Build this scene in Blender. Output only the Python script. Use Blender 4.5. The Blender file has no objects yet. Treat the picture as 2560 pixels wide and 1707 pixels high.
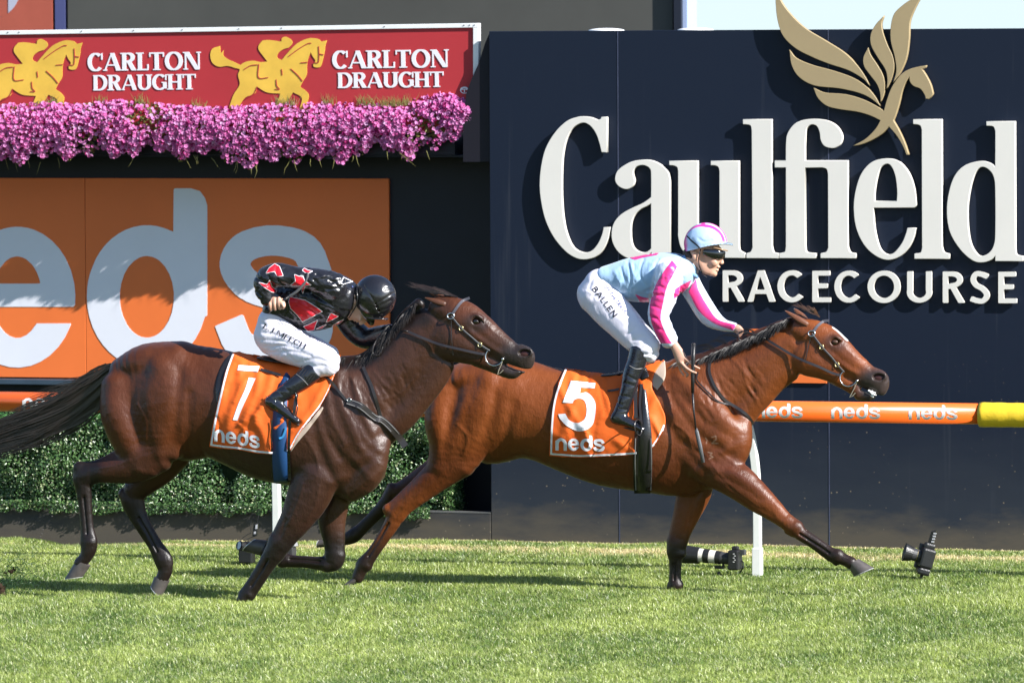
import bpy, bmesh, math, random
import numpy as np
from mathutils import Vector, Matrix, Quaternion
from mathutils.bvhtree import BVHTree
from mathutils import geometry as mgeo

random.seed(7)
RNG = np.random.default_rng(7)
SC = bpy.context.scene
COL = SC.collection

# ------------------------------------------------------------------ camera
YAW = math.radians(17.3)          # the track runs 17 degrees off the picture plane
F = 16000.0                       # focal length in px of the 2560 px wide frame
CH = 4.2                          # camera height
RGT0 = Vector((math.cos(YAW), math.sin(YAW), 0))
FWD0 = Vector((-math.sin(YAW), math.cos(YAW), 0))
CAM = -50.0 * FWD0 - 0.625 * RGT0 + Vector((0, 0, CH))
PITCH = math.atan((853.5 - 140.0) / F)
FWD = (FWD0 * math.cos(PITCH) - Vector((0, 0, 1)) * math.sin(PITCH)).normalized()
UP0 = (Vector((0, 0, 1)) * math.cos(PITCH) + FWD0 * math.sin(PITCH)).normalized()
ROLL = 0.0045
UPV = (UP0 * math.cos(ROLL) + RGT0 * math.sin(ROLL)).normalized()
RGT = FWD.cross(UPV).normalized()

cam_data = bpy.data.cameras.new("camera")
cam = bpy.data.objects.new("camera", cam_data)
COL.objects.link(cam)
cam.matrix_world = Matrix((
    (RGT.x, UPV.x, -FWD.x, CAM.x),
    (RGT.y, UPV.y, -FWD.y, CAM.y),
    (RGT.z, UPV.z, -FWD.z, CAM.z),
    (0, 0, 0, 1)))
cam_data.sensor_width = 36.0
cam_data.lens = F / 2560.0 * 36.0
cam_data.clip_start = 1.0
cam_data.clip_end = 5000.0
cam_data.dof.use_dof = True
cam_data.dof.focus_distance = 49.6
cam_data.dof.aperture_fstop = 4.0
SC.camera = cam

# ------------------------------------------------------------------ light
LDIR = Vector((-1.47, 0.50, -1.0)).normalized()     # the way the sunlight travels
sun_el = math.asin(-LDIR.z)
sun_az = math.atan2(-LDIR.x, -LDIR.y)
world = bpy.data.worlds.new("World")
SC.world = world
world.use_nodes = True
wn = world.node_tree.nodes
wl = world.node_tree.links
bg = wn["Background"]
sky = wn.new("ShaderNodeTexSky")
sky.sky_type = 'NISHITA'
sky.sun_disc = False
sky.sun_elevation = sun_el
sky.sun_rotation = sun_az
sky.altitude = 30
sky.air_density = 1.0
sky.dust_density = 0.3
sky.ozone_density = 3.0
wl.new(sky.outputs[0], bg.inputs[0])
bg.inputs[1].default_value = 0.085
sund = bpy.data.lights.new("sun", 'SUN')
sund.energy = 5.0
sund.angle = math.radians(0.5)
sund.color = (1.0, 0.968, 0.93)
sun = bpy.data.objects.new("sun", sund)
COL.objects.link(sun)
sun.rotation_euler = LDIR.to_track_quat('-Z', 'Y').to_euler()
sun.location = (30, -12, 25)
SC.view_settings.view_transform = 'Standard'
SC.view_settings.look = 'None'
SC.view_settings.exposure = 1.28
SC.view_settings.gamma = 1.0
SC.view_settings.use_curve_mapping = False
SC.render.engine = 'CYCLES'
SC.cycles.max_bounces = 6
SC.cycles.transparent_max_bounces = 6

# ------------------------------------------------------------------ measuring helpers
# (u, v) are positions in the 2560 x 1707 photograph; they are turned into points
# on real planes of the place: y = const planes run along the track.
def ray(u, v):
    return FWD + RGT * ((u - 1280.0) / F) - UPV * ((v - 853.5) / F)

def on_y(u, v, y):
    d = ray(u, v)
    return CAM + d * ((y - CAM.y) / d.y)

def on_ground(u, v, z=0.0):
    d = ray(u, v)
    return CAM + d * ((z - CAM.z) / d.z)

def on_x(u, v, x):
    d = ray(u, v)
    return CAM + d * ((x - CAM.x) / d.x)

def proj(p):
    q = Vector(p) - CAM
    t = q.dot(FWD)
    return (1280.0 + F * q.dot(RGT) / t, 853.5 - F * q.dot(UPV) / t)

_C = np.array(CAM); _R = np.array(RGT); _U = np.array(UPV); _Fw = np.array(FWD)
def proj_np(P):
    q = P - _C
    t = q @ _Fw
    return np.stack([1280.0 + F * (q @ _R) / t, 853.5 - F * (q @ _U) / t], 1)

# ------------------------------------------------------------------ object helpers
def link(o, parent=None):
    COL.objects.link(o)
    if parent is not None:
        o.parent = parent
        o.matrix_parent_inverse = parent.matrix_world.inverted()
    return o

def thing(name, label, cat, loc=(0, 0, 0), group=None):
    o = bpy.data.objects.new(name, None)
    o.empty_display_size = 0.1
    COL.objects.link(o)
    o.location = loc
    o.matrix_world = Matrix.Translation(Vector(loc))
    o["label"] = label
    o["category"] = cat
    if group:
        o["group"] = group
    return o

def tag(o, label, cat, group=None, kind=None):
    if label: o["label"] = label
    if cat: o["category"] = cat
    if group: o["group"] = group
    if kind: o["kind"] = kind
    return o

def mesh_from(name, V, Fc, mat=None, parent=None, smooth=False, cols=None, label=None):
    """V (n,3) float array, Fc int array (m,3|4) or list of lists"""
    me = bpy.data.meshes.new(name)
    if isinstance(Fc, np.ndarray):
        V = np.asarray(V, dtype=np.float32)
        m, k = Fc.shape
        me.vertices.add(len(V)); me.vertices.foreach_set("co", V.ravel())
        me.loops.add(m * k); me.loops.foreach_set("vertex_index", Fc.astype(np.int32).ravel())
        me.polygons.add(m)
        me.polygons.foreach_set("loop_start", np.arange(0, m * k, k, dtype=np.int32))
        me.polygons.foreach_set("loop_total", np.full(m, k, dtype=np.int32))
        me.update(calc_edges=True)
        me.validate()
    else:
        me.from_pydata([tuple(p) for p in V], [], [tuple(f) for f in Fc])
    if smooth:
        me.polygons.foreach_set("use_smooth", np.ones(len(me.polygons), dtype=bool))
    if cols is not None:
        at = me.color_attributes.new("col", 'FLOAT_COLOR', 'POINT')
        c4 = np.ones((len(me.vertices), 4), dtype=np.float32)
        c4[:, :3] = np.asarray(cols)*KA
        at.data.foreach_set("color", c4.ravel())
    if mat is not None:
        me.materials.append(mat)
    o = bpy.data.objects.new(name, me)
    link(o, parent)
    if label: o["label"] = label
    return o

KA = 0.83     # common albedo level that goes with the exposure

class MB:
    """collects simple solids into one mesh"""
    def __init__(s): s.v = []; s.f = []
    def add(s, vs, fs):
        n = len(s.v); s.v += [tuple(p) for p in vs]; s.f += [tuple(i + n for i in f) for f in fs]
    def box(s, x0, y0, z0, x1, y1, z1):
        vs = [(x0,y0,z0),(x1,y0,z0),(x1,y1,z0),(x0,y1,z0),(x0,y0,z1),(x1,y0,z1),(x1,y1,z1),(x0,y1,z1)]
        s.add(vs, [(0,3,2,1),(4,5,6,7),(0,1,5,4),(1,2,6,5),(2,3,7,6),(3,0,4,7)])
    def obox(s, c, dx, dy, dz):
        """oriented box: centre and three half-vectors"""
        c, dx, dy, dz = Vector(c), Vector(dx), Vector(dy), Vector(dz)
        vs = [c + a*dx + b*dy + e*dz for e in (-1,1) for a, b in ((-1,-1),(1,-1),(1,1),(-1,1))]
        s.add(vs, [(0,3,2,1),(4,5,6,7),(0,1,5,4),(1,2,6,5),(2,3,7,6),(3,0,4,7)])
    def tube(s, pts, r, n=8, r2=None, flat=None, cap=True):
        """tube along points; r a number or list; flat=(direction, factor) squashes the section"""
        pts = [Vector(p) for p in pts]
        rs = r if isinstance(r, (list, tuple)) else [r] * len(pts)
        rings = []
        pu = None
        for i, p in enumerate(pts):
            t = (pts[min(i+1, len(pts)-1)] - pts[max(i-1, 0)])
            if t.length < 1e-9: t = Vector((0, 0, 1))
            t.normalize()
            if pu is None:
                a = Vector((0, 1, 0)) if abs(t.y) < 0.9 else Vector((1, 0, 0))
                pu = (a - t * a.dot(t)).normalized()
            else:
                pu = (pu - t * pu.dot(t)).normalized()
            w = t.cross(pu)
            ring = []
            for k in range(n):
                an = 2 * math.pi * k / n
                off = pu * math.cos(an) * rs[i] + w * math.sin(an) * rs[i]
                if flat:
                    fd, ff = Vector(flat[0]), flat[1]
                    off -= fd * off.dot(fd) * (1 - ff)
                ring.append(p + off)
            rings.append(ring)
        vs = [q for ring in rings for q in ring]
        fs = []
        for i in range(len(pts) - 1):
            for k in range(n):
                fs.append((i*n+k, i*n+(k+1)%n, (i+1)*n+(k+1)%n, (i+1)*n+k))
        if cap:
            fs.append(tuple(range(n))[::-1]); fs.append(tuple((len(pts)-1)*n + k for k in range(n)))
        s.add(vs, fs)
    def ring(s, c, nrm, R, r, n=28, m=8, sq=(1, 1)):
        c, nrm = Vector(c), Vector(nrm).normalized()
        a = Vector((0, 0, 1)) if abs(nrm.z) < 0.9 else Vector((1, 0, 0))
        a = (a - nrm * a.dot(nrm)).normalized(); b = nrm.cross(a)
        vs = []; fs = []
        for i in range(n):
            th = 2*math.pi*i/n
            d = a*math.cos(th)*sq[0] + b*math.sin(th)*sq[1]
            for k in range(m):
                ph = 2*math.pi*k/m
                vs.append(c + d*R + (d.normalized()*math.cos(ph) + nrm*math.sin(ph))*r)
        for i in range(n):
            for k in range(m):
                fs.append((i*m+k, i*m+(k+1)%m, ((i+1)%n)*m+(k+1)%m, ((i+1)%n)*m+k))
        s.add(vs, fs)
    def ball(s, c, r, n=12, m=8, sc=(1,1,1)):
        c = Vector(c); vs = []; fs = []
        for j in range(m+1):
            ph = math.pi*j/m
            for i in range(n):
                th = 2*math.pi*i/n
                vs.append((c.x+r*sc[0]*math.sin(ph)*math.cos(th), c.y+r*sc[1]*math.sin(ph)*math.sin(th), c.z+r*sc[2]*math.cos(ph)))
        for j in range(m):
            for i in range(n):
                fs.append((j*n+i, (j+1)*n+i, (j+1)*n+(i+1)%n, j*n+(i+1)%n))
        s.add(vs, fs)
    def build(s, name, mat, parent=None, smooth=False, label=None, bevel=0):
        o = mesh_from(name, s.v, s.f, mat, parent, smooth, label=label)
        if bevel:
            m = o.modifiers.new("b", 'BEVEL'); m.width = bevel; m.segments = 2; m.limit_method = 'ANGLE'
        return o

def new_mat(name):
    m = bpy.data.materials.new(name); m.use_nodes = True
    nt = m.node_tree
    return m, nt, nt.nodes["Principled BSDF"]

def N(nt, typ, **kw):
    n = nt.nodes.new(typ)
    for k, v in kw.items():
        if k.startswith("i_"):
            key = k[2:]
            n.inputs[int(key) if key.isdigit() else key.replace("_", " ")].default_value = v
        else:
            setattr(n, k, v)
    return n

def simple_mat(name, col, rough=0.5, spec=0.5, metal=0.0, coat=0.0, var=0.0, vscale=4.0, bump=0.0, bscale=40.0,
               attr=None, sheen=0.0, bdist=0.01, trans=0.0, coat_r=0.1, bstretch=None, spots=None, sss=0.0, ridge=0.0, rscale=8.0, rstretch=(1, 1, 1)):
    m, nt, b = new_mat(name)
    if metal == 0: col = tuple(c*KA for c in col)
    b.inputs["Roughness"].default_value = rough
    b.inputs["Specular IOR Level"].default_value = spec
    b.inputs["Metallic"].default_value = metal
    b.inputs["Coat Weight"].default_value = coat
    b.inputs["Coat Roughness"].default_value = coat_r
    b.inputs["Sheen Weight"].default_value = sheen
    if sss:
        b.inputs["Subsurface Weight"].default_value = sss
        b.inputs["Subsurface Radius"].default_value = (0.02, 0.01, 0.005)
    tc = N(nt, "ShaderNodeTexCoord")
    src = None
    if attr:
        a = N(nt, "ShaderNodeAttribute", attribute_name=attr); src = a.outputs["Color"]
    else:
        r = N(nt, "ShaderNodeRGB"); r.outputs[0].default_value = (*col, 1); src = r.outputs[0]
    if var > 0:
        nz = N(nt, "ShaderNodeTexNoise", i_Scale=vscale, i_Detail=5.0, i_Roughness=0.6)
        nt.links.new(tc.outputs["Object"], nz.inputs["Vector"])
        mr = N(nt, "ShaderNodeMapRange", i_1=0.25, i_2=0.75, i_3=1 - var, i_4=1 + var)
        nt.links.new(nz.outputs["Fac"], mr.inputs[0])
        mx = N(nt, "ShaderNodeMix", data_type='RGBA', blend_type='MULTIPLY')
        mx.inputs[0].default_value = 1.0
        nt.links.new(src, mx.inputs[6]); nt.links.new(mr.outputs[0], mx.inputs[7])
        src = mx.outputs[2]
    if spots:
        (sc_, thr, scol) = spots
        nz = N(nt, "ShaderNodeTexNoise", i_Scale=sc_, i_Detail=3.0)
        nt.links.new(tc.outputs["Object"], nz.inputs["Vector"])
        mr = N(nt, "ShaderNodeMapRange", i_1=thr, i_2=thr + 0.04)
        nt.links.new(nz.outputs["Fac"], mr.inputs[0])
        mx = N(nt, "ShaderNodeMix", data_type='RGBA')
        nt.links.new(mr.outputs[0], mx.inputs[0]); nt.links.new(src, mx.inputs[6]); mx.inputs[7].default_value = (*scol, 1)
        src = mx.outputs[2]
    nt.links.new(src, b.inputs["Base Color"])
    if bump > 0:
        nz = N(nt, "ShaderNodeTexNoise", i_Scale=bscale, i_Detail=4.0, i_Roughness=0.6)
        if bstretch:
            mp = N(nt, "ShaderNodeMapping"); mp.inputs["Scale"].default_value = bstretch
            nt.links.new(tc.outputs["Object"], mp.inputs[0]); nt.links.new(mp.outputs[0], nz.inputs["Vector"])
        else:
            nt.links.new(tc.outputs["Object"], nz.inputs["Vector"])
        bp = N(nt, "ShaderNodeBump", i_Strength=bump, i_Distance=bdist)
        nt.links.new(nz.outputs["Fac"], bp.inputs["Height"])
        if ridge:
            rz_ = N(nt, "ShaderNodeTexNoise", noise_type='RIDGED_MULTIFRACTAL', i_Scale=rscale, i_Detail=3.0, i_Distortion=0.5)
            mp2 = N(nt, "ShaderNodeMapping"); mp2.inputs["Scale"].default_value = rstretch
            nt.links.new(tc.outputs["Object"], mp2.inputs[0]); nt.links.new(mp2.outputs[0], rz_.inputs["Vector"])
            b2 = N(nt, "ShaderNodeBump", i_Strength=ridge, i_Distance=0.012)
            nt.links.new(rz_.outputs["Fac"], b2.inputs["Height"]); nt.links.new(b2.outputs[0], bp.inputs["Normal"])
        nt.links.new(bp.outputs[0], b.inputs["Normal"])
    if trans > 0:
        tr = N(nt, "ShaderNodeBsdfTranslucent"); nt.links.new(src, tr.inputs[0])
        ms = N(nt, "ShaderNodeMixShader"); ms.inputs[0].default_value = trans
        out = nt.nodes["Material Output"]
        nt.links.new(b.outputs[0], ms.inputs[1]); nt.links.new(tr.outputs[0], ms.inputs[2])
        nt.links.new(ms.outputs[0], out.inputs[0])
    return m

# ------------------------------------------------------------------ splines
def spl(pts, n=6, closed=False):
    """Catmull-Rom through points; returns (m, k) array"""
    P = np.array(pts, dtype=float)
    m = len(P)
    if m < 3 and not closed:
        t = np.linspace(0, 1, n + 1)[:, None]
        return P[0] * (1 - t) + P[-1] * t
    out = []
    rng = range(m) if closed else range(m - 1)
    for i in rng:
        p0 = P[(i-1) % m] if (closed or i > 0) else 2*P[0]-P[1]
        p1 = P[i]; p2 = P[(i+1) % m]
        p3 = P[(i+2) % m] if (closed or i < m-2) else 2*P[-1]-P[-2]
        for t in np.arange(n) / n:
            out.append(0.5*((2*p1)+(-p0+p2)*t+(2*p0-5*p1+4*p2-p3)*t*t+(-p0+3*p1-3*p2+p3)*t**3))
    if not closed: out.append(P[-1])
    return np.array(out)

def outline(pts, n=6):
    """closed outline; a point (x, y, 1) is a corner; the rest are smooth"""
    m = len(pts)
    cs = [i for i, p in enumerate(pts) if len(p) > 2]
    if not cs:
        return spl([p[:2] for p in pts], n, True)
    out = []
    for a in range(len(cs)):
        i, j = cs[a], cs[(a+1) % len(cs)]
        if j <= i: j += m
        seg = [pts[k % m][:2] for k in range(i, j + 1)]
        if len(seg) == 2: out.append(np.array(seg[:1], dtype=float))
        else: out.append(spl(seg, n)[:-1])
    return np.vstack(out)

# ------------------------------------------------------------------ 2-D shapes -> clean contours
class Shape2:
    def __init__(s, x0, y0, x1, y1, h):
        s.h = h
        s.xs = np.arange(x0 - 4*h, x1 + 5*h, h); s.ys = np.arange(y0 - 4*h, y1 + 5*h, h)
        s.X, s.Y = np.meshgrid(s.xs, s.ys, indexing='ij')
        s.d = np.full(s.X.shape, 1e3)
    def put(s, d, op='add'):
        s.d = np.minimum(s.d, d) if op == 'add' else (np.maximum(s.d, -d) if op == 'sub' else np.maximum(s.d, d))
    def seg_dist(s, a, b):
        ax, ay = a; dx, dy = b[0]-ax, b[1]-ay
        L2 = dx*dx+dy*dy + 1e-12
        t = np.clip(((s.X-ax)*dx+(s.Y-ay)*dy)/L2, 0, 1)
        return np.hypot(s.X-ax-t*dx, s.Y-ay-t*dy), t
    def stroke(s, pts, w, op='add', butt=True):
        """w: full width (number or per-point list). butt ends are cut square"""
        P = np.array(pts, dtype=float)
        ws = np.full(len(P), w) if np.isscalar(w) else np.array(w)
        D = np.full(s.X.shape, 1e3)
        for i in range(len(P)-1):
            d, t = s.seg_dist(P[i], P[i+1])
            D = np.minimum(D, d - 0.5*(ws[i]*(1-t)+ws[i+1]*t))
        if butt:
            for e, q in ((P[0], P[1]), (P[-1], P[-2])):
                dv = e-q; dv = dv/(np.linalg.norm(dv)+1e-9)
                near = np.hypot(s.X-e[0], s.Y-e[1]) < 0.8*max(ws)
                cut = (s.X-e[0])*dv[0]+(s.Y-e[1])*dv[1]
                D = np.where(near, np.maximum(D, cut), D)
        s.put(D, op)
    def poly(s, pts, op='add'):
        P = np.array(pts, dtype=float)
        inside = np.zeros(s.X.shape, bool); D = np.full(s.X.shape, 1e3)
        n = len(P)
        for i in range(n):
            a, b = P[i], P[(i+1) % n]
            d, _ = s.seg_dist(a, b); D = np.minimum(D, d)
            c = ((a[1] > s.Y) != (b[1] > s.Y)) & (s.X < (b[0]-a[0])*(s.Y-a[1])/(b[1]-a[1]+1e-12)+a[0])
            inside ^= c
        s.put(np.where(inside, -D, D), op)
    def box(s, x0, y0, x1, y1, op='add'):
        s.poly([(x0,y0),(x1,y0),(x1,y1),(x0,y1)], op)
    def ell(s, cx, cy, rx, ry, op='add'):
        q = np.hypot((s.X-cx)/rx, (s.Y-cy)/ry)
        g = np.hypot((s.X-cx)/rx**2, (s.Y-cy)/ry**2)+1e-9
        s.put(q*(q-1)/g, op)
    def loops(s, tol=None):
        d = s.d; h = s.h; S = d < 0
        tol = h*0.18 if tol is None else tol
        nx, ny = d.shape
        acc = np.zeros((nx-1, ny-1, 2)); cnt = np.zeros((nx-1, ny-1))
        for (i0,j0,i1,j1) in ((0,0,1,0),(0,1,1,1),(0,0,0,1),(1,0,1,1)):
            a = d[i0:nx-1+i0, j0:ny-1+j0]; b = d[i1:nx-1+i1, j1:ny-1+j1]
            m = (a < 0) != (b < 0)
            t = np.where(m, a/(a-b+1e-20), 0)
            acc[..., 0] += np.where(m, i0+t*(i1-i0), 0); acc[..., 1] += np.where(m, j0+t*(j1-j0), 0); cnt += m
        act = cnt > 0
        nxt = {}
        def addl(c0, c1): nxt.setdefault(c0, []).append(c1)
        I, J = np.nonzero(S[:-1, 1:-1] != S[1:, 1:-1])
        for i, j in zip(I, J+1):
            A, B = (i, j-1), (i, j)
            if S[i, j]: addl(A, B)
            else: addl(B, A)
        I, J = np.nonzero(S[1:-1, :-1] != S[1:-1, 1:])
        for i, j in zip(I+1, J):
            A, B = (i-1, j), (i, j)
            if S[i, j]: addl(B, A)
            else: addl(A, B)
        out = []
        while nxt:
            st = next(iter(nxt)); cur = st; lp = []
            while cur in nxt:
                lp.append(cur); L = nxt[cur]; n2 = L.pop()
                if not L: del nxt[cur]
                cur = n2
                if cur == st: break
            if len(lp) >= 4:
                pp = np.array([(s.xs[0]+(i+acc[i,j,0]/cnt[i,j])*h, s.ys[0]+(j+acc[i,j,1]/cnt[i,j])*h) for i, j in lp])
                out.append(simplify(pp, tol))
        return out

def simplify(P, tol):
    """closed-loop Douglas-Peucker"""
    n = len(P)
    if n < 8: return P
    far = int(np.argmax(np.hypot(*(P-P[0]).T)))
    def dp(a):
        st = [(0, len(a)-1)]; keep = {0, len(a)-1}
        while st:
            i, j = st.pop()
            if j-i < 2: continue
            p, q = a[i], a[j]; d = q-p; L = np.hypot(*d)+1e-12
            dist = np.abs((a[i+1:j, 0]-p[0])*d[1]-(a[i+1:j, 1]-p[1])*d[0])/L
            k = int(np.argmax(dist))
            if dist[k] > tol:
                keep.add(i+1+k); st += [(i, i+1+k), (i+1+k, j)]
        return [a[k] for k in sorted(keep)]
    A = dp(P[:far+1]); B = dp(np.vstack([P[far:], P[:1]]))
    return np.array(A[:-1] + B[:-1])

def curve_mesh(loops, extrude=0.0, bevel=0.0):
    """fills 2-D loops (holes by even-odd) -> bpy mesh in the xy plane"""
    cu = bpy.data.curves.new("t", 'CURVE'); cu.dimensions = '2D'; cu.fill_mode = 'BOTH'
    cu.extrude = extrude; cu.bevel_depth = bevel; cu.bevel_resolution = 1
    for lp in loops:
        sp = cu.splines.new('POLY'); sp.points.add(len(lp)-1)
        sp.points.foreach_set("co", np.hstack([lp, np.zeros((len(lp), 1)), np.ones((len(lp), 1))]).ravel())
        sp.use_cyclic_u = True
    ob = bpy.data.objects.new("t", cu)
    me = bpy.data.meshes.new_from_object(ob)
    bpy.data.objects.remove(ob); bpy.data.curves.remove(cu)
    return me

def plane_letter(name, loops_px, y, thick, mat, parent, bevel=0.0, label=None):
    """loops in photo pixels laid on the plane y (front face), extruded back"""
    L2 = []
    for lp in loops_px:
        L2.append(np.array([[q.x, q.z] for q in (on_y(u, v, y) for u, v in lp)]))
    me = curve_mesh(L2, extrude=thick/2-bevel, bevel=bevel)
    n = len(me.vertices); co = np.empty(n*3); me.vertices.foreach_get("co", co); co = co.reshape(-1, 3)
    new = np.stack([co[:, 0], y + thick/2 - co[:, 2], co[:, 1]], 1)
    me.vertices.foreach_set("co", new.ravel()); me.update()
    me.flip_normals() if False else None
    me.materials.clear(); me.materials.append(mat)
    o = bpy.data.objects.new(name, me)
    bm = bmesh.new(); bm.from_mesh(me); bmesh.ops.recalc_face_normals(bm, faces=bm.faces); bm.to_mesh(me); bm.free()
    link(o, parent)
    if label: o["label"] = label
    return o

# ------------------------------------------------------------------ 3-D distance fields -> one continuous skin
class Field:
    def __init__(s, lo, hi, h):
        s.h = h; s.lo = np.array(lo, dtype=np.float64)
        s.n = np.ceil((np.array(hi)-s.lo)/h).astype(int)+1
        s.ax = [(s.lo[k]+np.arange(s.n[k])*h).astype(np.float32) for k in range(3)]
        s.val = np.full(s.n, 0.25, dtype=np.float32)
    def sl(s, lo, hi):
        a = np.clip(np.floor((np.array(lo)-s.lo)/s.h).astype(int), 0, s.n-1)
        b = np.clip(np.ceil((np.array(hi)-s.lo)/s.h).astype(int)+1, 1, s.n)
        if np.any(b <= a+1): return None
        return tuple(slice(a[k], b[k]) for k in range(3))
    def grid(s, S):
        return s.ax[0][S[0]][:, None, None], s.ax[1][S[1]][None, :, None], s.ax[2][S[2]][None, None, :]
    def merge(s, S, d, k, op):
        v = s.val[S]
        if op == 'add':
            hh = np.maximum(k-np.abs(v-d), 0)/k if k > 0 else 0
            s.val[S] = np.minimum(v, d) - (hh*hh*k*0.25 if k > 0 else 0)
        elif op == 'sub':
            nd = -d
            hh = np.maximum(k-np.abs(v-nd), 0)/k if k > 0 else 0
            s.val[S] = np.maximum(v, nd) + (hh*hh*k*0.25 if k > 0 else 0)
    def sweep(s, pts, a, b, k=0.03, op='add', lat=(0, 1, 0), n=4):
        """pts world points, a in-plane half size, b lateral half size (lists or numbers)"""
        P = np.array([tuple(p) for p in pts], dtype=float); m = len(P)
        A = np.full(m, a, dtype=float) if np.isscalar(a) else np.array(a, dtype=float)
        B = A.copy() if b is None else (np.full(m, b, dtype=float) if np.isscalar(b) else np.array(b, dtype=float))
        Q = spl(np.hstack([P, A[:, None], B[:, None]]), n) if m > 2 else np.hstack([P, A[:, None], B[:, None]])
        if m == 1: Q = np.vstack([Q, Q + np.array([1e-4, 0, 0, 0, 0])])
        Q[:, 3:] = np.maximum(Q[:, 3:], 1e-3)
        R = Q[:, 3:].max()
        pad = R + k + 3*s.h
        S = s.sl(Q[:, :3].min(0)-pad, Q[:, :3].max(0)+pad)
        if S is None: return
        off = np.array([S[i].start for i in range(3)])
        tmp = np.full([S[i].stop-S[i].start for i in range(3)], 1.0, dtype=np.float32)
        Lt = np.array(lat, dtype=float); Lt /= np.linalg.norm(Lt)
        for i in range(len(Q)-1):
            q0, q1 = Q[i], Q[i+1]
            p = max(q0[3], q1[3], q0[4], q1[4]) + k + 2*s.h
            T = s.sl(np.minimum(q0[:3], q1[:3])-p, np.maximum(q0[:3], q1[:3])+p)
            if T is None: continue
            X, Y, Z = s.grid(T)
            d = q1[:3]-q0[:3]; L = np.linalg.norm(d)
            if L < 1e-7: continue
            dh = d/L
            l = Lt - dh*Lt.dot(dh)
            if np.linalg.norm(l) < 0.05: l = np.array([1.0, 0, 0]) - dh*dh[0]
            l /= np.linalg.norm(l); pr = np.cross(dh, l)
            x, y, z = X-np.float32(q0[0]), Y-np.float32(q0[1]), Z-np.float32(q0[2])
            al = x*np.float32(dh[0])+y*np.float32(dh[1])+z*np.float32(dh[2])
            t = np.clip(al/np.float32(L), 0, 1)
            ra = (q0[3]+(q1[3]-q0[3])*t).astype(np.float32); rb = (q0[4]+(q1[4]-q0[4])*t).astype(np.float32)
            la = x*np.float32(l[0])+y*np.float32(l[1])+z*np.float32(l[2])
            pe = x*np.float32(pr[0])+y*np.float32(pr[1])+z*np.float32(pr[2])
            ex = al-t*np.float32(L)
            re = np.minimum(ra, rb)
            k0 = np.sqrt((pe/ra)**2+(la/rb)**2+(ex/re)**2)
            k1 = np.sqrt((pe/ra**2)**2+(la/rb**2)**2+(ex/re**2)**2)+1e-6
            dd = k0*(k0-1)/k1
            TS = tuple(slice(T[j].start-off[j], T[j].stop-off[j]) for j in range(3))
            tmp[TS] = np.minimum(tmp[TS], dd)
        s.merge(S, tmp, k, op)
    def ellip(s, c, r, k=0.02, op='add', rot=None):
        """ellipsoid with radii r; rot = 3x3 rows are its axes"""
        c = np.array(tuple(c), dtype=float); r = np.array(r, dtype=float); p = r.max()+k+2*s.h
        S = s.sl(c-p, c+p)
        if S is None: return
        X, Y, Z = s.grid(S); x, y, z = X-c[0], Y-c[1], Z-c[2]
        M = np.eye(3) if rot is None else np.array(rot, dtype=float)
        q = [x*M[j,0]+y*M[j,1]+z*M[j,2] for j in range(3)]
        k0 = np.sqrt(sum((q[j]/r[j])**2 for j in range(3))); k1 = np.sqrt(sum((q[j]/r[j]**2)**2 for j in range(3)))+1e-6
        s.merge(S, (k0*(k0-1)/k1).astype(np.float32), k, op)
    def line_disp(s, pts, sig, amp, ylim=None):
        """raise (amp<0) or cut (amp>0) the surface along a polyline seen from the side"""
        P = np.array([tuple(p) for p in pts], dtype=float)
        if len(P) > 2: P = spl(P, 4)
        pad = 3*sig
        lo, hi = P.min(0)-pad, P.max(0)+pad
        lo[1], hi[1] = (-1e3, 1e3) if ylim is None else ylim
        S = s.sl(lo, hi)
        if S is None: return
        X, Y, Z = s.grid(S)
        D = None
        for i in range(len(P)-1):
            ax_, az = P[i, 0], P[i, 2]; dx, dz = P[i+1, 0]-ax_, P[i+1, 2]-az
            t = np.clip(((X-ax_)*dx+(Z-az)*dz)/(dx*dx+dz*dz+1e-12), 0, 1)
            d = (X-ax_-t*dx)**2+(Z-az-t*dz)**2
            D = d if D is None else np.minimum(D, d)
        s.val[S] += (amp*np.exp(-D/(2*sig*sig))).astype(np.float32)
    def mesh(s, smooth=2):
        v = s.val; S = v < 0; nx, ny, nz = v.shape
        c = np.zeros((nx-1, ny-1, nz-1), dtype=np.int8)
        for i in (0, 1):
            for j in (0, 1):
                for k in (0, 1):
                    c += S[i:nx-1+i, j:ny-1+j, k:nz-1+k]
        act = (c > 0) & (c < 8)
        I, J, K = np.nonzero(act)
        pos = np.zeros((len(I), 3)); cnt = np.zeros(len(I))
        cr = [(0,0,0),(1,0,0),(0,1,0),(1,1,0),(0,0,1),(1,0,1),(0,1,1),(1,1,1)]
        cv = [v[I+a, J+b, K+e] for a, b, e in cr]
        for a in range(8):
            for b in range(a+1, 8):
                df = np.abs(np.array(cr[a])-np.array(cr[b]))
                if df.sum() != 1: continue
                va, vb = cv[a], cv[b]; m = (va < 0) != (vb < 0)
                t = np.where(m, va/(va-vb+1e-20), 0)
                for q in range(3):
                    pos[:, q] += np.where(m, cr[a][q]+t*(cr[b][q]-cr[a][q]), 0)
                cnt += m
        pos = pos/cnt[:, None]
        V = np.stack([I, J, K], 1)+pos
        V = s.lo+V*s.h
        ix = np.full(act.shape, -1, dtype=np.int32); ix[I, J, K] = np.arange(len(I))
        fs = []
        def quads(a, b, c_, d, flip):
            q = np.stack([a, b, c_, d], 1)
            q[flip] = q[flip][:, ::-1]
            fs.append(q[(q >= 0).all(1)])
        E = S[:-1, 1:-1, 1:-1] != S[1:, 1:-1, 1:-1]; i, j, k = np.nonzero(E); j += 1; k += 1
        quads(ix[i, j-1, k-1], ix[i, j, k-1], ix[i, j, k], ix[i, j-1, k], ~S[i, j, k])
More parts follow.
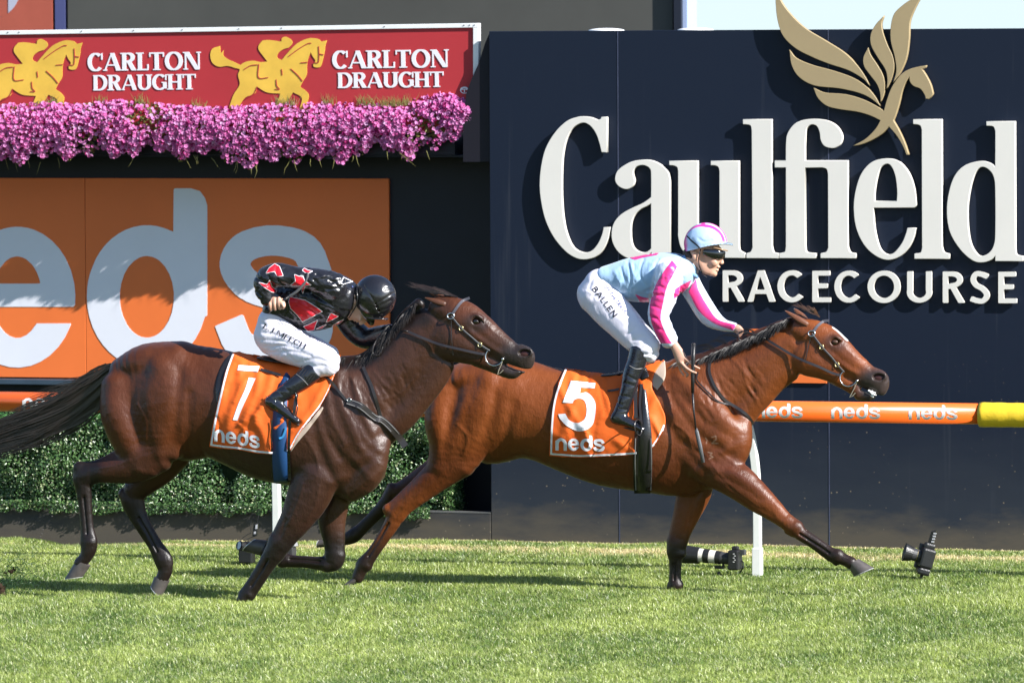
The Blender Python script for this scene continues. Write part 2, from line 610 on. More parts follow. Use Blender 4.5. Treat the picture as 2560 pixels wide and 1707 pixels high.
        E = S[1:-1, :-1, 1:-1] != S[1:-1, 1:, 1:-1]; i, j, k = np.nonzero(E); i += 1; k += 1
        quads(ix[i-1, j, k-1], ix[i-1, j, k], ix[i, j, k], ix[i, j, k-1], ~S[i, j, k])
        E = S[1:-1, 1:-1, :-1] != S[1:-1, 1:-1, 1:]; i, j, k = np.nonzero(E); i += 1; j += 1
        quads(ix[i-1, j-1, k], ix[i, j-1, k], ix[i, j, k], ix[i-1, j, k], ~S[i, j, k])
        Fc = np.vstack(fs)
        for _ in range(smooth):
            ac = np.zeros_like(V); ct = np.zeros(len(V))
            for a in range(4):
                e0, e1 = Fc[:, a], Fc[:, (a+1) % 4]
                np.add.at(ac, e0, V[e1]); np.add.at(ct, e0, 1)
                np.add.at(ac, e1, V[e0]); np.add.at(ct, e1, 1)
            ok = ct > 0
            V[ok] += 0.5*(ac[ok]/ct[ok, None]-V[ok])
        return V, Fc

def inpoly(U, P):
    """U (n,2), polygon P -> bool"""
    P = np.array(P, dtype=float); r = np.zeros(len(U), bool); n = len(P)
    for i in range(n):
        a, b = P[i], P[(i+1) % n]
        c = ((a[1] > U[:, 1]) != (b[1] > U[:, 1])) & (U[:, 0] < (b[0]-a[0])*(U[:, 1]-a[1])/(b[1]-a[1]+1e-12)+a[0])
        r ^= c
    return r

def pdist(U, P, closed=False):
    P = np.array(P, dtype=float); D = np.full(len(U), 1e9)
    n = len(P)
    for i in range(n if closed else n-1):
        a, b = P[i], P[(i+1) % n]; d = b-a; L = d@d+1e-12
        t = np.clip(((U-a)@d)/L, 0, 1)
        D = np.minimum(D, np.hypot(*(U-a-t[:, None]*d).T))
    return D

def bvh_of(*objs):
    vs = []; fs = []
    for o in objs:
        n = len(vs); me = o.data
        mw = o.matrix_world
        vs += [mw @ v.co for v in me.vertices]
        fs += [tuple(i+n for i in p.vertices) for p in me.polygons]
    return BVHTree.FromPolygons(vs, fs)

def hit(bvh, u, v, off=0.0, far_y=None):
    """where the sight line of (u, v) meets a real surface, lifted off it"""
    d = ray(u, v).normalized()
    loc, nrm, i, dist = bvh.ray_cast(CAM, d, 200)
    if loc is None: return None
    if nrm.dot(d) > 0: nrm = -nrm
    return loc + nrm*off

def hits(bvh, uvs, off=0.0, yfall=0.0):
    out = []; last = None
    res = [hit(bvh, u, v, off) for u, v in uvs]
    ys = [q.y for q in res if q is not None]
    fy = (sum(ys)/len(ys)) if ys else yfall
    for (u, v), q in zip(uvs, res):
        if q is None:
            q = on_y(u, v, last if last is not None else fy)
        last = q.y
        out.append(q)
    return out

def strap(mb, bvh, uvs, wpx, off=0.006, th=0.003, n=5, lift=None):
    """flat strap lying on a surface: runs through the given sight lines"""
    P = spl(uvs, n)
    pts = hits(bvh, P, off)
    # soften the depth so that a taut strap spans hollows
    ys = [p.y for p in pts]
    for _ in range(3):
        ys = [min(ys[i], (ys[max(i-1,0)]+ys[i]+ys[min(i+1,len(ys)-1)])/3) for i in range(len(ys))]
    pts = [on_y(u, v, y) for (u, v), y in zip(P, ys)]
    w = wpx*0.00314
    vs = []
    for i, p in enumerate(pts):
        t = (pts[min(i+1, len(pts)-1)]-pts[max(i-1, 0)]).normalized()
        nn = Vector((0.1, -1, 0.25)).normalized()
        s_ = t.cross(nn).normalized(); nn = s_.cross(t).normalized()
        if nn.y > 0: nn = -nn
        for a, b in ((-1, 0), (1, 0), (1, 1), (-1, 1)):
            vs.append(p + s_*a*w/2 + nn*b*th)
    fs = []
    m = len(pts)
    for i in range(m-1):
        for k in range(4):
            fs.append((i*4+k, i*4+(k+1) % 4, (i+1)*4+(k+1) % 4, (i+1)*4+k))
    fs += [(0, 1, 2, 3), ((m-1)*4+3, (m-1)*4+2, (m-1)*4+1, (m-1)*4)]
    mb.add(vs, fs)
    return pts

def decal(name, loops, bvh, mat, parent, off=0.004, cut=4.0, label=None, th=0.0):
    """flat print that follows a cloth or skin"""
    me = curve_mesh(loops)
    bm = bmesh.new(); bm.from_mesh(me); bpy.data.meshes.remove(me)
    bmesh.ops.triangulate(bm, faces=bm.faces)
    for _ in range(5):
        es = [e for e in bm.edges if e.calc_length() > cut]
        if not es: break
        bmesh.ops.subdivide_edges(bm, edges=es, cuts=1)
        bmesh.ops.triangulate(bm, faces=bm.faces)
    last = None
    for v in bm.verts:
        q = hit(bvh, v.co.x, v.co.y, off)
        v.tag = q is not None
        if q is not None: v.co = q
    bmesh.ops.delete(bm, geom=[v for v in bm.verts if not v.tag], context='VERTS')
    bmesh.ops.recalc_face_normals(bm, faces=bm.faces)
    me = bpy.data.meshes.new(name); bm.to_mesh(me); bm.free()
    me.materials.append(mat)
    o = bpy.data.objects.new(name, me); link(o, parent)
    if label: o["label"] = label
    return o

# ------------------------------------------------------------------ lettering
def arc(cx, cy, rx, ry, a0, a1, n=18):
    t = np.radians(np.linspace(a0, a1, n))
    return np.stack([cx + rx*np.cos(t), cy + ry*np.sin(t)], 1)

GLYPH = {}
def glyph(ch, thick=0.16, thin=0.16, serif=0.0, h=0.02):
    """unit-height glyph, y up; returns (loops, width)"""
    key = (ch, thick, thin, serif, h)
    if key in GLYPH: return GLYPH[key]
    T, t = thick, thin
    a, b = T/2, t/2
    W = dict(A=.84, B=.66, C=.78, D=.82, E=.60, F=.58, G=.84, H=.82, I=.3, J=.42, K=.76, L=.58, M=1.0, N=.84, O=.90, R=.74, S=.60, T=.74, U=.80, Y=.76).get(ch, .3)
    if serif: W *= 1.06
    s = Shape2(-0.12, -0.08, W+0.12, 1.08, h)
    def st(pts, w=None):
        P = np.array(pts, dtype=float)
        if w is None:
            d = np.gradient(P, axis=0); L = np.hypot(*d.T)+1e-9
            w = t + (T-t)*np.abs(d[:, 1])/L
        s.stroke(P, w)
    def V(x, y0=0, y1=1, w=None): s.box(x-(w or T)/2, y0, x+(w or T)/2, y1)
    def Hh(y, x0, x1, w=None): s.box(x0, y-(w or t)/2, x1, y+(w or t)/2)
    def sf(x, y, l=None, r=None):
        if serif:
            k = serif; q = 0.07
            s.box(x-(l if l is not None else k), y-(q if y > .5 else 0), x+(r if r is not None else k), y+(0 if y > .5 else q))
    if ch == 'A':
        s.poly([(.0, 0), (t*1.05, 0), (W/2+t*.1, 1), (W/2-t*.7, 1)])
        s.poly([(W-T*1.1, 0), (W, 0), (W/2+T*.5, 1), (W/2-T*.55, 1)])
        Hh(.32, W*.2, W*.78, t*.9); sf(t*.5, 0, .09, .13); sf(W-T*.5, 0, .15, .1)
    elif ch == 'B':
        V(a+.03); st(np.vstack([[[a, 1-b]], arc(W*.5, .76, W*.42-a, .24-b, 90, -90), [[a, .52]]])); st(np.vstack([[[a, .52]], arc(W*.55, .27, W*.45-a, .27-b, 90, -90), [[a, b]]]))
    elif ch in 'CG':
        st(arc(W*.52, .5, W*.52-a, .51-b, 48 if ch == 'C' else 45, 318 if ch == 'C' else 305, 30))
        if serif: s.box(W-.11, .62, W-.03, 1.0)
        if ch == 'G': V(W-a-.02, .08, .44); sf(W-a-.02, .44, .2, .1) if serif else Hh(.42, W*.55, W-.02)
    elif ch == 'D':
        V(a+.04); st(np.vstack([[[a, 1-b]], arc(W*.42, .5, W*.56-a, .5-b, 90, -90, 24), [[a, b]]])); sf(a, 1, .1, 0); sf(a, 0, .1, 0)
    elif ch in 'EF':
        V(a+.04); Hh(1-b, a, W-.03); Hh(.52, a, W-.1)
        if ch == 'E': Hh(b, a, W)
        sf(a, 1, .1, 0); sf(a, 0, .1, .1)
        if serif: s.box(W-.09, .72, W-.03, 1); 
    elif ch == 'H':
        V(a+.05); V(W-a-.05); Hh(.5, a, W-a)
        for x in (a+.05, W-a-.05): sf(x, 0, a+.09, a+.09); sf(x, 1, a+.09, a+.09)
    elif ch == 'J':
        st(np.vstack([[[W-a-.03, 1]], [[W-a-.03, .3]], arc(W-a-.03-.17, .16, .17, .14, 0, -130, 10)])); sf(W-a-.03, 1, a+.09, a+.09)
    elif ch == 'K':
        V(a+.03); s.poly([(T*.8, .38), (W-.05, 1), (W-.05-t*1.3, 1), (T*.8, .58)]); s.poly([(W*.30, .56), (W*.48, .66), (W, 0), (W-T*1.25, 0)])
        sf(a+.03, 0, a+.08, a+.08); sf(a+.03, 1, a+.08, a+.08)
    elif ch == 'L':
        V(a+.05); Hh(b, a, W); sf(a+.05, 1, a+.1, a+.1); sf(a+.05, 0, a+.1, .0)
        if serif: s.box(W-.08, 0, W, .34)
    elif ch == 'M':
        V(b+.06, w=t); V(W-a-.04); s.poly([(.05, 1), (.05+T, 1), (W/2+T*.3, .12), (W/2-t*.3, .02)]); s.poly([(W/2-T*.3, .02), (W/2+t*.3, .02), (W-.08, 1), (W-.08-t, 1)])
        sf(b+.06, 0, .12, .12); sf(W-a-.04, 0, .16, .14); sf(b+.06, 1, .12, .02); sf(W-a-.04, 1, .05, .14)
    elif ch == 'N':
        V((b if serif else a)+.07, w=t); V(W-(b if serif else a)-.04, w=t); s.poly([(.03, 1), (.03+T*1.25, 1), (W-.04, 0), (W-.04-T*1.1, 0)])
        sf(b+.07, 0, .13, .13); sf(b+.07, 1, .14, .02); sf(W-b-.04, 1, .13, .12)
    elif ch == 'O':
        _A = arc(W*.5, .5, W*.5-a, .515-b, 0, 360, 45); _d = np.gradient(_A, axis=0); s.stroke(_A, t+(T-t)*np.abs(_d[:, 1])/(np.hypot(*_d.T)+1e-9), butt=False)
    elif ch == 'R':
        V(a+.04); st(np.vstack([[[a, 1-b]], arc(W*.46, .74, W*.44-a, .26-b, 90, -90), [[a, .48]]])); s.poly([(W*.36, .5), (W*.36+T*1.1, .5), (W, 0), (W-T*1.2, 0)])
        sf(a+.04, 1, a+.1, 0); sf(a+.04, 0, a+.1, a+.1); sf(W-.08, 0, .05, .12)
    elif ch == 'S':
        st(spl([(W-.07, .84), (W*.60, 1-b-.01), (W*.32, .93), (a+.02, .76), (W*.3, .58), (W*.66, .44), (W-a-.01, .25), (W*.66, .07), (W*.35, b), (.03, .14)], 5), (T+t)/2)
    elif ch == 'T':
        V(W/2); Hh(1-b, .0, W); sf(W/2, 0, a+.1, a+.1)
        if serif: s.box(0, .74, .07, 1); s.box(W-.07, .74, W, 1)
    elif ch == 'U':
        st(np.vstack([[[a+.04, 1]], [[a+.04, .4]], arc(W/2, .34, W/2-a-.03, .34-b, 180, 360, 16), [[W-a-.04, .4]], [[W-a-.04, 1]]])); sf(a+.04, 1, a+.08, a+.1); sf(W-a-.04, 1, a+.08, a+.08)
    elif ch == '.':
        s.ell(.14, .08, .09, .09)
    elif ch == '5':
        W = .62
        s.poly([(.12, 1), (.60, 1), (.60, .86), (.25, .86), (.235, .66), (.08, .60)])
        st(spl([(.13, .57), (.30, .66), (.48, .56), (.535, .34), (.46, .14), (.28, .075), (.10, .16)], 6), .155)
    elif ch == '1':
        W = .5
        s.box(0.0, .86, .5, 1.0); s.box(.18, .08, .32, .80)
    GLYPH[key] = (s.loops(), W)
    return GLYPH[key]

def nedglyph(ch):
    """rounded bold lower-case letters of the board, in the board's own units (y down, x height 356)"""
    if ch in GLYPH: return GLYPH[ch]
    if ch == 'n':
        s = Shape2(-440, 540, -110, 930, 3.5)
        s.ell(-272, 741, 146, 176); s.box(-430, 741, -100, 1000, 'sub'); s.box(-418, 700, -126, 921)
        s.poly([(-418, 640), (-300, 620), (-300, 741), (-418, 741)])
        s.ell(-272, 760, 63, 118, 'sub'); s.box(-335, 760, -209, 960, 'sub'); W = (-418, -126)
    elif ch == 'e':
        s = Shape2(-110, 550, 200, 930, 3.5)
        s.ell(43, 743, 145, 176); s.ell(43, 743, 62, 102, 'sub'); s.box(43, 767, 205, 808, 'sub'); s.box(-40, 709, 186, 767)
        W = (-102, 188)
    elif ch == 'd':
        s = Shape2(205, 460, 530, 930, 3.5)
        s.ell(367.5, 741, 150.5, 178); s.box(434, 510, 518, 790)
        s.poly([(434, 471), (478, 471), (500, 478), (512, 494), (518, 512), (518, 530), (434, 530)])
        s.ell(367, 742, 68, 102, 'sub'); W = (217, 518)
    elif ch == 's':
        s = Shape2(535, 550, 840, 930, 3.5)
        s.stroke(spl([(795, 690), (762, 622), (684, 601), (612, 618), (587, 664), (622, 714), (700, 742), (770, 772), (794, 822), (762, 868), (684, 884), (604, 864), (572, 800)], 6), 76)
        W = (548, 832)
    GLYPH[ch] = (s.loops(0.8), W)
    return GLYPH[ch]

def neds_loops(u0, v0, u1, v1, xh):
    """whole word from (u0, baseline v0) to (u1, baseline v1), x height xh px; returns list per letter"""
    out = []
    for ch in 'neds':
        L, _ = nedglyph(ch)
        res = []
        for lp in L:
            x = (lp[:, 0]+418)/1250.0
            y = (919-lp[:, 1])/356.0
            res.append(np.stack([u0+(u1-u0)*x, v0+(v1-v0)*x-y*xh], 1))
        out.append(res)
    return out

def text_loops(text, u0, v0, u1, v1, hpx, gap=0.10, **st):
    """text whose baseline runs from (u0, v0) to (u1, v1); list per letter"""
    gl = []; x = 0
    for ch in text:
        if ch == ' ':
            x += .38; continue
        L, W = glyph(ch, **st)
        gl.append((L, x)); x += W+gap
    x -= gap
    U = np.array([u1-u0, v1-v0], dtype=float); L_ = np.hypot(*U); up = np.array([U[1], -U[0]])/L_
    out = []
    for L, gx in gl:
        out.append([np.array([u0, v0])+np.outer((lp[:, 0]+gx)/x, U)+np.outer(lp[:, 1]*hpx, up) for lp in L])
    return out

def boxglyph(ch, u0, u1, vt, vb, **st):
    L, W = glyph(ch, **st)
    return [np.stack([u0+(u1-u0)*lp[:, 0]/W, vb-(vb-vt)*lp[:, 1]], 1) for lp in L]

# ------------------------------------------------------------------ materials of the place
YW = 4.93
def wall_material():
    m, nt, b = new_mat("navy_board")
    tc = N(nt, "ShaderNodeTexCoord"); sep = N(nt, "ShaderNodeSeparateXYZ")
    nt.links.new(tc.outputs["Object"], sep.inputs[0])
    nz = N(nt, "ShaderNodeTexNoise", i_Scale=1.3, i_Detail=6.0, i_Roughness=0.65)
    mp = N(nt, "ShaderNodeMapping"); mp.inputs["Scale"].default_value = (1.0, 1.0, 3.0)
    nt.links.new(tc.outputs["Object"], mp.inputs[0]); nt.links.new(mp.outputs[0], nz.inputs["Vector"])
    # mud thrown up from the track: dense at the foot of the wall, breaking up higher
    ad = N(nt, "ShaderNodeMath", operation='MULTIPLY_ADD', i_1=0.7, i_2=-0.35)
    nt.links.new(nz.outputs["Fac"], ad.inputs[0])
    zz = N(nt, "ShaderNodeMath", operation='ADD'); nt.links.new(sep.outputs["Z"], zz.inputs[0]); nt.links.new(ad.outputs[0], zz.inputs[1])
    mr = N(nt, "ShaderNodeMapRange", i_1=1.25, i_2=0.0, i_3=0.0, i_4=0.75); nt.links.new(zz.outputs[0], mr.inputs[0])
    mr2 = N(nt, "ShaderNodeMapRange", i_1=0.34, i_2=0.06, i_3=0.0, i_4=0.55); nt.links.new(zz.outputs[0], mr2.inputs[0])
    c1 = N(nt, "ShaderNodeMix", data_type='RGBA'); c1.inputs[6].default_value = (0.0055, 0.0100, 0.0225, 1); c1.inputs[7].default_value = (0.030, 0.036, 0.045, 1)
    nt.links.new(mr.outputs[0], c1.inputs[0])
    c2 = N(nt, "ShaderNodeMix", data_type='RGBA'); c2.inputs[7].default_value = (0.115, 0.092, 0.060, 1)
    nt.links.new(mr2.outputs[0], c2.inputs[0]); nt.links.new(c1.outputs[2], c2.inputs[6])
    # dried specks
    vo = N(nt, "ShaderNodeTexVoronoi", i_Scale=15.0, i_Randomness=1.0); nt.links.new(tc.outputs["Object"], vo.inputs["Vector"])
    sp = N(nt, "ShaderNodeMapRange", i_1=0.12, i_2=0.05); nt.links.new(vo.outputs["Distance"], sp.inputs[0])
    wn_ = N(nt, "ShaderNodeTexNoise", i_Scale=1.1, i_Detail=2.0); nt.links.new(tc.outputs["Object"], wn_.inputs["Vector"])
    hr = N(nt, "ShaderNodeMapRange", i_1=1.7, i_2=0.9, i_3=0.0, i_4=1.0); nt.links.new(sep.outputs["Z"], hr.inputs[0])
    gt = N(nt, "ShaderNodeMapRange", i_1=0.38, i_2=0.6, i_3=0.0, i_4=0.6); nt.links.new(wn_.outputs["Fac"], gt.inputs[0])
    m1 = N(nt, "ShaderNodeMath", operation='MULTIPLY'); nt.links.new(sp.outputs[0], m1.inputs[0]); nt.links.new(gt.outputs[0], m1.inputs[1])
    m2 = N(nt, "ShaderNodeMath", operation='MULTIPLY'); nt.links.new(m1.outputs[0], m2.inputs[0]); nt.links.new(hr.outputs[0], m2.inputs[1])
    c3 = N(nt, "ShaderNodeMix", data_type='RGBA'); c3.inputs[7].default_value = (0.30, 0.24, 0.16, 1)
    nt.links.new(m2.outputs[0], c3.inputs[0]); nt.links.new(c2.outputs[2], c3.inputs[6])
    # faint drip marks running down the sheets
    ns = N(nt, "ShaderNodeTexNoise", i_Scale=1.0, i_Detail=4.0, i_Roughness=0.7); ms_ = N(nt, "ShaderNodeMapping"); ms_.inputs["Scale"].default_value = (7.0, 1.0, 0.22)
    nt.links.new(tc.outputs["Object"], ms_.inputs[0]); nt.links.new(ms_.outputs[0], ns.inputs["Vector"])
    sr = N(nt, "ShaderNodeMapRange", i_1=0.60, i_2=0.74, i_3=0.0, i_4=0.30); nt.links.new(ns.outputs["Fac"], sr.inputs[0])
    c4 = N(nt, "ShaderNodeMix", data_type='RGBA'); c4.inputs[7].default_value = (0.045, 0.05, 0.062, 1)
    nt.links.new(sr.outputs[0], c4.inputs[0]); nt.links.new(c3.outputs[2], c4.inputs[6])
    nt.links.new(c4.outputs[2], b.inputs["Base Color"])
    b.inputs["Roughness"].default_value = 0.52; b.inputs["Specular IOR Level"].default_value = 0.22
    bp = N(nt, "ShaderNodeBump", i_Strength=0.05, i_Distance=0.02); nt.links.new(nz.outputs["Fac"], bp.inputs["Height"]); nt.links.new(bp.outputs[0], b.inputs["Normal"])
    return m

M_NAVY = wall_material()
M_NAVY2 = simple_mat("navy_paint", (0.006, 0.008, 0.016), 0.5, 0.3, var=0.15)
M_SEAM = simple_mat("seam_strip", (0.045, 0.055, 0.10), 0.5, var=0.4, vscale=3)
M_LET = simple_mat("letter_cream", (0.72, 0.69, 0.635), 0.5, 0.3, var=0.03, vscale=2)
M_GOLD = simple_mat("emblem_gold", (0.36, 0.275, 0.15), 0.5, 0.4, var=0.05, vscale=2)
M_RED = simple_mat("sign_red", (0.43, 0.032, 0.040), 0.55, 0.3, var=0.05, vscale=1.5)
M_WHITE = simple_mat("print_white", (0.80, 0.79, 0.84), 0.5, 0.3)
M_FRAME = simple_mat("frame_white", (0.85, 0.85, 0.85), 0.4, 0.5, var=0.06, vscale=9)
M_ORANGE = simple_mat("board_orange", (0.80, 0.175, 0.038), 0.5, 0.35, var=0.06, vscale=1.2)
M_OWHITE = simple_mat("board_white", (0.74, 0.75, 0.82), 0.5, 0.3, var=0.03, vscale=2)
M_YPRINT = simple_mat("print_yellow", (0.78, 0.48, 0.07), 0.5, 0.3, var=0.22, vscale=2.2)

# ------------------------------------------------------------------ navy sign wall
zt = on_y(1222, 79, YW).z
x0w = on_y(1225, 700, YW).x
x1w = x0w + 9.0
sign_wall = thing("sign_wall", "dark navy board wall with big cream serif lettering, sans lettering and a gold winged emblem", "sign", (x0w + 2.5, YW, 0))
xs = [x0w] + [on_y(u, 700, YW).x for u in (1546.5, 2072)]
while xs[-1] + 1.75 < x1w: xs.append(xs[-1] + 1.75)
xs.append(x1w)
for i in range(len(xs)-1):
    mb = MB(); mb.box(xs[i]+0.0015, YW, -0.3, xs[i+1]-0.0015, 5.66, zt)
    mb.build("wall_panel", M_NAVY, sign_wall, bevel=0.004)
for x in xs[1:3]:
    mb = MB(); mb.box(x-0.004, YW-0.003, -0.2, x+0.004, YW+0.02, zt-0.002); mb.build("joint_strip", M_SEAM, sign_wall)
for u in (1512, 1735):
    p = on_y(u, 72, 5.2); mb = MB(); mb.ball((p.x, 5.25, zt+0.0), 0.16, 20, 10, (1, 1, 0.15)); mb.build("cap_cover", M_FRAME, sign_wall, smooth=True)

Z1 = lambda x, y: (1340+x/3.9196, 270+y/3.9196)
Z2 = lambda x, y: (1860+x/3.1357, 270+y/3.1357)
Z4 = lambda x, y: (1920+x/3.672, y/3.672)
def mapo(f, pts, n=6):
    return outline([(*f(p[0], p[1]), *p[2:]) for p in pts], n)
BIG = [
 [(Z1, [(692,93,1),(692,432,1),(645,432,1),(620,330),(585,240),(530,170),(470,142),(405,160),(340,215),(290,320),(260,470),(250,650),(250,850),(262,1040),(290,1200),(340,1330),(400,1395),(480,1420),(550,1400),(610,1330),(650,1240),(665,1172,1),(725,1172,1),(700,1290),(650,1390),(580,1455),(480,1480),(390,1465),(290,1400),(180,1270),(100,1110),(55,930),(38,750),(55,560),(100,390),(190,240),(300,135),(400,95),(470,88),(540,98),(600,120),(632,113),(643,93,1)])],
 [(Z1, [(1312,1465,1),(1135,1465,1),(1135,1405,1),(1080,1450),(1000,1475),(900,1468),(810,1410),(755,1320),(743,1225),(765,1130),(830,1050),(930,990),(1040,940),(1100,900),(1130,875,1),(1130,640),(1115,590),(1080,565),(1035,557),(985,570),(955,605),(948,650),(962,710),(950,755),(915,785),(875,792),(820,770),(785,730),(778,680),(800,620),(860,570),(940,530),(1040,513),(1130,518),(1220,560),(1290,630),(1312,720,1)]),
  (Z1, [(1130,930,1),(1130,1380,1),(1090,1412),(1045,1418),(980,1395),(940,1340),(925,1240),(930,1130),(960,1050),(1020,990),(1080,960)])],
 [(Z1, [(1308,522,1),(1580,522,1),(1580,1250,1),(1595,1340),(1650,1390),(1720,1380),(1800,1330,1),(1800,620,1),(1790,580),(1760,562),(1715,558,1),(1715,522,1),(1985,522,1),(1985,1340,1),(1995,1395),(2045,1425,1),(2045,1466,1),(1830,1466,1),(1810,1420,1),(1740,1470),(1640,1485),(1520,1455),(1430,1380),(1397,1270),(1395,1200,1),(1395,620,1),(1385,580),(1350,562),(1308,558,1)])],
 [(Z2, [(-6,92,1),(213,92,1),(215,1080,1),(230,1130),(268,1142,1),(268,1175,1),(20,1175,1),(20,1142,1),(52,1130),(68,1095),(68,1080,1),(62,175,1),(50,135),(0,126),(-6,126,1)])],
 [(Z2, [(278,1142,1),(320,1130),(330,1090,1),(330,465,1),(243,465,1),(243,415,1),(330,415,1),(330,300,1),(340,210),(390,135),(460,100),(560,90),(660,105),(730,150),(768,220),(755,280),(715,308),(680,312),(630,295),(603,250),(595,190),(575,145),(545,128),(510,135),(485,170),(478,240),(475,300,1),(475,415,1),(810,415,1),(812,1085,1),(830,1130),(873,1142,1),(873,1175,1),(602,1175,1),(602,1142,1),(645,1130),(662,1095),(662,1085,1),(660,520,1),(650,480),(620,466),(590,465,1),(475,465,1),(478,1085,1),(490,1130),(560,1142,1),(560,1175,1),(278,1175,1)])],
 [(Z2, [(1335,778,1),(1012,778,1),(1018,900),(1035,1010),(1070,1110),(1125,1150),(1180,1135),(1240,1060),(1270,990),(1283,943,1),(1345,943,1),(1330,1010),(1290,1090),(1220,1160),(1130,1188),(1040,1160),(950,1080),(885,950),(863,800),(875,660),(920,520),(1000,430),(1110,400),(1210,420),(1290,510),(1335,630),(1350,760,1)]),
  (Z2, [(1020,733,1),(1200,733,1),(1203,650),(1190,540),(1160,460),(1120,435),(1070,465),(1040,550),(1022,660)])],
 [(Z2, [(1328,92,1),(1547,92,1),(1550,1085,1),(1565,1130),(1607,1145,1),(1607,1180,1),(1338,1180,1),(1338,1145,1),(1385,1135),(1398,1095),(1398,1080,1),(1395,170,1),(1385,140),(1360,128),(1328,125,1)])],
 [(Z2, [(1902,108,1),(2122,108,1),(2125,1105,1),(2135,1150),(2185,1165,1),(2185,1198,1),(1972,1198,1),(1972,1150,1),(1930,1190),(1860,1208),(1790,1190),(1700,1110),(1620,980),(1593,830),(1605,680),(1650,540),(1730,455),(1850,420),(1930,435),(1972,468,1),(1972,180,1),(1960,150),(1940,140),(1902,138,1)]),
  (Z2, [(1875,460),(1930,490),(1965,560),(1972,700),(1972,950),(1965,1060),(1930,1130),(1870,1163),(1820,1140),(1770,1040),(1750,850),(1760,700),(1790,560),(1830,480)])],
]
YL = YW - 0.062
for g in BIG:
    plane_letter("letter", [mapo(f, p) for f, p in g], YL, 0.045, M_LET, sign_wall, bevel=0.0035)
RC = [('R',1803.5,1862),('A',1868,1938.2),('C',1943.5,2013),('E',2027.4,2076.8),('C',2085.8,2155),('O',2168.7,2250.6),('U',2264.4,2332),('R',2353.7,2411.7),('S',2423.8,2474.9),('E',2492.4,2541.5)]
for ch, ua, ub in RC:
    k = (ua-1803)/740.0
    plane_letter("letter", [boxglyph(ch, ua, ub, 676+k*4, 754.2+k*4, thick=0.165, thin=0.15)] and boxglyph(ch, ua, ub, 676+k*4, 754.2+k*4, thick=0.165, thin=0.15), YW-0.045, 0.028, M_LET, sign_wall)
FE = [
 [(70,-150,1),(110,0),(200,130),(340,265),(520,375),(700,490),(820,610),(890,710),(922,772,1),(870,720),(740,645),(560,585),(400,520),(250,440),(140,330),(90,190),(72,30)],
 [(200,468,1),(260,540),(400,600),(600,655),(780,720),(900,800),(980,890),(1022,964,1),(940,900),(830,850),(650,810),(430,785),(290,710),(220,600)],
 [(422,813,1),(520,855),(700,870),(850,910),(980,970),(1065,1025,1),(1090,930),(1140,800),(1220,690),(1300,640),(1380,618),(1448,607,1),(1442,622,1),(1405,632,1),(1450,700),(1490,780),(1511,862,1),(1478,908,1),(1450,905,1),(1440,870),(1400,815),(1340,790),(1305,750),(1300,695,1),(1260,760),(1225,850),(1200,950),(1170,1050),(1147,1108,1),(1200,1200),(1250,1310),(1287,1418,1),(1272,1420,1),(1240,1340),(1180,1240),(1110,1160,1),(1040,1230),(940,1290),(850,1325),(795,1335,1),(880,1290),(950,1230),(1000,1170),(1035,1105,1),(940,1060),(820,1025),(650,1000),(540,970),(460,900)],
 [(918,446,1),(940,510),(1000,600),(1050,690),(1068,780),(1060,870),(1036,930,1),(1030,850),(1000,770),(940,690),(885,610),(878,530)],
 [(1056,158,1),(1038,220),(1050,300),(1090,410),(1140,520),(1155,620),(1130,730),(1092,808,1),(1098,730),(1080,640),(1010,530),(950,420),(945,320),(990,230)],
 [(1420,-60,1),(1350,70),(1300,200),(1292,350),(1270,520),(1220,650),(1155,748,1),(1180,650),(1165,520),(1130,380),(1130,240),(1160,130),(1240,50),(1330,-10)],
]
YE = YW - 0.078
for q in FE:
    plane_letter("emblem_feather" if q is not FE[2] else "emblem_horse", [mapo(Z4, q)], YE, 0.05, M_GOLD, sign_wall, bevel=0.003)
# orange placard and its white rule, mostly behind the leading horse
mb = MB(); a_ = on_y(1875, 822, YW); b_ = on_y(2068, 957.5, YW)
mb.box(a_.x, YW-0.022, b_.z, b_.x, YW-0.004, a_.z); mb.build("placard", M_ORANGE, sign_wall)

# ------------------------------------------------------------------ left bay: recess wall, orange board, ledge
yb = 5.62
rw = MB(); rw.box(-9.5, yb, -0.3, x0w, yb+0.2, on_y(600, 330, yb).z)
back_wall = tag(rw.build("back_wall", M_NAVY2), "plain dark navy wall in the shaded bay behind the hedge and the orange board", "wall")
YO = 5.58
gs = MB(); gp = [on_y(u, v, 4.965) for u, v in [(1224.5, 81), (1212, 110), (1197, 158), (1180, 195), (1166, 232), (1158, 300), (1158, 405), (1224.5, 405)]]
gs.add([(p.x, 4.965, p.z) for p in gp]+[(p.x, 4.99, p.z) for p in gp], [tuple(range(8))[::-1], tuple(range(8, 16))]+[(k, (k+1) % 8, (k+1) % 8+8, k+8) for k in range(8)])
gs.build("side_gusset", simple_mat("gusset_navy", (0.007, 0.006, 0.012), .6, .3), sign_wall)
orange = thing("orange_sign", "large orange board with giant pale lower-case letters, half shaded, below the pink flowers", "sign", (-4.5, YO, 1.5))
xr = on_y(973, 700, YO).x; ztop = on_y(500, 446, YO).z; zbot = on_y(500, 948, YO).z
mb = MB(); mb.box(on_y(213, 600, YO).x+0.002, YO, zbot, xr, YO+0.035, ztop); mb.build("board_panel", M_ORANGE, orange, bevel=0.003)
mb = MB(); mb.box(-9.4, YO, zbot, on_y(213, 600, YO).x-0.002, YO+0.035, ztop); mb.build("board_panel", M_ORANGE, orange, bevel=0.003)
for ch in 'neds':
    plane_letter("letter", nedglyph(ch)[0], YO-0.004, 0.006, M_OWHITE, orange)
lg = MB(); z1_ = on_y(300, 951, 5.45).z; z2_ = on_y(300, 964, 5.45).z
lg.box(-9.4, 5.45, z2_, x0w-0.01, yb-0.002, z1_)
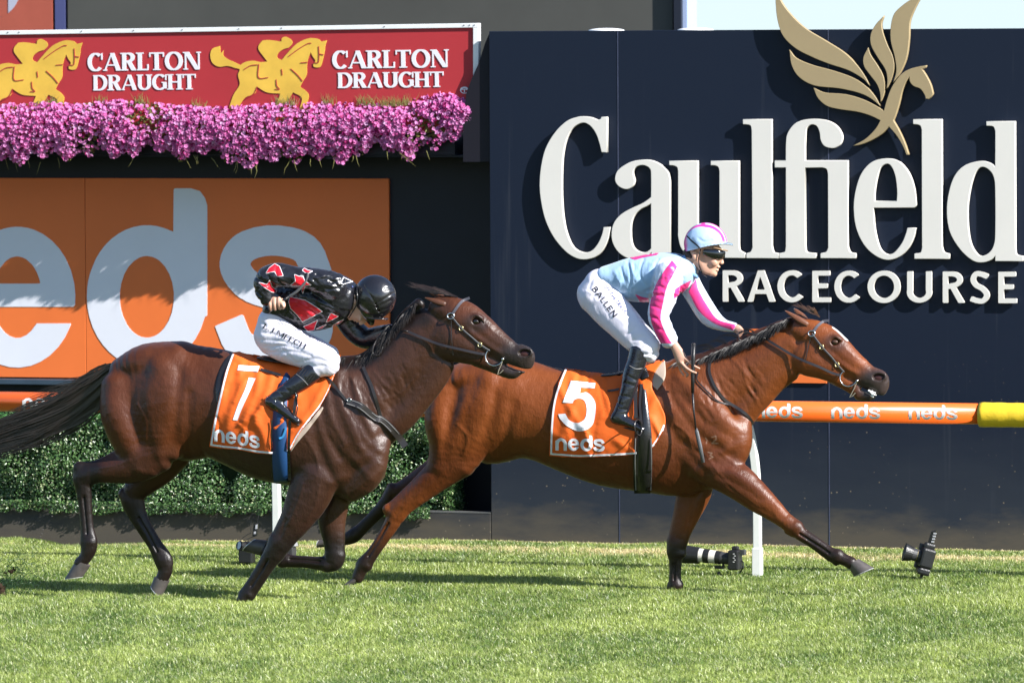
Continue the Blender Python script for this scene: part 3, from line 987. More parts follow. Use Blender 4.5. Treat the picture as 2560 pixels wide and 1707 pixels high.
tag(lg.build("ledge", simple_mat("ledge_blue", (0.035, 0.06, 0.09), 0.45, 0.5, var=0.2), bevel=0.004), "slate blue ledge running along the foot of the orange board", "ledge")

# ------------------------------------------------------------------ red sign
YR = 5.02
red = thing("red_sign", "red advertising hoarding in a white frame with yellow galloping horse emblems above the flowers", "sign", (-4.5, YR, 3.6))
def quadpx(mbx, pts, yf, th):
    P = [on_y(u, v, yf) for u, v in pts]
    mbx.add([(p.x, yf, p.z) for p in P]+[(p.x, yf+th, p.z) for p in P],
            [(0,1,2,3),(7,6,5,4),(0,4,5,1),(1,5,6,2),(2,6,7,3),(3,7,4,0)])
mb = MB(); quadpx(mb, [(-300, 345), (1184, 330), (1184, 69), (-300, 93)], YR, 0.03); mb.build("sign_panel", M_RED, red)
mb = MB(); quadpx(mb, [(-300, 92.5), (1196, 69.5), (1196, 58.5), (-300, 82)], YR-0.018, 0.07)
quadpx(mb, [(1182.5, 332), (1196, 332), (1196, 69.8), (1182.5, 70)], YR-0.018, 0.07); mb.build("frame", M_FRAME, red, bevel=0.003)
M_RIVET = simple_mat("rivet", (0.12, 0.12, 0.13), 0.4)
mb = MB()
for u in (20, 48, 204, 334, 456, 597, 704, 961, 1160, 1174, 1186):
    p = on_y(u, 86.5-(u+300)*0.0155, YR-0.019); mb.ball(p, 0.006, 6, 4)
rv = mb.build("rivets", M_RIVET, red); rv["kind"] = "stuff"
ST = dict(thick=0.215, thin=0.085, serif=0.13)
def put_text(loops, yf, mat, par, nm="lettering", th=0.004):
    plane_letter(nm, [lp for g in loops for lp in g], yf, th, mat, par)
for i, (du, dv) in enumerate(((0, 0), (611.5, -6.0))):
    for wds, ua, va, ub, vb_, hh in (("CARLTON", 219, 178.6, 501, 176.0, 44.5), ("DRAUGHT", 232.5, 227.0, 489.5, 225.5, 38.5)):
        if i == 1: ub += 8
        put_text(text_loops(wds, ua+du, va+dv, ub+du, vb_+dv-1.5, hh, gap=0.035, **ST), YR-0.006, M_WHITE, red)
E2 = lambda du, dv: (lambda x, y: (640+x/3.672+du, y/3.672+dv))
EM = [[(-330,425,1),(-400,450),(-420,510),(-400,580),(-340,615),(-260,608),(-190,628),(-150,640),(-165,690),(-150,760),(-160,800),(-210,880),(-250,1000,1),(-170,1000,1),(-100,900),(-10,860),(5,795,1),(100,850),(225,862,1),(170,1000,1),(250,1000,1),(340,850,1),(420,900),(400,1000,1),(450,1000,1),(485,890),(460,840),(405,800,1),(430,750),(465,690),(468,600),(480,540),(502,480,1),(520,520),(545,560),(525,592,1),(530,615),(570,622),(600,600),(630,480),(635,430),(652,373,1),(600,385,1),(570,360),(500,352),(440,368,1),(380,400),(330,445),(270,512,1),(235,555,1),(195,530),(205,490),(250,455),(300,440,1),(332,405),(325,370),(275,340),(240,352),(232,385,1),(120,370),(60,375,1),(25,420),(25,460),(60,510),(105,568,1),(40,572),(-30,560),(-100,572),(-145,600,1),(-200,572),(-260,545),(-300,510),(-298,465,1),(-325,495,1)]]
ELN = [[(300,520),(380,460),(470,405),(505,400)],[(25,595),(22,715),(110,715)],[(-110,640),(-50,605),(10,598)],[(575,430),(578,500),(572,575),(535,578)],[(578,498),(618,505)],[(185,735),(190,790),(215,822),(175,822)],[(320,635),(380,690),(425,745)],[(10,800),(-20,860),(-90,905)],[(410,580),(470,575)],[(235,640),(240,690)]]
for du, dv in ((0, 0), (-611.4, 5.7)):
    f = E2(du, dv)
    plane_letter("emblem", [mapo(f, EM[0])], YR-0.006, 0.004, M_YPRINT, red)
    s2 = Shape2(640-440/3.672+du, 85, 640+680/3.672+du, 280, 0.5)
    for ln in ELN: s2.stroke([f(*p) for p in spl(ln, 4)], 2.1, butt=False)
    plane_letter("emblem_lines", s2.loops(0.15), YR-0.010, 0.003, M_RED, red)
s2 = Shape2(1145, 215, 1175, 240, 0.4); s2.ell(1161, 226, 11, 8.5); s2.ell(1161, 227, 8.2, 5.8, 'sub'); s2.stroke([(1151, 224), (1171, 224)], 2.2); s2.stroke([(1161, 224), (1161, 232)], 2.2)
plane_letter("roundel", s2.loops(0.1), YR-0.006, 0.004, M_WHITE, red)

# ------------------------------------------------------------------ video board behind
YV = 11.0
screen = thing("video_board", "huge dark grey video screen with a dull orange and blue corner behind the signs", "screen", (-4, YV, 2))
M_SCR = simple_mat("screen_grey", (0.080, 0.080, 0.072), 0.7, 0.2, var=0.14, vscale=0.9)
def pxbox(ua, va, ub, vb, yf, th):
    a, b = on_y(ua, va, yf), on_y(ub, vb, yf); m = MB(); m.box(a.x, yf, b.z, b.x, yf+th, a.z); return m
pxbox(166, -420, 1683, 420, YV, 0.3).build("screen_face", M_SCR, screen)
pxbox(-700, -420, 134, 420, YV, 0.3).build("screen_picture", simple_mat("screen_orange", (0.42, 0.10, 0.065), 0.7, 0.2, var=0.08), screen)
pxbox(134, -420, 166, 420, YV, 0.3).build("screen_picture", simple_mat("screen_blue", (0.075, 0.085, 0.21), 0.7, 0.2), screen)
pxbox(1683, -425, 1704, 425, YV-0.08, 0.45).build("screen_frame", simple_mat("screen_frame", (0.010, 0.013, 0.026), 0.4), screen)
pxbox(1704, -425, 1719, 425, YV-0.02, 0.35).build("screen_frame", simple_mat("screen_trim", (0.36, 0.45, 0.66), 0.5), screen)
s2 = Shape2(-80, -120, 60, 60, 1.0); s2.ell(-8, -45, 62, 88); plane_letter("screen_lettering", s2.loops(0.3), YV-0.004, 0.004, simple_mat("screen_pale", (0.46, 0.46, 0.56), 0.6), screen)

# ------------------------------------------------------------------ running rail
YRail = 1.70
rc = on_y(2200, 1031.2, YRail); rz = rc.z
rail = thing("running_rail", "round orange running rail on white posts with pale lower-case lettering and a yellow sleeve", "rail", (0, YRail, 0))
xe = on_y(2451, 1035, YRail).x
M_RAIL = simple_mat("rail_orange", (0.84, 0.135, 0.018), 0.28, 0.5, coat=0.3, var=0.05, vscale=3)
mb = MB(); mb.tube([(-9, YRail, rz), (-4, YRail, rz), (0, YRail, rz), (xe+0.01, YRail, rz)], 0.0835, 40); rt = mb.build("rail_tube", M_RAIL, rail, smooth=True)
F1 = []
yel = MB(); n_ = 60
pts_ = [(xe - 0.004 + 2.2*i/n_, YRail, rz-0.006) for i in range(n_+1)]
yel.tube(pts_, [0.098+0.0012*math.sin(i*1.7)+0.001*math.sin(i*0.61) for i in range(n_+1)], 32)
yo = yel.build("padding_sleeve", simple_mat("vinyl_yellow", (0.82, 0.56, 0.03), 0.4, 0.4, bump=0.5, bscale=12, bstretch=(1, .4, 1)), rail, smooth=True)
bv = bvh_of(rt)
M_RW = simple_mat("rail_print", (0.82, 0.80, 0.78), 0.4)
for u0 in [56+187*k for k in range(0, 9)] + [1884.5, 2078, 2271.5]:
    v0 = 1047.5-(2200-u0)*0.0108+(-0.8 if u0 < 1000 else 0)
    u1 = u0+(122.5 if u0 > 1800 else 119); lps = neds_loops(u0, v0, u1, v0+1.3, 29.0)
    decal("lettering", [lp for g in lps for lp in g], bv, M_RW, rail, off=0.0015, cut=6)
M_POST = simple_mat("post_white", (0.80, 0.82, 0.78), 0.4, 0.5, var=0.05, vscale=12)
for xp in (-7.33, -3.24, 0.86, 4.95):
    pts = [(xp, 1.76, -0.05), (xp, 1.76, 0.30), (xp-.002, 1.76, 0.62), (xp-.012, 1.76, 0.85), (xp-.035, 1.755, 1.05), (xp-.062, 1.745, 1.2), (xp-.085, 1.735, rz-0.05)]
    P = spl(pts, 4); vs = []
    for i, p in enumerate(P):
        t = Vector(P[min(i+1, len(P)-1)]-P[max(i-1, 0)]).normalized(); sx = Vector((1, 0, 0)); sy = t.cross(sx)
        for a, b in ((-1, -1), (1, -1), (1, 1), (-1, 1)):
            vs.append(Vector(p)+sx*a*0.030+sy*b*0.034)
    m = MB(); fs = []
    for i in range(len(P)-1):
        for k in range(4): fs.append((i*4+k, i*4+(k+1) % 4, (i+1)*4+(k+1) % 4, (i+1)*4+k))
    fs += [(3, 2, 1, 0), tuple((len(P)-1)*4+k for k in range(4))]
    m.add(vs, fs); po = m.build("post", M_POST, rail, bevel=0.006)
    m = MB(); m.box(xp-0.037, 1.76-0.041, -0.06, xp+0.037, 1.76+0.041, 0.235); m.build("post_socket", M_POST, rail, bevel=0.005)

# ------------------------------------------------------------------ horses
PX = 0.00314
def coat_mat(name, rough=0.36, tint=1.0):
    m, nt, b = new_mat(name)
    a = N(nt, "ShaderNodeAttribute", attribute_name="col")
    tc = N(nt, "ShaderNodeTexCoord")
    nz = N(nt, "ShaderNodeTexNoise", i_Scale=5.0, i_Detail=5.0); nt.links.new(tc.outputs["Object"], nz.inputs["Vector"])
    mr = N(nt, "ShaderNodeMapRange", i_1=0.3, i_2=0.7, i_3=0.86, i_4=1.12); nt.links.new(nz.outputs["Fac"], mr.inputs[0])
    mx = N(nt, "ShaderNodeMix", data_type='RGBA', blend_type='MULTIPLY'); mx.inputs[0].default_value = 1
    nt.links.new(a.outputs["Color"], mx.inputs[6]); nt.links.new(mr.outputs[0], mx.inputs[7])
    nt.links.new(mx.outputs[2], b.inputs["Base Color"])
    b.inputs["Roughness"].default_value = rough
    b.inputs["Specular IOR Level"].default_value = 0.36
    b.inputs["Sheen Weight"].default_value = 0.02; b.inputs["Sheen Roughness"].default_value = 0.4
    # fine sweat ripples and hair
    n2 = N(nt, "ShaderNodeTexNoise", i_Scale=46.0, i_Detail=5.0, i_Roughness=0.7); mp = N(nt, "ShaderNodeMapping"); mp.inputs["Scale"].default_value = (1.6, 1, 0.5)
    mp.inputs["Rotation"].default_value = (0, 0.5, 0)
    nt.links.new(tc.outputs["Object"], mp.inputs[0]); nt.links.new(mp.outputs[0], n2.inputs["Vector"])
    n3 = N(nt, "ShaderNodeTexNoise", i_Scale=14.0, i_Detail=3.0); nt.links.new(tc.outputs["Object"], n3.inputs["Vector"])
    ad = N(nt, "ShaderNodeMath", operation='MULTIPLY_ADD', i_1=2.2); nt.links.new(n3.outputs["Fac"], ad.inputs[0]); nt.links.new(n2.outputs["Fac"], ad.inputs[2])
    bp = N(nt, "ShaderNodeBump", i_Strength=0.42, i_Distance=0.008); nt.links.new(ad.outputs[0], bp.inputs["Height"]); nt.links.new(bp.outputs[0], b.inputs["Normal"])
    mr3 = N(nt, "ShaderNodeMapRange", i_1=0.3, i_2=0.7, i_3=rough-0.06, i_4=rough+0.10); nt.links.new(nz.outputs["Fac"], mr3.inputs[0]); nt.links.new(mr3.outputs[0], b.inputs["Roughness"])
    return m

M_COAT = coat_mat("bay_coat", 0.38)
M_COAT_D = coat_mat("dark_bay_coat", 0.36)
M_HAIR = simple_mat("mane_hair", (0.008, 0.005, 0.004), 0.5, 0.35, var=0.3, vscale=20)
M_EYE = simple_mat("eye_dark", (0.010, 0.006, 0.004), 0.08, 0.8)
M_HOOF = simple_mat("hoof_horn", (0.075, 0.064, 0.060), 0.45, 0.5, var=0.35, vscale=18)
M_NOS = simple_mat("nostril_lining", (0.05, 0.012, 0.010), 0.5)
M_SHOE = simple_mat("shoe_plate", (0.62, 0.62, 0.60), 0.3, 0.5, metal=0.6)

class Horse:
    def __init__(s, yc, lo, hi, h):
        s.yc = yc; s.f = Field(lo, hi, h)
    def P(s, u, v, w=0.0):
        return on_y(u, v, s.yc - w)
    def sw(s, rows, k=0.03, op='add', n=4, half=PX):
        """rows: (u, v, w, a_px, b_px)"""
        pts = [s.P(r[0], r[1], r[2]) for r in rows]
        s.f.sweep(pts, [r[3]*half for r in rows], [r[4]*half for r in rows], k, op, n=n)
    def bump(s, rows, sig, amp, side=None):
        pts = [s.P(u, v, 0.2) for u, v in rows]
        yl = None if side is None else ((s.yc-1.0, s.yc-0.02) if side > 0 else (s.yc+0.02, s.yc+1.0))
        s.f.line_disp(pts, sig*PX, amp, yl)

def joint(hr, K, Ft, back, w, hw=14, groove=True, knee=True):
    """tendon channel, fetlock tuft and knee bone of a lower leg"""
    K = np.array(K, float); Ft = np.array(Ft, float); b = np.array(back, float); sg = 1 if w > 0 else -1
    if groove:
        for s_ in (1, -1):
            pts = [hr.P(*(K+(Ft-K)*t+b*2.5), w+s_*hw*.78*PX) for t in (.14, .35, .6, .84)]
            hr.f.sweep(pts, 2.6*PX, 2.6*PX, .006, 'sub')
    hr.f.sweep([hr.P(*(Ft+b*13-(Ft-K)*.03), w), hr.P(*(Ft+b*15+(Ft-K)*.06), w)], 6.5*PX, 7*PX, .010)
    hr.f.ellip(hr.P(*(Ft-b*5), w), (16*PX, 15.5*PX, 16*PX), .008)
    if knee:
        hr.f.sweep([hr.P(*(K+b*15-(Ft-K)*.10), w), hr.P(*(K+b*14+(Ft-K)*.02), w)], 7*PX, 7*PX, .012)
        hr.f.ellip(hr.P(*(K-b*7), w), (19*PX, 17*PX, 17*PX), .010)

def trunk(hr, st, k=0.03):
    """st: stations (u, vtop, vbot, half width in m, w); lofted, widest a little below the middle"""
    pts = []; A = []; B = []
    for r in st:
        u, vt, vb, w = r[:4]
        pts.append(hr.P(u, (vt+vb)/2, r[4] if len(r) > 4 else 0)); A.append((vb-vt)/2*PX); B.append(w)
    hr.f.sweep(pts, A, B, k, n=5)

def make_horse5():
    lo = on_y(1020, 1500, 0.5); hi = on_y(2235, 735, -0.5)
    hr = Horse(0.05, (lo.x-0.80, -0.47, -0.02), (hi.x+0.06, 0.55, 2.5), 0.0072)
    # barrel and quarters
    trunk(hr, [(1160, 925, 1130, .215), (1215, 903, 1160, .26), (1290, 897, 1146, .275), (1360, 915, 1154, .265), (1440, 930, 1186, .275),
               (1520, 938, 1215, .285), (1600, 925, 1229, .27), (1660, 906, 1238, .235), (1720, 905, 1236, .20), (1775, 925, 1222, .175)])
    hr.sw([(1120, 960, .0, 38, 52), (1180, 945, 0, 45, 70), (1250, 930, 0, 36, 60)], .05)              # croup
    for sgn in (1, -1):
        w = .135*sgn
        hr.sw([(1115, 985, w*.8, 42, 36), (1108, 1050, w, 48, 40), (1120, 1110, w, 48, 38), (1110, 1165, w, 42, 30)], .05)   # hamstrings
        hr.sw([(1230, 960, w*1.0, 50, 40), (1190, 1040, w*1.05, 66, 44), (1160, 1110, w*1.05, 54, 38), (1155, 1160, w, 34, 28)], .05)  # thigh
        hr.sw([(1255, 985, w*1.1, 32, 30), (1215, 1075, w*1.15, 30, 24), (1180, 1150, w*1.05, 22, 20)], .03)
    # near hind leg (on the turf)
    w = .13
    hr.sw([(1150, 1150, w, 44, 32), (1100, 1185, w, 40, 28), (1050, 1228, w, 31, 23), (1010, 1262, w, 26, 19), (990, 1285, w, 26, 17)], .03)
    hr.sw([(968, 1272, w, 13, 11), (985, 1292, w, 21, 15), (974, 1318, w, 19, 13), (955, 1348, w, 16.5, 12), (932, 1382, w, 16, 12), (912, 1408, w, 19.5, 15), (902, 1425, w, 16.5, 13), (894, 1444, w, 15, 13)], .012)
    hr.sw([(1090, 1160, w, 15, 12), (1040, 1205, w, 10, 9), (990, 1250, w, 8, 8), (968, 1272, w, 10, 9)], .022)   # tendon of the hock
    # far hind leg (trailing)
    w = -.13
    hr.sw([(1130, 1160, w, 42, 30), (1080, 1185, w, 36, 25), (1030, 1212, w, 27, 20), (992, 1232, w, 23, 17)], .03)
    hr.sw([(985, 1222, w, 20, 15), (965, 1258, w, 19, 14), (935, 1290, w, 16, 12), (905, 1320, w, 16, 12), (884, 1338, w, 19, 14), (862, 1348, w, 15, 13), (838, 1352, w, 14, 13)], .012)
    # shoulder, chest
    for sgn in (1, -1):
        w = .12*sgn
        hr.sw([(1690, 950, .055*sgn, 40, 20), (1735, 1010, w*.95, 52, 24), (1790, 1075, w*1.1, 58, 26), (1815, 1120, w*1.05, 50, 24)], .05)   # shoulder
        hr.sw([(1700, 1040, w*1.15, 46, 22), (1735, 1110, w*1.2, 48, 22), (1760, 1165, w*1.1, 42, 22)], .04)   # upper arm
        hr.sw([(1845, 1065, w*.5, 34, 28), (1850, 1110, w*.7, 30, 28), (1835, 1155, w*.75, 26, 24)], .03)      # breast
    hr.sw([(1800, 1100, 0, 62, 55), (1790, 1165, 0, 50, 50)], .05)
    # extended near fore
    w = .125
    hr.sw([(1775, 1160, w*.9, 52, 32), (1838, 1198, w, 46, 29), (1895, 1245, w, 36, 24), (1940, 1282, w, 25, 18), (1965, 1302, w, 21, 17)], .035)
    hr.sw([(1965, 1302, w, 20, 16), (1985, 1318, w, 21, 17), (2003, 1334, w, 17, 13), (2035, 1354, w, 15, 12), (2068, 1377, w, 15, 12), (2090, 1390, w, 18, 15), (2110, 1398, w, 15, 13), (2128, 1407, w, 16, 14)], .012)
    hr.sw([(1995, 1342, w, 6, 6), (2030, 1364, w, 6, 6), (2075, 1396, w, 8, 8)], .008)
    # far fore (weight bearing)
    w = -.12
    hr.sw([(1745, 1180, w, 46, 30), (1735, 1230, w, 44, 27), (1718, 1280, w, 35, 23), (1702, 1325, w, 28, 19), (1693, 1358, w, 25, 18)], .03)
    hr.sw([(1692, 1352, w, 25, 18), (1690, 1378, w, 24, 18), (1689, 1402, w, 17, 14), (1688, 1435, w, 15.5, 12), (1688, 1462, w, 17, 14), (1689, 1484, w, 16, 14)], .012)
    # neck
    hr.sw([(1725, 985, 0, 82, 50), (1775, 975, 0, 88, 44), (1825, 955, 0, 80, 36), (1875, 930, 0, 68, 30), (1925, 905, 0, 64, 25), (1965, 880, 0, 58, 23), (1990, 868, 0, 50, 22)], .05)
    hr.sw([(1860, 1030, 0, 36, 28), (1895, 990, 0, 36, 26), (1935, 950, 0, 33, 22), (1975, 925, 0, 28, 18)], .04)   # throat side
    hr.sw([(1690, 912, 0, 16, 16), (1760, 898, 0, 18, 11), (1830, 868, 0, 16, 9), (1900, 838, 0, 16, 9), (1960, 812, 0, 14, 9), (1990, 800, 0, 12, 10)], .03)  # crest
    # head
    hr.sw([(1995, 822, 0, 30, 22), (2030, 838, 0, 40, 27), (2065, 860, 0, 46, 30), (2100, 890, 0, 42, 25), (2140, 920, 0, 34, 20), (2172, 943, 0, 29, 19), (2192, 955, 0, 27, 19)], .02)
    hr.sw([(2005, 880, .022, 48, 20), (2030, 895, .03, 48, 21), (2060, 912, .03, 38, 18), (2095, 935, .02, 26, 15)], .02)   # cheek
    hr.sw([(2005, 880, -.022, 48, 20), (2030, 895, -.03, 48, 21), (2060, 912, -.03, 38, 18), (2095, 935, -.02, 26, 15)], .02)
    hr.sw([(2085, 938, 0, 22, 16), (2115, 955, 0, 20, 14), (2145, 975, 0, 18, 14), (2165, 987, 0, 15, 14)], .015)   # lower jaw
    hr.sw([(2148, 988, 0, 13, 13), (2168, 990, 0, 13, 13), (2182, 988, 0, 9, 11)], .01)     # chin and lower lip
    hr.sw([(2185, 945, 0, 27, 19), (2200, 952, 0, 24, 18), (2202, 972, 0, 17, 15), (2196, 984, 0, 11, 12)], .012)   # muzzle
    return hr

HC5 = dict(base=(0.195, 0.050, 0.0105), light=(0.26, 0.085, 0.022), dark=(0.060, 0.014, 0.005))

def head_detail(hr, sc, eye, nos, mouth, ridge, closed=False):
    """eye/nostril/mouth relief; all positions in photo px"""
    for sg in (1, -1):
        e = hr.P(eye[0], eye[1], eye[2]*sg)
        hr.f.ellip(e, (0.030, 0.022, 0.022), 0.012, 'sub')
        hr.f.sweep([hr.P(eye[0]-13, eye[1]-10, (eye[2]-.004)*sg), hr.P(eye[0]+2, eye[1]-15, (eye[2]+.002)*sg), hr.P(eye[0]+15, eye[1]-7, (eye[2]-.004)*sg)], .014, .014, .012)
        n = hr.P(nos[0], nos[1], nos[2]*sg)
        hr.f.sweep([hr.P(nos[0]-17, nos[1]-2, (nos[2]-.012)*sg), hr.P(nos[0], nos[1]+6, nos[2]*sg), hr.P(nos[0]+17, nos[1]+2, (nos[2]-.010)*sg), hr.P(nos[0]+14, nos[1]-9, (nos[2]-.012)*sg), hr.P(nos[0]-6, nos[1]-11, (nos[2]-.006)*sg), hr.P(nos[0]-17, nos[1]-2, (nos[2]-.012)*sg)], .011, .011, .010)
        hr.f.ellip(n + Vector((0, -.004*sg, 0)), (0.047, 0.035, 0.026), 0.005, 'sub')
    hr.f.sweep([hr.P(*m, 0) for m in mouth], 4*PX, .12, .006, 'sub')

def paint(V, fn):
    U = proj_np(V)
    return fn(V, U)

def mixc(a, b, t):
    return a*(1-t[:, None])+b*t[:, None]

def sstep(x, a, b):
    t = np.clip((x-a)/(b-a), 0, 1); return t*t*(3-2*t)

def hair_strips(name, mat, parent, strands, label=None):
    """strands: list of (points array (m,3), root width). each strand is a tapered ribbon pair"""
    V = []; Fc = []
    for pts, w in strands:
        m = len(pts); n0 = len(V)
        pts = np.array(pts)
        d = np.gradient(pts, axis=0)
        view = np.array([0.25, -1.0, 0.1])
        sd = np.cross(d, view); sd /= (np.linalg.norm(sd, axis=1)[:, None]+1e-9)
        for i in range(m):
            ww = w*(1-(i/(m-1))**2*0.85)*0.5
            V.append(pts[i]+sd[i]*ww); V.append(pts[i]-sd[i]*ww)
        for i in range(m-1):
            Fc.append((n0+2*i, n0+2*i+1, n0+2*i+3, n0+2*i+2))
    o = mesh_from(name, np.array(V), np.array(Fc, dtype=np.int32), mat, parent, smooth=False, label=label)
    o["kind"] = "thing"
    return o

def hoof(hr, parent, pts_px, w, width, name="hoof", shoe=True):
    """solid hoof from its side outline: pts_px = coronet back, coronet front, toe, heel"""
    cb, cf, toe, heel = [hr.P(u, v, w) for u, v in pts_px]
    L = Vector((0, 1, 0)); V = []; n = 14
    rings = []
    for t in (0, .25, .55, .85, 1.0):
        back = cb.lerp(heel, t); front = cf.lerp(toe, t)
        c = (back+front)/2; a = (front-back)/2
        ring = []
        for k in range(n):
            th = 2*math.pi*k/n
            ring.append(c + a*math.cos(th) + L*math.sin(th)*width*(0.88+.16*t)*(1 if math.cos(th) > -.3 else .9))
        rings.append(ring)
    mb = MB(); vs = [p for r in rings for p in r]; fs = []
    for i in range(len(rings)-1):
        for k in range(n): fs.append((i*n+k, i*n+(k+1) % n, (i+1)*n+(k+1) % n, (i+1)*n+k))
    fs += [tuple(range(n))[::-1], tuple((len(rings)-1)*n+k for k in range(n))]
    mb.add(vs, fs)
    o = mb.build(name, M_HOOF, parent, smooth=True)
    m = o.modifiers.new("s", 'EDGE_SPLIT'); m.split_angle = math.radians(50)
    if shoe:
        dn = ((toe-cf)+(heel-cb)).normalized(); m2 = MB()
        pts = [rings[-1][k] + dn*0.004 for k in range(n)]
        c = sum(pts, Vector())/n
        pl = [c+(p-c)*0.94 for p in pts if (p-c).dot(cf-cb) > -0.6*(a.length**2) or True]
        m2.tube(pl+[pl[0]], 0.004, 6); m2.build("shoe_rim", M_SHOE, o)
    return o

def build_horse5():
    hr = make_horse5()
    head_detail(hr, 1, (2087, 856, .068), (2196, 943, .052), [(2230, 985), (2205, 992), (2180, 984), (2155, 972)], None)
    f = hr
    # relief: (polyline, sigma px, metres)  + cuts, - raises
    for pl, sg, am in [
        ([(1200, 930), (1180, 1010), (1165, 1090), (1150, 1150)], 9, .005),
        ([(1250, 960), (1235, 1040), (1205, 1110), (1185, 1150)], 8, .006),
        ([(1150, 1000), (1125, 1060), (1118, 1120)], 8, .006),
        ([(1290, 1010), (1270, 1080), (1240, 1130)], 9, .008),
        ([(1225, 1000), (1205, 1080), (1180, 1130)], 14, -.006),
        ([(1290, 955), (1262, 975)], 12, -.008),
        ([(1660, 960), (1690, 1010), (1745, 1085), (1800, 1120)], 6, .006),
        ([(1690, 940), (1740, 985), (1800, 1040), (1860, 1075)], 8, -.006),
        ([(1700, 985), (1760, 1050), (1830, 1095)], 6, .005),
        ([(1650, 1030), (1690, 1090), (1735, 1150), (1765, 1185)], 9, .010),
        ([(1715, 1105), (1760, 1140), (1800, 1160), (1850, 1165)], 6, .006),
        ([(1800, 1190), (1850, 1215), (1900, 1250)], 5, .005),
        ([(1825, 1215), (1880, 1255), (1930, 1290)], 5, .005),
        ([(1830, 1178), (1890, 1215), (1945, 1265)], 7, -.005),
        ([(1850, 1050), (1872, 1090), (1868, 1130)], 7, .005),
        ([(1800, 940), (1850, 985), (1880, 1035)], 12, .004),
        ([(1760, 905), (1830, 890), (1900, 860)], 10, .004),
        ([(1700, 1310), (1715, 1260), (1735, 1225)], 4, .006),
        # head
        ([(2040, 832), (2070, 828), (2095, 842)], 5, .003),
        ([(2058, 880), (2085, 905), (2110, 925), (2130, 935)], 4, -.005),
        ([(2066, 875), (2100, 903), (2135, 925)], 5, .003),
        ([(2120, 880), (2150, 905), (2175, 920)], 6, .003),
        ([(2010, 925), (2040, 935), (2075, 938)], 6, .004),
        ([(2018, 850), (2035, 875), (2050, 905)], 5, .003)]:
        hr.bump(pl, sg*(1.15 if sg >= 6 else 1), am*(1.2 if sg >= 6 else 1.0))
    for pl in ([(1745, 1120), (1775, 1150), (1800, 1185), (1850, 1232), (1900, 1268)], [(1800, 1130), (1835, 1160), (1880, 1190)], [(1560, 1190), (1500, 1175), (1440, 1150), (1390, 1120)],
               [(1690, 1060), (1720, 1085), (1730, 1120)], [(1150, 1060), (1175, 1090), (1165, 1130), (1130, 1170)], [(1120, 880+290), (1080, 1210), (1040, 1240)], [(2060, 892), (2085, 918), (2100, 940)], [(2100, 868), (2125, 892), (2150, 905)],
               [(1820, 900), (1850, 930), (1860, 970), (1880, 1000)], [(1700, 1230), (1712, 1270), (1702, 1310)]):
        hr.bump(pl, 2.6, -.0034)
    for pl in ([(2010, 1344), (2040, 1364), (2075, 1388)], [(1680, 1405), (1679, 1460)], [(960, 1322), (935, 1362), (915, 1392)], [(985, 1290), (1000, 1272)], [(1702, 1300), (1690, 1340)], [(1955, 1296), (1972, 1284)], [(1790, 960), (1800, 1000), (1830, 1040)], [(1770, 990), (1790, 1030)], [(1850, 900), (1870, 950)]):
        hr.bump(pl, 3.0, .004)
    rgw = np.random.default_rng(77)
    for i in range(46):   # skin creases of the neck and elbow
        u = 1740+rgw.random()*150; v = 960+rgw.random()*75-(u-1740)*.35; L = 12+18*rgw.random()
        hr.bump([(u, v), (u+L*.55, v+L*.7), (u+L*.8, v+L*1.3)], 2.4, .0022)
    joint(hr, (985, 1292), (912, 1410), (-.85, -.53), .13, 13, knee=False)
    joint(hr, (1986, 1322), (2092, 1391), (-.54, .84), .125, 13)
    joint(hr, (1690, 1382), (1688, 1462), (-1, 0), -.12, 13)
    V, Fc = hr.f.mesh(2)
    c = HC5
    def col(V, U):
        n = len(U); base = np.array(c['base']); C = np.tile(base, (n, 1))
        zz = V[:, 2]
        # black points of a bay: lower legs, muzzle; coat mixed darker towards the belly
        near = V[:, 1] < hr.yc
        leg = np.zeros(n)
        leg = np.maximum(leg, sstep(pdist(U, [(990, 1285), (955, 1348), (912, 1408), (890, 1460)]), 60, 20)*sstep(U[:, 1], 1255, 1400))
        leg = np.maximum(leg, sstep(pdist(U, [(1050, 1200), (965, 1258), (905, 1320), (830, 1355)]), 60, 36)*(~near)*sstep(U[:, 0], 1090, 960))
        leg = np.maximum(leg, sstep(pdist(U, [(1950, 1290), (2035, 1354), (2128, 1407)]), 60, 36)*sstep(U[:, 0], 1930, 2030)*near)
        leg = np.maximum(leg, sstep(pdist(U, [(1702, 1340), (1690, 1378), (1689, 1484)]), 60, 40)*sstep(U[:, 1], 1310, 1375))
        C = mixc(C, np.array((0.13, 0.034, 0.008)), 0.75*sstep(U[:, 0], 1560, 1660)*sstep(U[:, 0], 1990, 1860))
        C = mixc(C, np.array((0.010, 0.006, 0.005)), leg*0.97)
        mz = sstep(np.hypot(U[:, 0]-2192, U[:, 1]-968), 74, 34)
        C = mixc(C, np.array((0.045, 0.030, 0.027)), mz)
        C = mixc(C, np.array((0.05, 0.025, 0.018)), sstep(np.hypot((U[:, 0]-2087)/1.2, U[:, 1]-857), 34, 12)*0.8)
        C = mixc(C, np.array(c['dark']), sstep(np.hypot((U[:, 0]-2085)/1.4, (U[:, 1]-885)), 60, 20)*0.5)
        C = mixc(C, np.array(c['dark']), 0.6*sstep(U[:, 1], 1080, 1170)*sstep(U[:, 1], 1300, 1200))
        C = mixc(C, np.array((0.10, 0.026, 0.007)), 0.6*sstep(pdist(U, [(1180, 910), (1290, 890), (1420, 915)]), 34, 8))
        C = mixc(C, np.array((0.030, 0.012, 0.009)), sstep(pdist(U, [(1700, 905), (1800, 872), (1900, 838), (1975, 800)]), 22, 6)*.9)
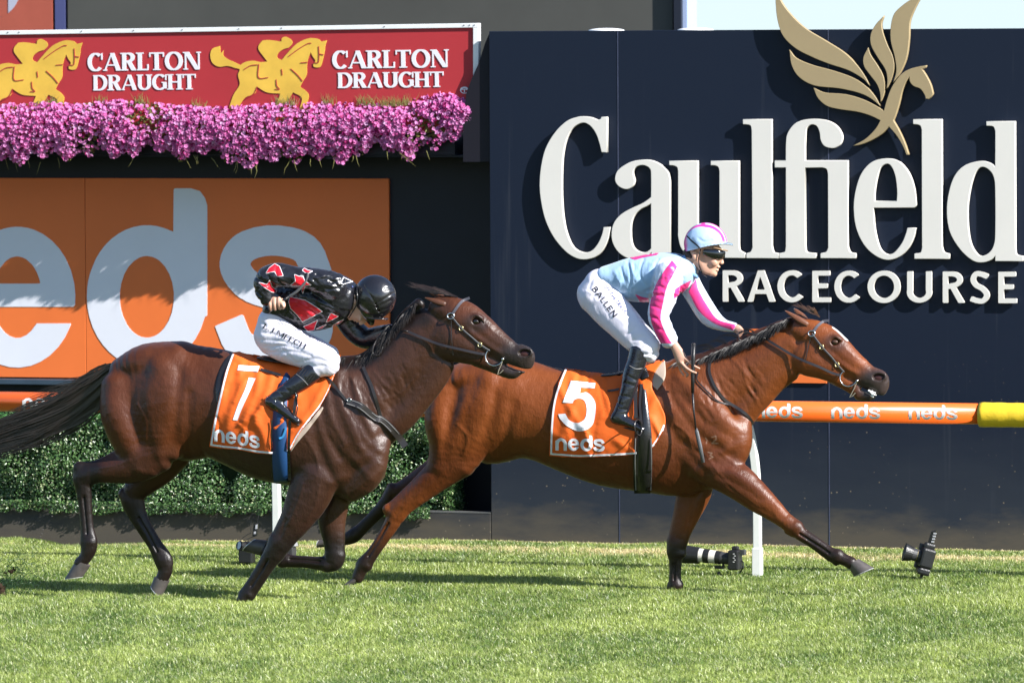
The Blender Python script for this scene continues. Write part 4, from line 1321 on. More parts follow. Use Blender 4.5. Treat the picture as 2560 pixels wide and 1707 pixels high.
        # star and stripe down the face
        st = sstep(np.abs(V[:, 1]-hr.yc), .030, .018)*sstep(pdist(U, [(2088, 818), (2105, 832), (2118, 845)]), 9, 5)
        C = mixc(C, np.array((0.80, 0.77, 0.74)), st)
        br = sstep(pdist(U, [(1763, 1093), (1768, 1100), (1766, 1108)]), 1.6, .6)+sstep(pdist(U, [(1780, 1092), (1790, 1090), (1790, 1098), (1780, 1108), (1795, 1108)]), 1.8, .6)+sstep(pdist(U, [(1770, 1130), (1780, 1132), (1775, 1138), (1783, 1142), (1772, 1147)]), 1.6, .6)
        C = mixc(C, np.array((0.40, 0.28, 0.2)), np.clip(br, 0, 1)*.5*near)
        return C
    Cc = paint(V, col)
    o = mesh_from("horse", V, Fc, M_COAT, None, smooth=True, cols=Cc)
    tag(o, "leading bright bay racehorse with a number five cloth, its near foreleg stretched forward", "horse", "galloping racehorses")
    hoof(hr, o, [(886, 1440), (900, 1452), (868, 1474), (858, 1462)], .13, .044)
    hoof(hr, o, [(828, 1342), (832, 1366), (796, 1368), (798, 1350)], -.13, .046)
    hoof(hr, o, [(2120, 1414), (2147, 1396), (2184, 1418), (2134, 1440)], .125, .052)
    hoof(hr, o, [(1672, 1488), (1706, 1486), (1716, 1508), (1664, 1508)], -.12, .055, shoe=False)
    return hr, o

def build_ear(hr, parent, base, tip, w, wid, mat, curl=0.5, name="ear"):
    b = hr.P(*base, w); t = hr.P(*tip, w*1.25); ax = t-b; L = ax.length; ax.normalize()
    up = Vector((0, 0, 1)); pr = (up-ax*up.dot(ax)).normalized(); la = ax.cross(pr)
    V = []; n = 11; m = 10
    for i in range(m+1):
        s_ = i/m; r = wid*(math.sin(min(1, s_*1.25+.32)*math.pi*.5)*(1-s_)**0.62)*1.25+0.001
        for k in range(n):
            th = math.pi*(-.15+1.3*k/(n-1))
            V.append(b+ax*L*s_+la*math.cos(th)*r*(-1 if w > 0 else 1)*.75+pr*math.sin(th)*r-pr*r*.35)
    fs = []
    for i in range(m):
        for k in range(n-1): fs.append((i*n+k, i*n+k+1, (i+1)*n+k+1, (i+1)*n+k))
    o = mesh_from(name, V, fs, mat, parent, smooth=True)
    md = o.modifiers.new("t", 'SOLIDIFY'); md.thickness = 0.005
    return o

H5, horse5 = build_horse5()
M_EAR5 = simple_mat("ear_hair", (0.13, 0.040, 0.013), 0.5, 0.4, var=0.2, sheen=.2, vscale=30)
build_ear(H5, horse5, (2022, 812), (1962, 776), .055, .034, M_EAR5)
build_ear(H5, horse5, (2016, 800), (1985, 772), -.05, .032, M_EAR5)
M_LID5 = simple_mat("eyelid", (0.075, 0.035, 0.022), 0.45, 0.5, bump=.2, bscale=80)
mb = MB(); mb.ball(H5.P(2087, 857, .066), .019, 16, 12, (1.15, .7, .9)); mb.build("eye", M_EYE, horse5, smooth=True)
mb = MB(); mb.ball(H5.P(2087, 854.5, .067), .021, 16, 12, (1.25, .72, .78)); mb.build("eyelid", M_LID5, horse5, smooth=True)
mb = MB(); mb.ball(H5.P(2196, 945, .030), .030, 14, 10, (1.5, .4, .85)); mb.build("nostril", M_NOS, horse5, smooth=True)
# foam at the lips
mb = MB()
for i in range(26):
    u = 2178+RNG.normal()*5; v = 982+(u-2170)*.6+RNG.normal()*5
    mb.ball(H5.P(u+4, v-2, .045+RNG.random()*.014), .004+.006*RNG.random(), 8, 6)
mb.build("foam", simple_mat("foam_white", (0.85, 0.85, 0.82), 0.35), horse5, smooth=True)

def mane(hr, parent, rootline, nst, length, lift, wid, seed, drift=(-1.0, .25), back=.35, mat=None, name="mane"):
    rg = np.random.default_rng(seed); R = spl(rootline, 8); st = []
    ncl = max(6, nst//14); cl = rg.random((ncl, 5))
    for i in range(nst):
        q = cl[i % ncl]; t = np.clip(q[0]+rg.normal()*.012, 0, .999)*(len(R)-1); j = int(t); fr = t-j
        u, v = R[j]*(1-fr)+R[min(j+1, len(R)-1)]*fr
        w = rg.normal()*.013; L = length*(.5+.8*q[1])*(.75+.4*rg.random()); lf = lift*(.3+1.1*q[2])*(.8+.4*rg.random()); ph = q[3]*6.28; sp = rg.normal()*5; sv = rg.normal()*3; wv = 3*(q[4]-.5)
        pts = []
        for k in range(9):
            s_ = k/8
            du = drift[0]*L*s_ + sp*s_*s_
            dv = -lf*math.sin(s_*math.pi*.8) + drift[1]*L*s_*s_ + sv*s_*s_ + wv*math.sin(s_*5+ph)*s_
            pts.append(tuple(hr.P(u+du, v+dv, w+.05*s_*back+.012*math.sin(s_*3+ph))))
        st.append((pts, wid*(.6+.8*rg.random())))
    return hair_strips(name, mat or M_HAIR, parent, st)

mane(H5, horse5, [(1700, 908), (1760, 896), (1830, 868), (1900, 838), (1950, 812), (1985, 796)], 1300, 56, 4, .0075, 3, (-.72, .60), 1.7)
mane(H5, horse5, [(1735, 902), (1790, 880), (1850, 850), (1900, 835)], 60, 50, 12, .0035, 4, (-.95, .05), .2)
mane(H5, horse5, [(2020, 782), (2040, 787), (2052, 795)], 150, 48, 10, .0065, 5, (-.75, -.35), .4, simple_mat("forelock_hair", (0.075, 0.034, 0.018), 0.4, 0.6, var=0.4, vscale=30), "forelock")
# dock hair of the leading horse, seen behind the rival's muzzle
st = []
rg = np.random.default_rng(11)
for i in range(240):
    u = 1105+rg.normal()*10; v = 948+rg.normal()*9; pts = []
    L = 70+rg.random()*150; a = .60+rg.normal()*.08
    for k in range(9):
        s_ = k/8; pts.append(tuple(H5.P(u-L*s_, v+L*s_*a-14*math.sin(s_*2.6), rg.normal()*.03*s_)))
    st.append((pts, .007))
hair_strips("tail", M_HAIR, horse5, st)

def make_horse1():
    lo = on_y(140, 1530, -1.5); hi = on_y(1350, 720, -1.5)
    hr = Horse(-1.5, (lo.x-0.10, -2.02, -0.02), (hi.x+0.06, -0.98, 2.55), 0.0072)
    trunk(hr, [(345, 905, 1100, .21), (400, 868, 1135, .26), (460, 861, 1150, .275), (530, 872, 1140, .265), (600, 892, 1165, .275), (670, 908, 1198, .285),
               (740, 915, 1212, .285), (800, 903, 1222, .265), (850, 898, 1232, .235), (890, 912, 1240, .20), (920, 950, 1228, .16)])
    hr.sw([(310, 925, 0, 34, 48), (370, 905, 0, 46, 66), (450, 893, 0, 38, 62)], .05)
    for sg in (1, -1):
        w = .135*sg
        hr.sw([(296, 965, w*.8, 44, 36), (300, 1030, w, 50, 42), (325, 1090, w, 52, 40), (350, 1140, w, 42, 32)], .05)
        hr.sw([(415, 930, w, 50, 42), (405, 1000, w*1.05, 66, 46), (400, 1070, w*1.05, 60, 42), (405, 1125, w*1.03, 44, 34)], .05)
        hr.sw([(455, 960, w*1.1, 26, 26), (440, 1060, w*1.15, 26, 22), (428, 1130, w*1.1, 26, 22)], .03)
    # near hind, hock flexed, hoof flicked back
    w = .135
    hr.sw([(395, 1130, w, 50, 34), (340, 1160, w, 46, 30), (290, 1172, w, 36, 26), (245, 1180, w, 27, 21), (215, 1190, w, 27, 18)], .03)
    hr.sw([(200, 1168, w, 16, 13), (206, 1195, w, 25, 16), (210, 1230, w, 20, 14), (214, 1275, w, 17, 12), (218, 1320, w, 17.5, 12), (222, 1352, w, 22, 15), (222, 1372, w, 20, 15), (214, 1392, w, 16, 14), (200, 1408, w, 16, 14)], .012)
    hr.sw([(290, 1140, w, 14, 12), (240, 1160, w, 10, 9), (196, 1168, w, 13, 11)], .022)
    # far hind
    w = -.13
    hr.sw([(430, 1130, w, 50, 34), (400, 1170, w, 42, 28), (360, 1205, w, 34, 24), (335, 1228, w, 30, 20)], .03)
    hr.sw([(308, 1232, w, 16, 12), (330, 1250, w, 30, 18), (343, 1285, w, 24, 15), (365, 1325, w, 20, 13), (388, 1362, w, 19, 13), (408, 1398, w, 24, 16), (413, 1422, w, 19, 14), (408, 1440, w, 17, 14), (400, 1455, w, 16, 14)], .012)
    # shoulder and breast
    for sg in (1, -1):
        w = .12*sg
        hr.sw([(840, 950, .06*sg, 36, 20), (858, 1030, w*.95, 52, 24), (885, 1090, w*1.1, 58, 26), (905, 1140, w*1.05, 52, 24)], .05)
        hr.sw([(810, 1080, w*1.1, 44, 22), (825, 1145, w*1.2, 50, 24), (838, 1190, w*1.1, 46, 24)], .04)
        hr.sw([(945, 1110, w*.5, 30, 28), (938, 1155, w*.75, 30, 30), (915, 1195, w*.75, 34, 28), (880, 1225, w*.6, 28, 26)], .03)
    hr.sw([(900, 1120, 0, 66, 52), (895, 1170, 0, 62, 50), (870, 1205, 0, 40, 44)], .05)
    # near fore, weight bearing, sloping back
    w = .13
    hr.sw([(795, 1185, w, 56, 34), (770, 1240, w, 54, 31), (742, 1295, w, 42, 25), (715, 1335, w, 33, 20), (700, 1358, w, 30, 19)], .035)
    hr.sw([(700, 1352, w, 29, 19), (688, 1378, w, 27, 19), (668, 1408, w, 22, 15), (645, 1445, w, 20, 13), (624, 1476, w, 20, 14), (612, 1494, w, 18, 15), (606, 1508, w, 17, 15)], .012)
    # far fore, folded
    w = -.12
    hr.sw([(850, 1195, w, 42, 30), (838, 1245, w, 38, 27), (830, 1300, w, 35, 23), (835, 1350, w, 28, 19), (838, 1385, w, 25, 18)], .03)
    hr.sw([(838, 1385, w, 27, 18), (832, 1403, w, 25, 18), (805, 1408, w, 18, 14), (765, 1404, w, 15, 12), (728, 1402, w, 16, 13), (705, 1396, w, 20, 15), (682, 1385, w, 17, 14), (664, 1374, w, 18, 15)], .012)
    # neck, carried forward and up
    hr.sw([(845, 985, 0, 82, 50), (880, 985, 0, 88, 44), (935, 965, 0, 84, 38), (990, 925, 0, 84, 32), (1035, 880, 0, 80, 27), (1070, 838, 0, 66, 24), (1090, 808, 0, 52, 22)], .05)
    hr.sw([(950, 1075, 0, 44, 30), (1000, 1040, 0, 40, 26), (1045, 990, 0, 38, 22), (1085, 940, 0, 36, 20), (1105, 905, 0, 34, 18)], .04)
    hr.sw([(855, 908, 0, 15, 16), (905, 905, 0, 18, 11), (945, 880, 0, 16, 9), (985, 832, 0, 16, 9), (1015, 790, 0, 15, 9), (1050, 758, 0, 14, 10)], .03)
    # head
    hr.sw([(1095, 768, 0, 30, 22), (1130, 784, 0, 42, 27), (1168, 806, 0, 47, 30), (1205, 836, 0, 44, 25), (1248, 866, 0, 36, 20), (1282, 888, 0, 30, 19), (1305, 898, 0, 27, 19)], .02)
    for sg in (1, -1):
        hr.sw([(1105, 830, .022*sg, 50, 20), (1132, 850, .03*sg, 52, 21), (1165, 868, .03*sg, 42, 18), (1205, 888, .02*sg, 28, 15)], .02)
    hr.sw([(1195, 893, 0, 24, 16), (1225, 907, 0, 21, 14), (1255, 922, 0, 18, 14), (1275, 930, 0, 15, 14)], .015)
    hr.sw([(1262, 930, 0, 13, 13), (1282, 934, 0, 13, 13), (1296, 930, 0, 9, 11)], .01)
    hr.sw([(1298, 886, 0, 27, 19), (1313, 893, 0, 25, 18), (1315, 910, 0, 18, 15), (1306, 921, 0, 12, 12)], .012)
    return hr

H1 = make_horse1()
head_detail(H1, 1, (1190, 803, .068), (1311, 883, .052), [(1345, 918), (1322, 926), (1296, 921), (1270, 912)], None)
for pl, sg, am in [
    ([(370, 905), (360, 1000), (375, 1080), (390, 1150)], 9, .005),
    ([(455, 930), (452, 1010), (440, 1090), (420, 1150)], 8, .007),
    ([(340, 960), (330, 1040), (350, 1110)], 9, .005),
    ([(480, 985), (475, 1060), (468, 1120)], 9, .010),
    ([(430, 965), (425, 1050), (415, 1120)], 13, -.006),
    ([(345, 1175), (378, 1185)], 7, -.007),
    ([(455, 905), (478, 930)], 12, -.008),
    ([(838, 930), (850, 1000), (880, 1070), (905, 1120)], 6, -.007),
    ([(862, 930), (880, 1000), (905, 1060), (925, 1100)], 5, .006),
    ([(820, 985), (835, 1050), (865, 1110)], 5, -.006),
    ([(805, 1010), (820, 1080), (850, 1140)], 6, .007),
    ([(880, 950), (900, 1020), (930, 1075)], 6, -.005),
    ([(790, 1060), (805, 1130), (830, 1190)], 8, .010),
    ([(900, 1100), (930, 1130), (955, 1150)], 6, .006),
    ([(860, 1120), (895, 1160), (930, 1200)], 7, -.005),
    ([(880, 1230), (915, 1205), (955, 1175)], 5, -.005),
    ([(830, 1210), (815, 1250), (790, 1295)], 5, -.005),
    ([(925, 1000), (970, 960), (1010, 915)], 14, -.004),
    ([(1142, 778), (1172, 775), (1198, 788)], 5, .003),
    ([(1162, 828), (1190, 852), (1215, 872), (1235, 882)], 4, -.005),
    ([(1170, 822), (1205, 850), (1240, 872)], 5, .003),
    ([(1225, 826), (1258, 850), (1285, 866)], 6, .003),
    ([(1110, 872), (1142, 884), (1180, 888)], 6, .004)]:
    H1.bump(pl, sg*(1.15 if sg >= 6 else 1), am*(1.2 if sg >= 6 else 1.0))
for pl in ([(770, 1090), (790, 1130), (800, 1175)], [(845, 960), (858, 1010), (880, 1050), (900, 1100)], [(870, 940), (892, 980), (905, 1020)], [(800, 1215), (790, 1260), (765, 1300)], [(760, 1210), (745, 1260), (720, 1310)],
           [(640, 1165), (600, 1150), (560, 1125)], [(350, 1010), (372, 1050), (370, 1100)], [(330, 1150), (290, 1162), (250, 1170)], [(1165, 838), (1190, 866), (1205, 888)], [(1205, 815), (1235, 842), (1262, 856)], [(925, 930), (955, 965), (985, 985)], [(950, 1000), (990, 985), (1030, 940)]):
    H1.bump(pl, 2.6, -.0036)
for pl in ([(206, 1240), (208, 1290), (211, 1335)], [(348, 1300), (370, 1340), (392, 1375)], [(662, 1400), (640, 1435), (622, 1465)], [(700, 1340), (715, 1300)], [(760, 1410), (800, 1414)], [(226, 1175), (222, 1200)], [(915, 1010), (940, 1060)]):
    H1.bump(pl, 3.0, .004)
rgw = np.random.default_rng(78)
for i in range(40):
    u = 880+rgw.random()*130; v = 960+rgw.random()*90-(u-880)*.5; L = 12+18*rgw.random()
    H1.bump([(u, v), (u+L*.45, v+L*.7), (u+L*.6, v+L*1.3)], 2.4, .0022)
joint(H1, (210, 1225), (222, 1354), (-1, 0), .135, 13, knee=False)
joint(H1, (340, 1275), (409, 1400), (-.87, .48), -.13, 14, knee=False)
joint(H1, (684, 1384), (620, 1482), (-.83, -.55), .13, 15)
joint(H1, (818, 1406), (706, 1398), (0, -1), -.12, 13)
V1, F1_ = H1.f.mesh(2)
def col1(V, U):
    n = len(U); C = np.tile(np.array((0.050, 0.0185, 0.0095)), (n, 1)); near = V[:, 1] < H1.yc
    # warmer quarters and face, darker shoulder and neck
    C = mixc(C, np.array((0.082, 0.022, 0.0065)), sstep(U[:, 0], 620, 470))
    C = mixc(C, np.array((0.085, 0.026, 0.010)), sstep(np.hypot(U[:, 0]-1180, U[:, 1]-780), 90, 40))
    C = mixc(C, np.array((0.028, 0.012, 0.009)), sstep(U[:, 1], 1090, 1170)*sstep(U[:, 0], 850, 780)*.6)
    leg = sstep(U[:, 1], 1180, 1290)*sstep(U[:, 0], 560, 460)
    leg = np.maximum(leg, sstep(U[:, 1], 1300, 1370))
    leg = np.maximum(leg, sstep(pdist(U, [(205, 1150), (215, 1250)]), 60, 30))
    C = mixc(C, np.array((0.009, 0.0055, 0.005)), leg*.96)
    C = mixc(C, np.array((0.030, 0.021, 0.019)), sstep(np.hypot(U[:, 0]-1305, U[:, 1]-905), 80, 40))
    C = mixc(C, np.array((0.028, 0.015, 0.012)), sstep(np.hypot((U[:, 0]-1190)/1.3, U[:, 1]-808), 38, 14)*.85)
    C = mixc(C, np.array((0.010, 0.006, 0.005)), sstep(pdist(U, [(850, 905), (905, 905), (950, 875), (1000, 812), (1050, 758)]), 30, 8)*.95)
    C = mixc(C, np.array((0.010, 0.006, 0.005)), sstep(pdist(U, [(1015, 800), (1060, 790)]), 40, 10)*.8)
    return C
horse1 = mesh_from("horse", V1, F1_, M_COAT_D, None, smooth=True, cols=paint(V1, col1))
tag(horse1, "trailing dark bay racehorse with a number one cloth and long black streaming tail", "horse", "galloping racehorses")
hoof(H1, horse1, [(188, 1398), (228, 1410), (210, 1442), (160, 1446)][::1] and [(226, 1414), (192, 1396), (162, 1446), (208, 1440)], .135, .050)
hoof(H1, horse1, [(388, 1442), (424, 1452), (408, 1492), (380, 1458)] and [(424, 1452), (386, 1440), (378, 1462), (404, 1492)], -.13, .050)
hoof(H1, horse1, [(590, 1506), (626, 1504), (632, 1530), (584, 1530)], .13, .055, shoe=False)
hoof(H1, horse1, [(668, 1352), (660, 1392), (612, 1382), (640, 1346)] and [(656, 1390), (670, 1350), (640, 1347), (608, 1376)], -.12, .050)
M_EAR1 = simple_mat("ear_hair_dark", (0.075, 0.026, 0.011), 0.5, 0.4, var=0.25, vscale=30)
build_ear(H1, horse1, (1116, 760), (1062, 744), .055, .033, M_EAR1)
build_ear(H1, horse1, (1110, 745), (1070, 728), -.05, .030, M_EAR1)
mb = MB(); mb.ball(H1.P(1190, 804, .068), .022, 16, 12, (1.1, .8, 1)); mb.build("eye", M_EYE, horse1, smooth=True)
M_LID1 = simple_mat("eyelid_dark", (0.035, 0.018, 0.013), 0.45, 0.5, bump=.2, bscale=80)
mb = MB(); mb.tube([H1.P(1174, 801, .062), H1.P(1181, 792, .074), H1.P(1191, 788, .078), H1.P(1203, 794, .072), H1.P(1210, 806, .06)], .006, 8); mb.build("eyelid", M_LID1, horse1, smooth=True)
mb = MB(); mb.ball(H1.P(1311, 885, .030), .030, 14, 10, (1.5, .4, .85)); mb.build("nostril", M_NOS, horse1, smooth=True)
mane(H1, horse1, [(852, 895), (880, 898), (905, 900), (935, 885), (965, 850), (990, 820), (1015, 788), (1045, 762)], 1300, 54, 5, .0075, 13, (-.45, .75), 1.7)
mane(H1, horse1, [(905, 900), (945, 878), (1000, 815)], 120, 60, 12, .0045, 14, (-.7, .6), 1.5)
mane(H1, horse1, [(1080, 735), (1110, 736), (1145, 742)], 260, 58, 9, .0055, 15, (-1.0, -.25), .5, simple_mat("forelock_dark", (0.030, 0.015, 0.011), 0.38, 0.6, var=0.4, vscale=30), "forelock")
# tail: a thick stream of hair swept back to the left
rg = np.random.default_rng(21); st = []
spine = spl([(300, 915), (268, 945), (225, 985), (165, 1026), (95, 1060), (30, 1084), (-50, 1110), (-120, 1132)], 10)
halfw = np.interp(np.linspace(0, 1, len(spine)), [0, .1, .3, .6, .85, 1], [9, 20, 31, 36, 28, 10])
for i in range(1400):
    a = rg.normal()*.55; a = max(-1.5, min(1.5, a)); L = int(len(spine)*(.45+.55*rg.random()**.5)); dep = rg.normal()*.045
    fly = rg.normal()*7; pts = []; j0 = int(rg.random()*8)
    for j in range(j0, max(L, j0+10), 4):
        if j >= len(spine): break
        u, v = spine[j]; s_ = j/len(spine)
        t = spine[min(j+1, len(spine)-1)]-spine[max(j-1, 0)]; t = t/np.linalg.norm(t); nx, ny = -t[1], t[0]
        off = a*halfw[j]*(1+.12*math.sin(j*.22+i)) + fly*s_*s_*1.6 + 4*math.sin(j*.16+a*4)*s_
        pts.append(tuple(H1.P(u+nx*off, v+ny*off, dep*(.4+s_)+.02*math.sin(a*9))))
    if len(pts) > 3: st.append((pts, .0085*(.5+rg.random())))
for i in range(150):     # fly-away hairs on top
    u, v = spine[int(14+rg.random()*30)]; pts = []; L = 90+rg.random()*90; v -= 28
    for k in range(9):
        s_ = k/8; pts.append(tuple(H1.P(u-L*s_, v+L*s_*(.30+.0*i)-30*math.sin(s_*2.2)*(.4+rg.random()*.1)+ (i % 7)*3, .03)))
    st.append((pts, .004))
M_TAIL = simple_mat("tail_hair", (0.014, 0.008, 0.006), 0.34, 0.7, var=0.5, vscale=14)
tl = hair_strips("tail", M_TAIL, horse1, st)
mbt = MB(); P_ = [H1.P(u, v, 0) for u, v in spine[:46:4]]; mbt.tube(P_, [max(.02, h*PX*.6*(1-.75*(i_/11.)**2)) for i_, h in enumerate(halfw[:46:4])], 14, flat=((0, 1, 0), .55)); mbt.build("tail_core", M_TAIL, tl, smooth=True)

# ------------------------------------------------------------------ tack
def hit_dn(bvh, u, v, off, step=4, mx=16):
    q = hit(bvh, u, v, off)
    if q is not None: return q
    for k in range(1, mx):
        for du, dv in ((0, k*step), (-k*step, k*step*.4), (k*step, k*step*.4)):
            q = hit(bvh, u+du, v+dv, off)
            if q is not None: return on_y(u, v, q.y)
    return None

def cloth(name, loops, bvh, mat, parent, off, folds=(), cut=3.6, th=0.004, base_noise=0.003, seed=0, label=None, nf=0, fdir=1.7):
    me = curve_mesh(loops)
    bm = bmesh.new(); bm.from_mesh(me); bpy.data.meshes.remove(me)
    bmesh.ops.triangulate(bm, faces=bm.faces)
    for _ in range(6):
        es = [e for e in bm.edges if e.calc_length() > cut*1.3]
        if not es: break
        bmesh.ops.subdivide_edges(bm, edges=es, cuts=1); bmesh.ops.triangulate(bm, faces=bm.faces)
    bmesh.ops.beautify_fill(bm, faces=bm.faces, edges=bm.edges)
    bm.verts.ensure_lookup_table()
    U = np.array([(v.co.x, v.co.y) for v in bm.verts])
    disp = np.zeros(len(U))
    for pl, sg, am in folds:
        disp += am*np.exp(-pdist(U, spl(pl, 4) if len(pl) > 2 else pl)**2/(2*sg*sg))
    rgf = np.random.default_rng(seed+100); x0_, x1_, y0_, y1_ = U[:, 0].min(), U[:, 0].max(), U[:, 1].min(), U[:, 1].max()
    for i in range(nf):
        a0 = np.array([x0_+(x1_-x0_)*rgf.random(), y0_+(y1_-y0_)*rgf.random()]); an = fdir+rgf.normal()*.35; L = 25+60*rgf.random(); dd_ = np.array([math.cos(an), math.sin(an)])
        disp += (rgf.normal()*.0075)*np.exp(-pdist(U, [a0, a0+dd_*L*.5+np.array([4, 0])*rgf.normal(), a0+dd_*L])**2/(2*(2.5+3*rgf.random())**2))
    disp += base_noise*(np.sin(U[:, 0]*.11+U[:, 1]*.05+seed)*np.sin(U[:, 1]*.07-U[:, 0]*.03+seed*2))
    kill = []
    for v, d in zip(bm.verts, disp):
        q = hit_dn(bvh, v.co.x, v.co.y, off)
        if q is None: kill.append(v); continue
        v.co = q + Vector((.1, -1, .25)).normalized()*d
    bmesh.ops.delete(bm, geom=kill, context='VERTS')
    for _ in range(2): bmesh.ops.smooth_vert(bm, verts=[v for v in bm.verts if not v.is_boundary], factor=.5, use_axis_x=True, use_axis_y=True, use_axis_z=True)
    bmesh.ops.recalc_face_normals(bm, faces=bm.faces)
    if sum(f.normal.y for f in bm.faces) > 0:
        bmesh.ops.reverse_faces(bm, faces=bm.faces)
    me = bpy.data.meshes.new(name); bm.to_mesh(me); bm.free()
    me.polygons.foreach_set("use_smooth", np.ones(len(me.polygons), dtype=bool))
    me.materials.append(mat)
    o = bpy.data.objects.new(name, me); link(o, parent)
    if th:
        m = o.modifiers.new("t", 'SOLIDIFY'); m.thickness = th; m.offset = -1
    if label: o["label"] = label
    return o

def band_loops(poly, bw, only=None):
    P = np.array(poly); s = Shape2(P[:, 0].min(), P[:, 1].min(), P[:, 0].max(), P[:, 1].max(), 0.8)
    s.poly(poly)
    if only is None:
        s.d = np.maximum(s.d, -(s.d+bw))
    else:
        D = np.full(s.X.shape, 1e3)
        for pl in only:
            for i in range(len(pl)-1): D = np.minimum(D, s.seg_dist(pl[i], pl[i+1])[0])
        s.d = np.maximum(s.d, D-bw)
    return s.loops(0.2)

M_CLOTH = simple_mat("cloth_orange", (0.84, 0.145, 0.020), 0.62, 0.25, var=0.05, bump=.12, bscale=90, trans=0.08, ridge=.35, rscale=5, rstretch=(1.4, 1, .6))
M_CWHITE = simple_mat("cloth_white", (0.82, 0.82, 0.86), 0.6, 0.25, bump=.1, bscale=60)
M_PAD = simple_mat("pad_beige", (0.42, 0.34, 0.28), 0.8, 0.2, var=.1)
M_BLK = simple_mat("black_leather", (0.012, 0.011, 0.012), 0.25, 0.6, var=.2, bump=.15, bscale=30)
M_STRAP = simple_mat("strap_leather", (0.022, 0.017, 0.016), 0.36, 0.6, var=.2)
M_STITCH = simple_mat("strap_edge", (0.20, 0.19, 0.185), 0.5)
M_STEEL = simple_mat("bit_steel", (0.62, 0.62, 0.60), 0.2, 0.5, metal=1.0)
M_BRASS = simple_mat("buckle_brass", (0.62, 0.50, 0.24), 0.28, 0.5, metal=1.0)
M_BLUE = simple_mat("girth_blue", (0.010, 0.050, 0.15), 0.5, 0.4, var=.1)

bv5 = bvh_of(horse5)
bv1 = bvh_of(horse1)

# saddlecloth of the leading horse
sc5 = thing("saddle_cloth", "orange saddlecloth with a white border and large white number five on the leading horse", "saddlecloth", H5.P(1500, 1000, .3))
po5 = outline([(1413, 923, 1), (1398, 960), (1384, 1010), (1378, 1070), (1376, 1136, 1), (1415, 1139), (1449, 1141), (1510, 1139), (1600, 1133), (1630, 1120, 1), (1650, 1092), (1663, 1060), (1664, 1038), (1652, 1010), (1638, 985), (1631, 968), (1638, 935), (1661, 903, 1), (1632, 910), (1600, 921), (1560, 934), (1552, 944), (1525, 940), (1503, 934), (1480, 933), (1454, 926)])
cloth("pad", [outline([(1655, 903, 1), (1663, 905, 1), (1665, 930), (1661, 950), (1643, 976, 1), (1630, 960), (1636, 935)])], bv5, M_PAD, sc5, .012, th=.008)
c5 = cloth("cloth_panel", [po5], bv5, M_CLOTH, sc5, .020, [([(1490, 930), (1512, 975), (1525, 1040)], 9, .014), ([(1430, 935), (1440, 990), (1430, 1040), (1410, 1090)], 8, .012),
    ([(1395, 960), (1420, 1010), (1450, 1060), (1470, 1100)], 6, .010), ([(1475, 950), (1470, 1000), (1490, 1060)], 6, -.006), ([(1640, 1000), (1620, 1050), (1625, 1100)], 8, .012),
    ([(1600, 930), (1612, 980)], 6, .010), ([(1540, 1100), (1580, 1125)], 7, .010), ([(1385, 1080), (1430, 1120), (1480, 1125)], 7, .006), ([(1450, 932), (1470, 945), (1500, 945)], 5, .010)], seed=1, nf=34)
bc5 = bvh_of(c5)
decal("cloth_border", band_loops(po5, 4.6, [[tuple(p) for p in po5[:22]], [tuple(p) for p in po5[15:44]], [tuple(p) for p in po5[40:66]]]), bc5, M_CWHITE, sc5, .0035)
g5 = outline([(1428, 952, 1), (1489, 958, 1), (1487, 971, 1), (1452, 969, 1), (1450, 984, 1), (1470, 982), (1488, 1005), (1488, 1040), (1478, 1066), (1450, 1078), (1420, 1066), (1401, 1047), (1396, 1035, 1), (1414, 1034, 1), (1424, 1050), (1445, 1057), (1462, 1047), (1467, 1025), (1462, 1003), (1448, 996), (1436, 1000), (1432, 1008, 1), (1407, 1006, 1)], 5)
decal("number", [g5], bc5, M_CWHITE, sc5, .004)
decal("lettering", [lp for g in neds_loops(1389, 1125, 1512, 1128, 31) for lp in g], bc5, M_CWHITE, sc5, .004)

sd5 = thing("racing_saddle", "small black racing saddle with glossy black girth and stirrup on the leading horse", "saddle", H5.P(1600, 930, 0))
f = Field(*[tuple(x) for x in ((H5.P(1490, 960, 0).x-.02, H5.yc-.30, H5.P(1490, 970, 0).z-.05), (H5.P(1670, 890, 0).x+.05, H5.yc+.30, H5.P(1600, 870, 0).z+.04))], .008)
for w0 in (0,):
    f.sweep([H5.P(1512, 938, 0), H5.P(1550, 935, 0), H5.P(1600, 921, 0), H5.P(1640, 906, 0)], [.014, .02, .022, .016], [.12, .11, .10, .07], .02)
    f.sweep([H5.P(1605, 925, .20), H5.P(1612, 945, .24)], [.045, .04], [.012, .012], .02)
Vs, Fs = f.mesh(1); mesh_from("seat", Vs, Fs, M_BLK, sd5, smooth=True)
def girth(hr, bvh, parent, path, wds, mat, lines=True, name="girth", off=.014):
    """a band round the belly"""
    P = spl([(u, v, w) for (u, v), w in zip(path, wds)], 6)
    L = []; vs = []
    for u, v, w in P:
        a = hit_dn(bvh, u-w/2, v, off, -4, 10) or hit_dn(bvh, u-w/2, v-20, off); b = hit_dn(bvh, u+w/2, v, off, -4, 10)
        c = hit_dn(bvh, u, v, off, -4, 10)
        y = min(q.y for q in (a, b, c) if q is not None)-0.002
        vs += [on_y(u-w/2, v, y+.003), on_y(u, v, y-.003), on_y(u+w/2, v, y+.003)]
    fs = []
    for i in range(len(P)-1):
        for k in range(2): fs.append((i*3+k, i*3+k+1, (i+1)*3+k+1, (i+1)*3+k))
    o = mesh_from(name, vs, fs, mat, parent, smooth=True)
    m = o.modifiers.new("t", 'SOLIDIFY'); m.thickness = .010; m.offset = 0
    return o, vs
g_, gv = girth(H5, bv5, sd5, [(1607, 960), (1608, 1020), (1608, 1085), (1607, 1140), (1606, 1190), (1606, 1232)], [14, 26, 42, 46, 44, 40], M_BLK, off=.024)
bg5 = bvh_of(g_, c5, horse5)
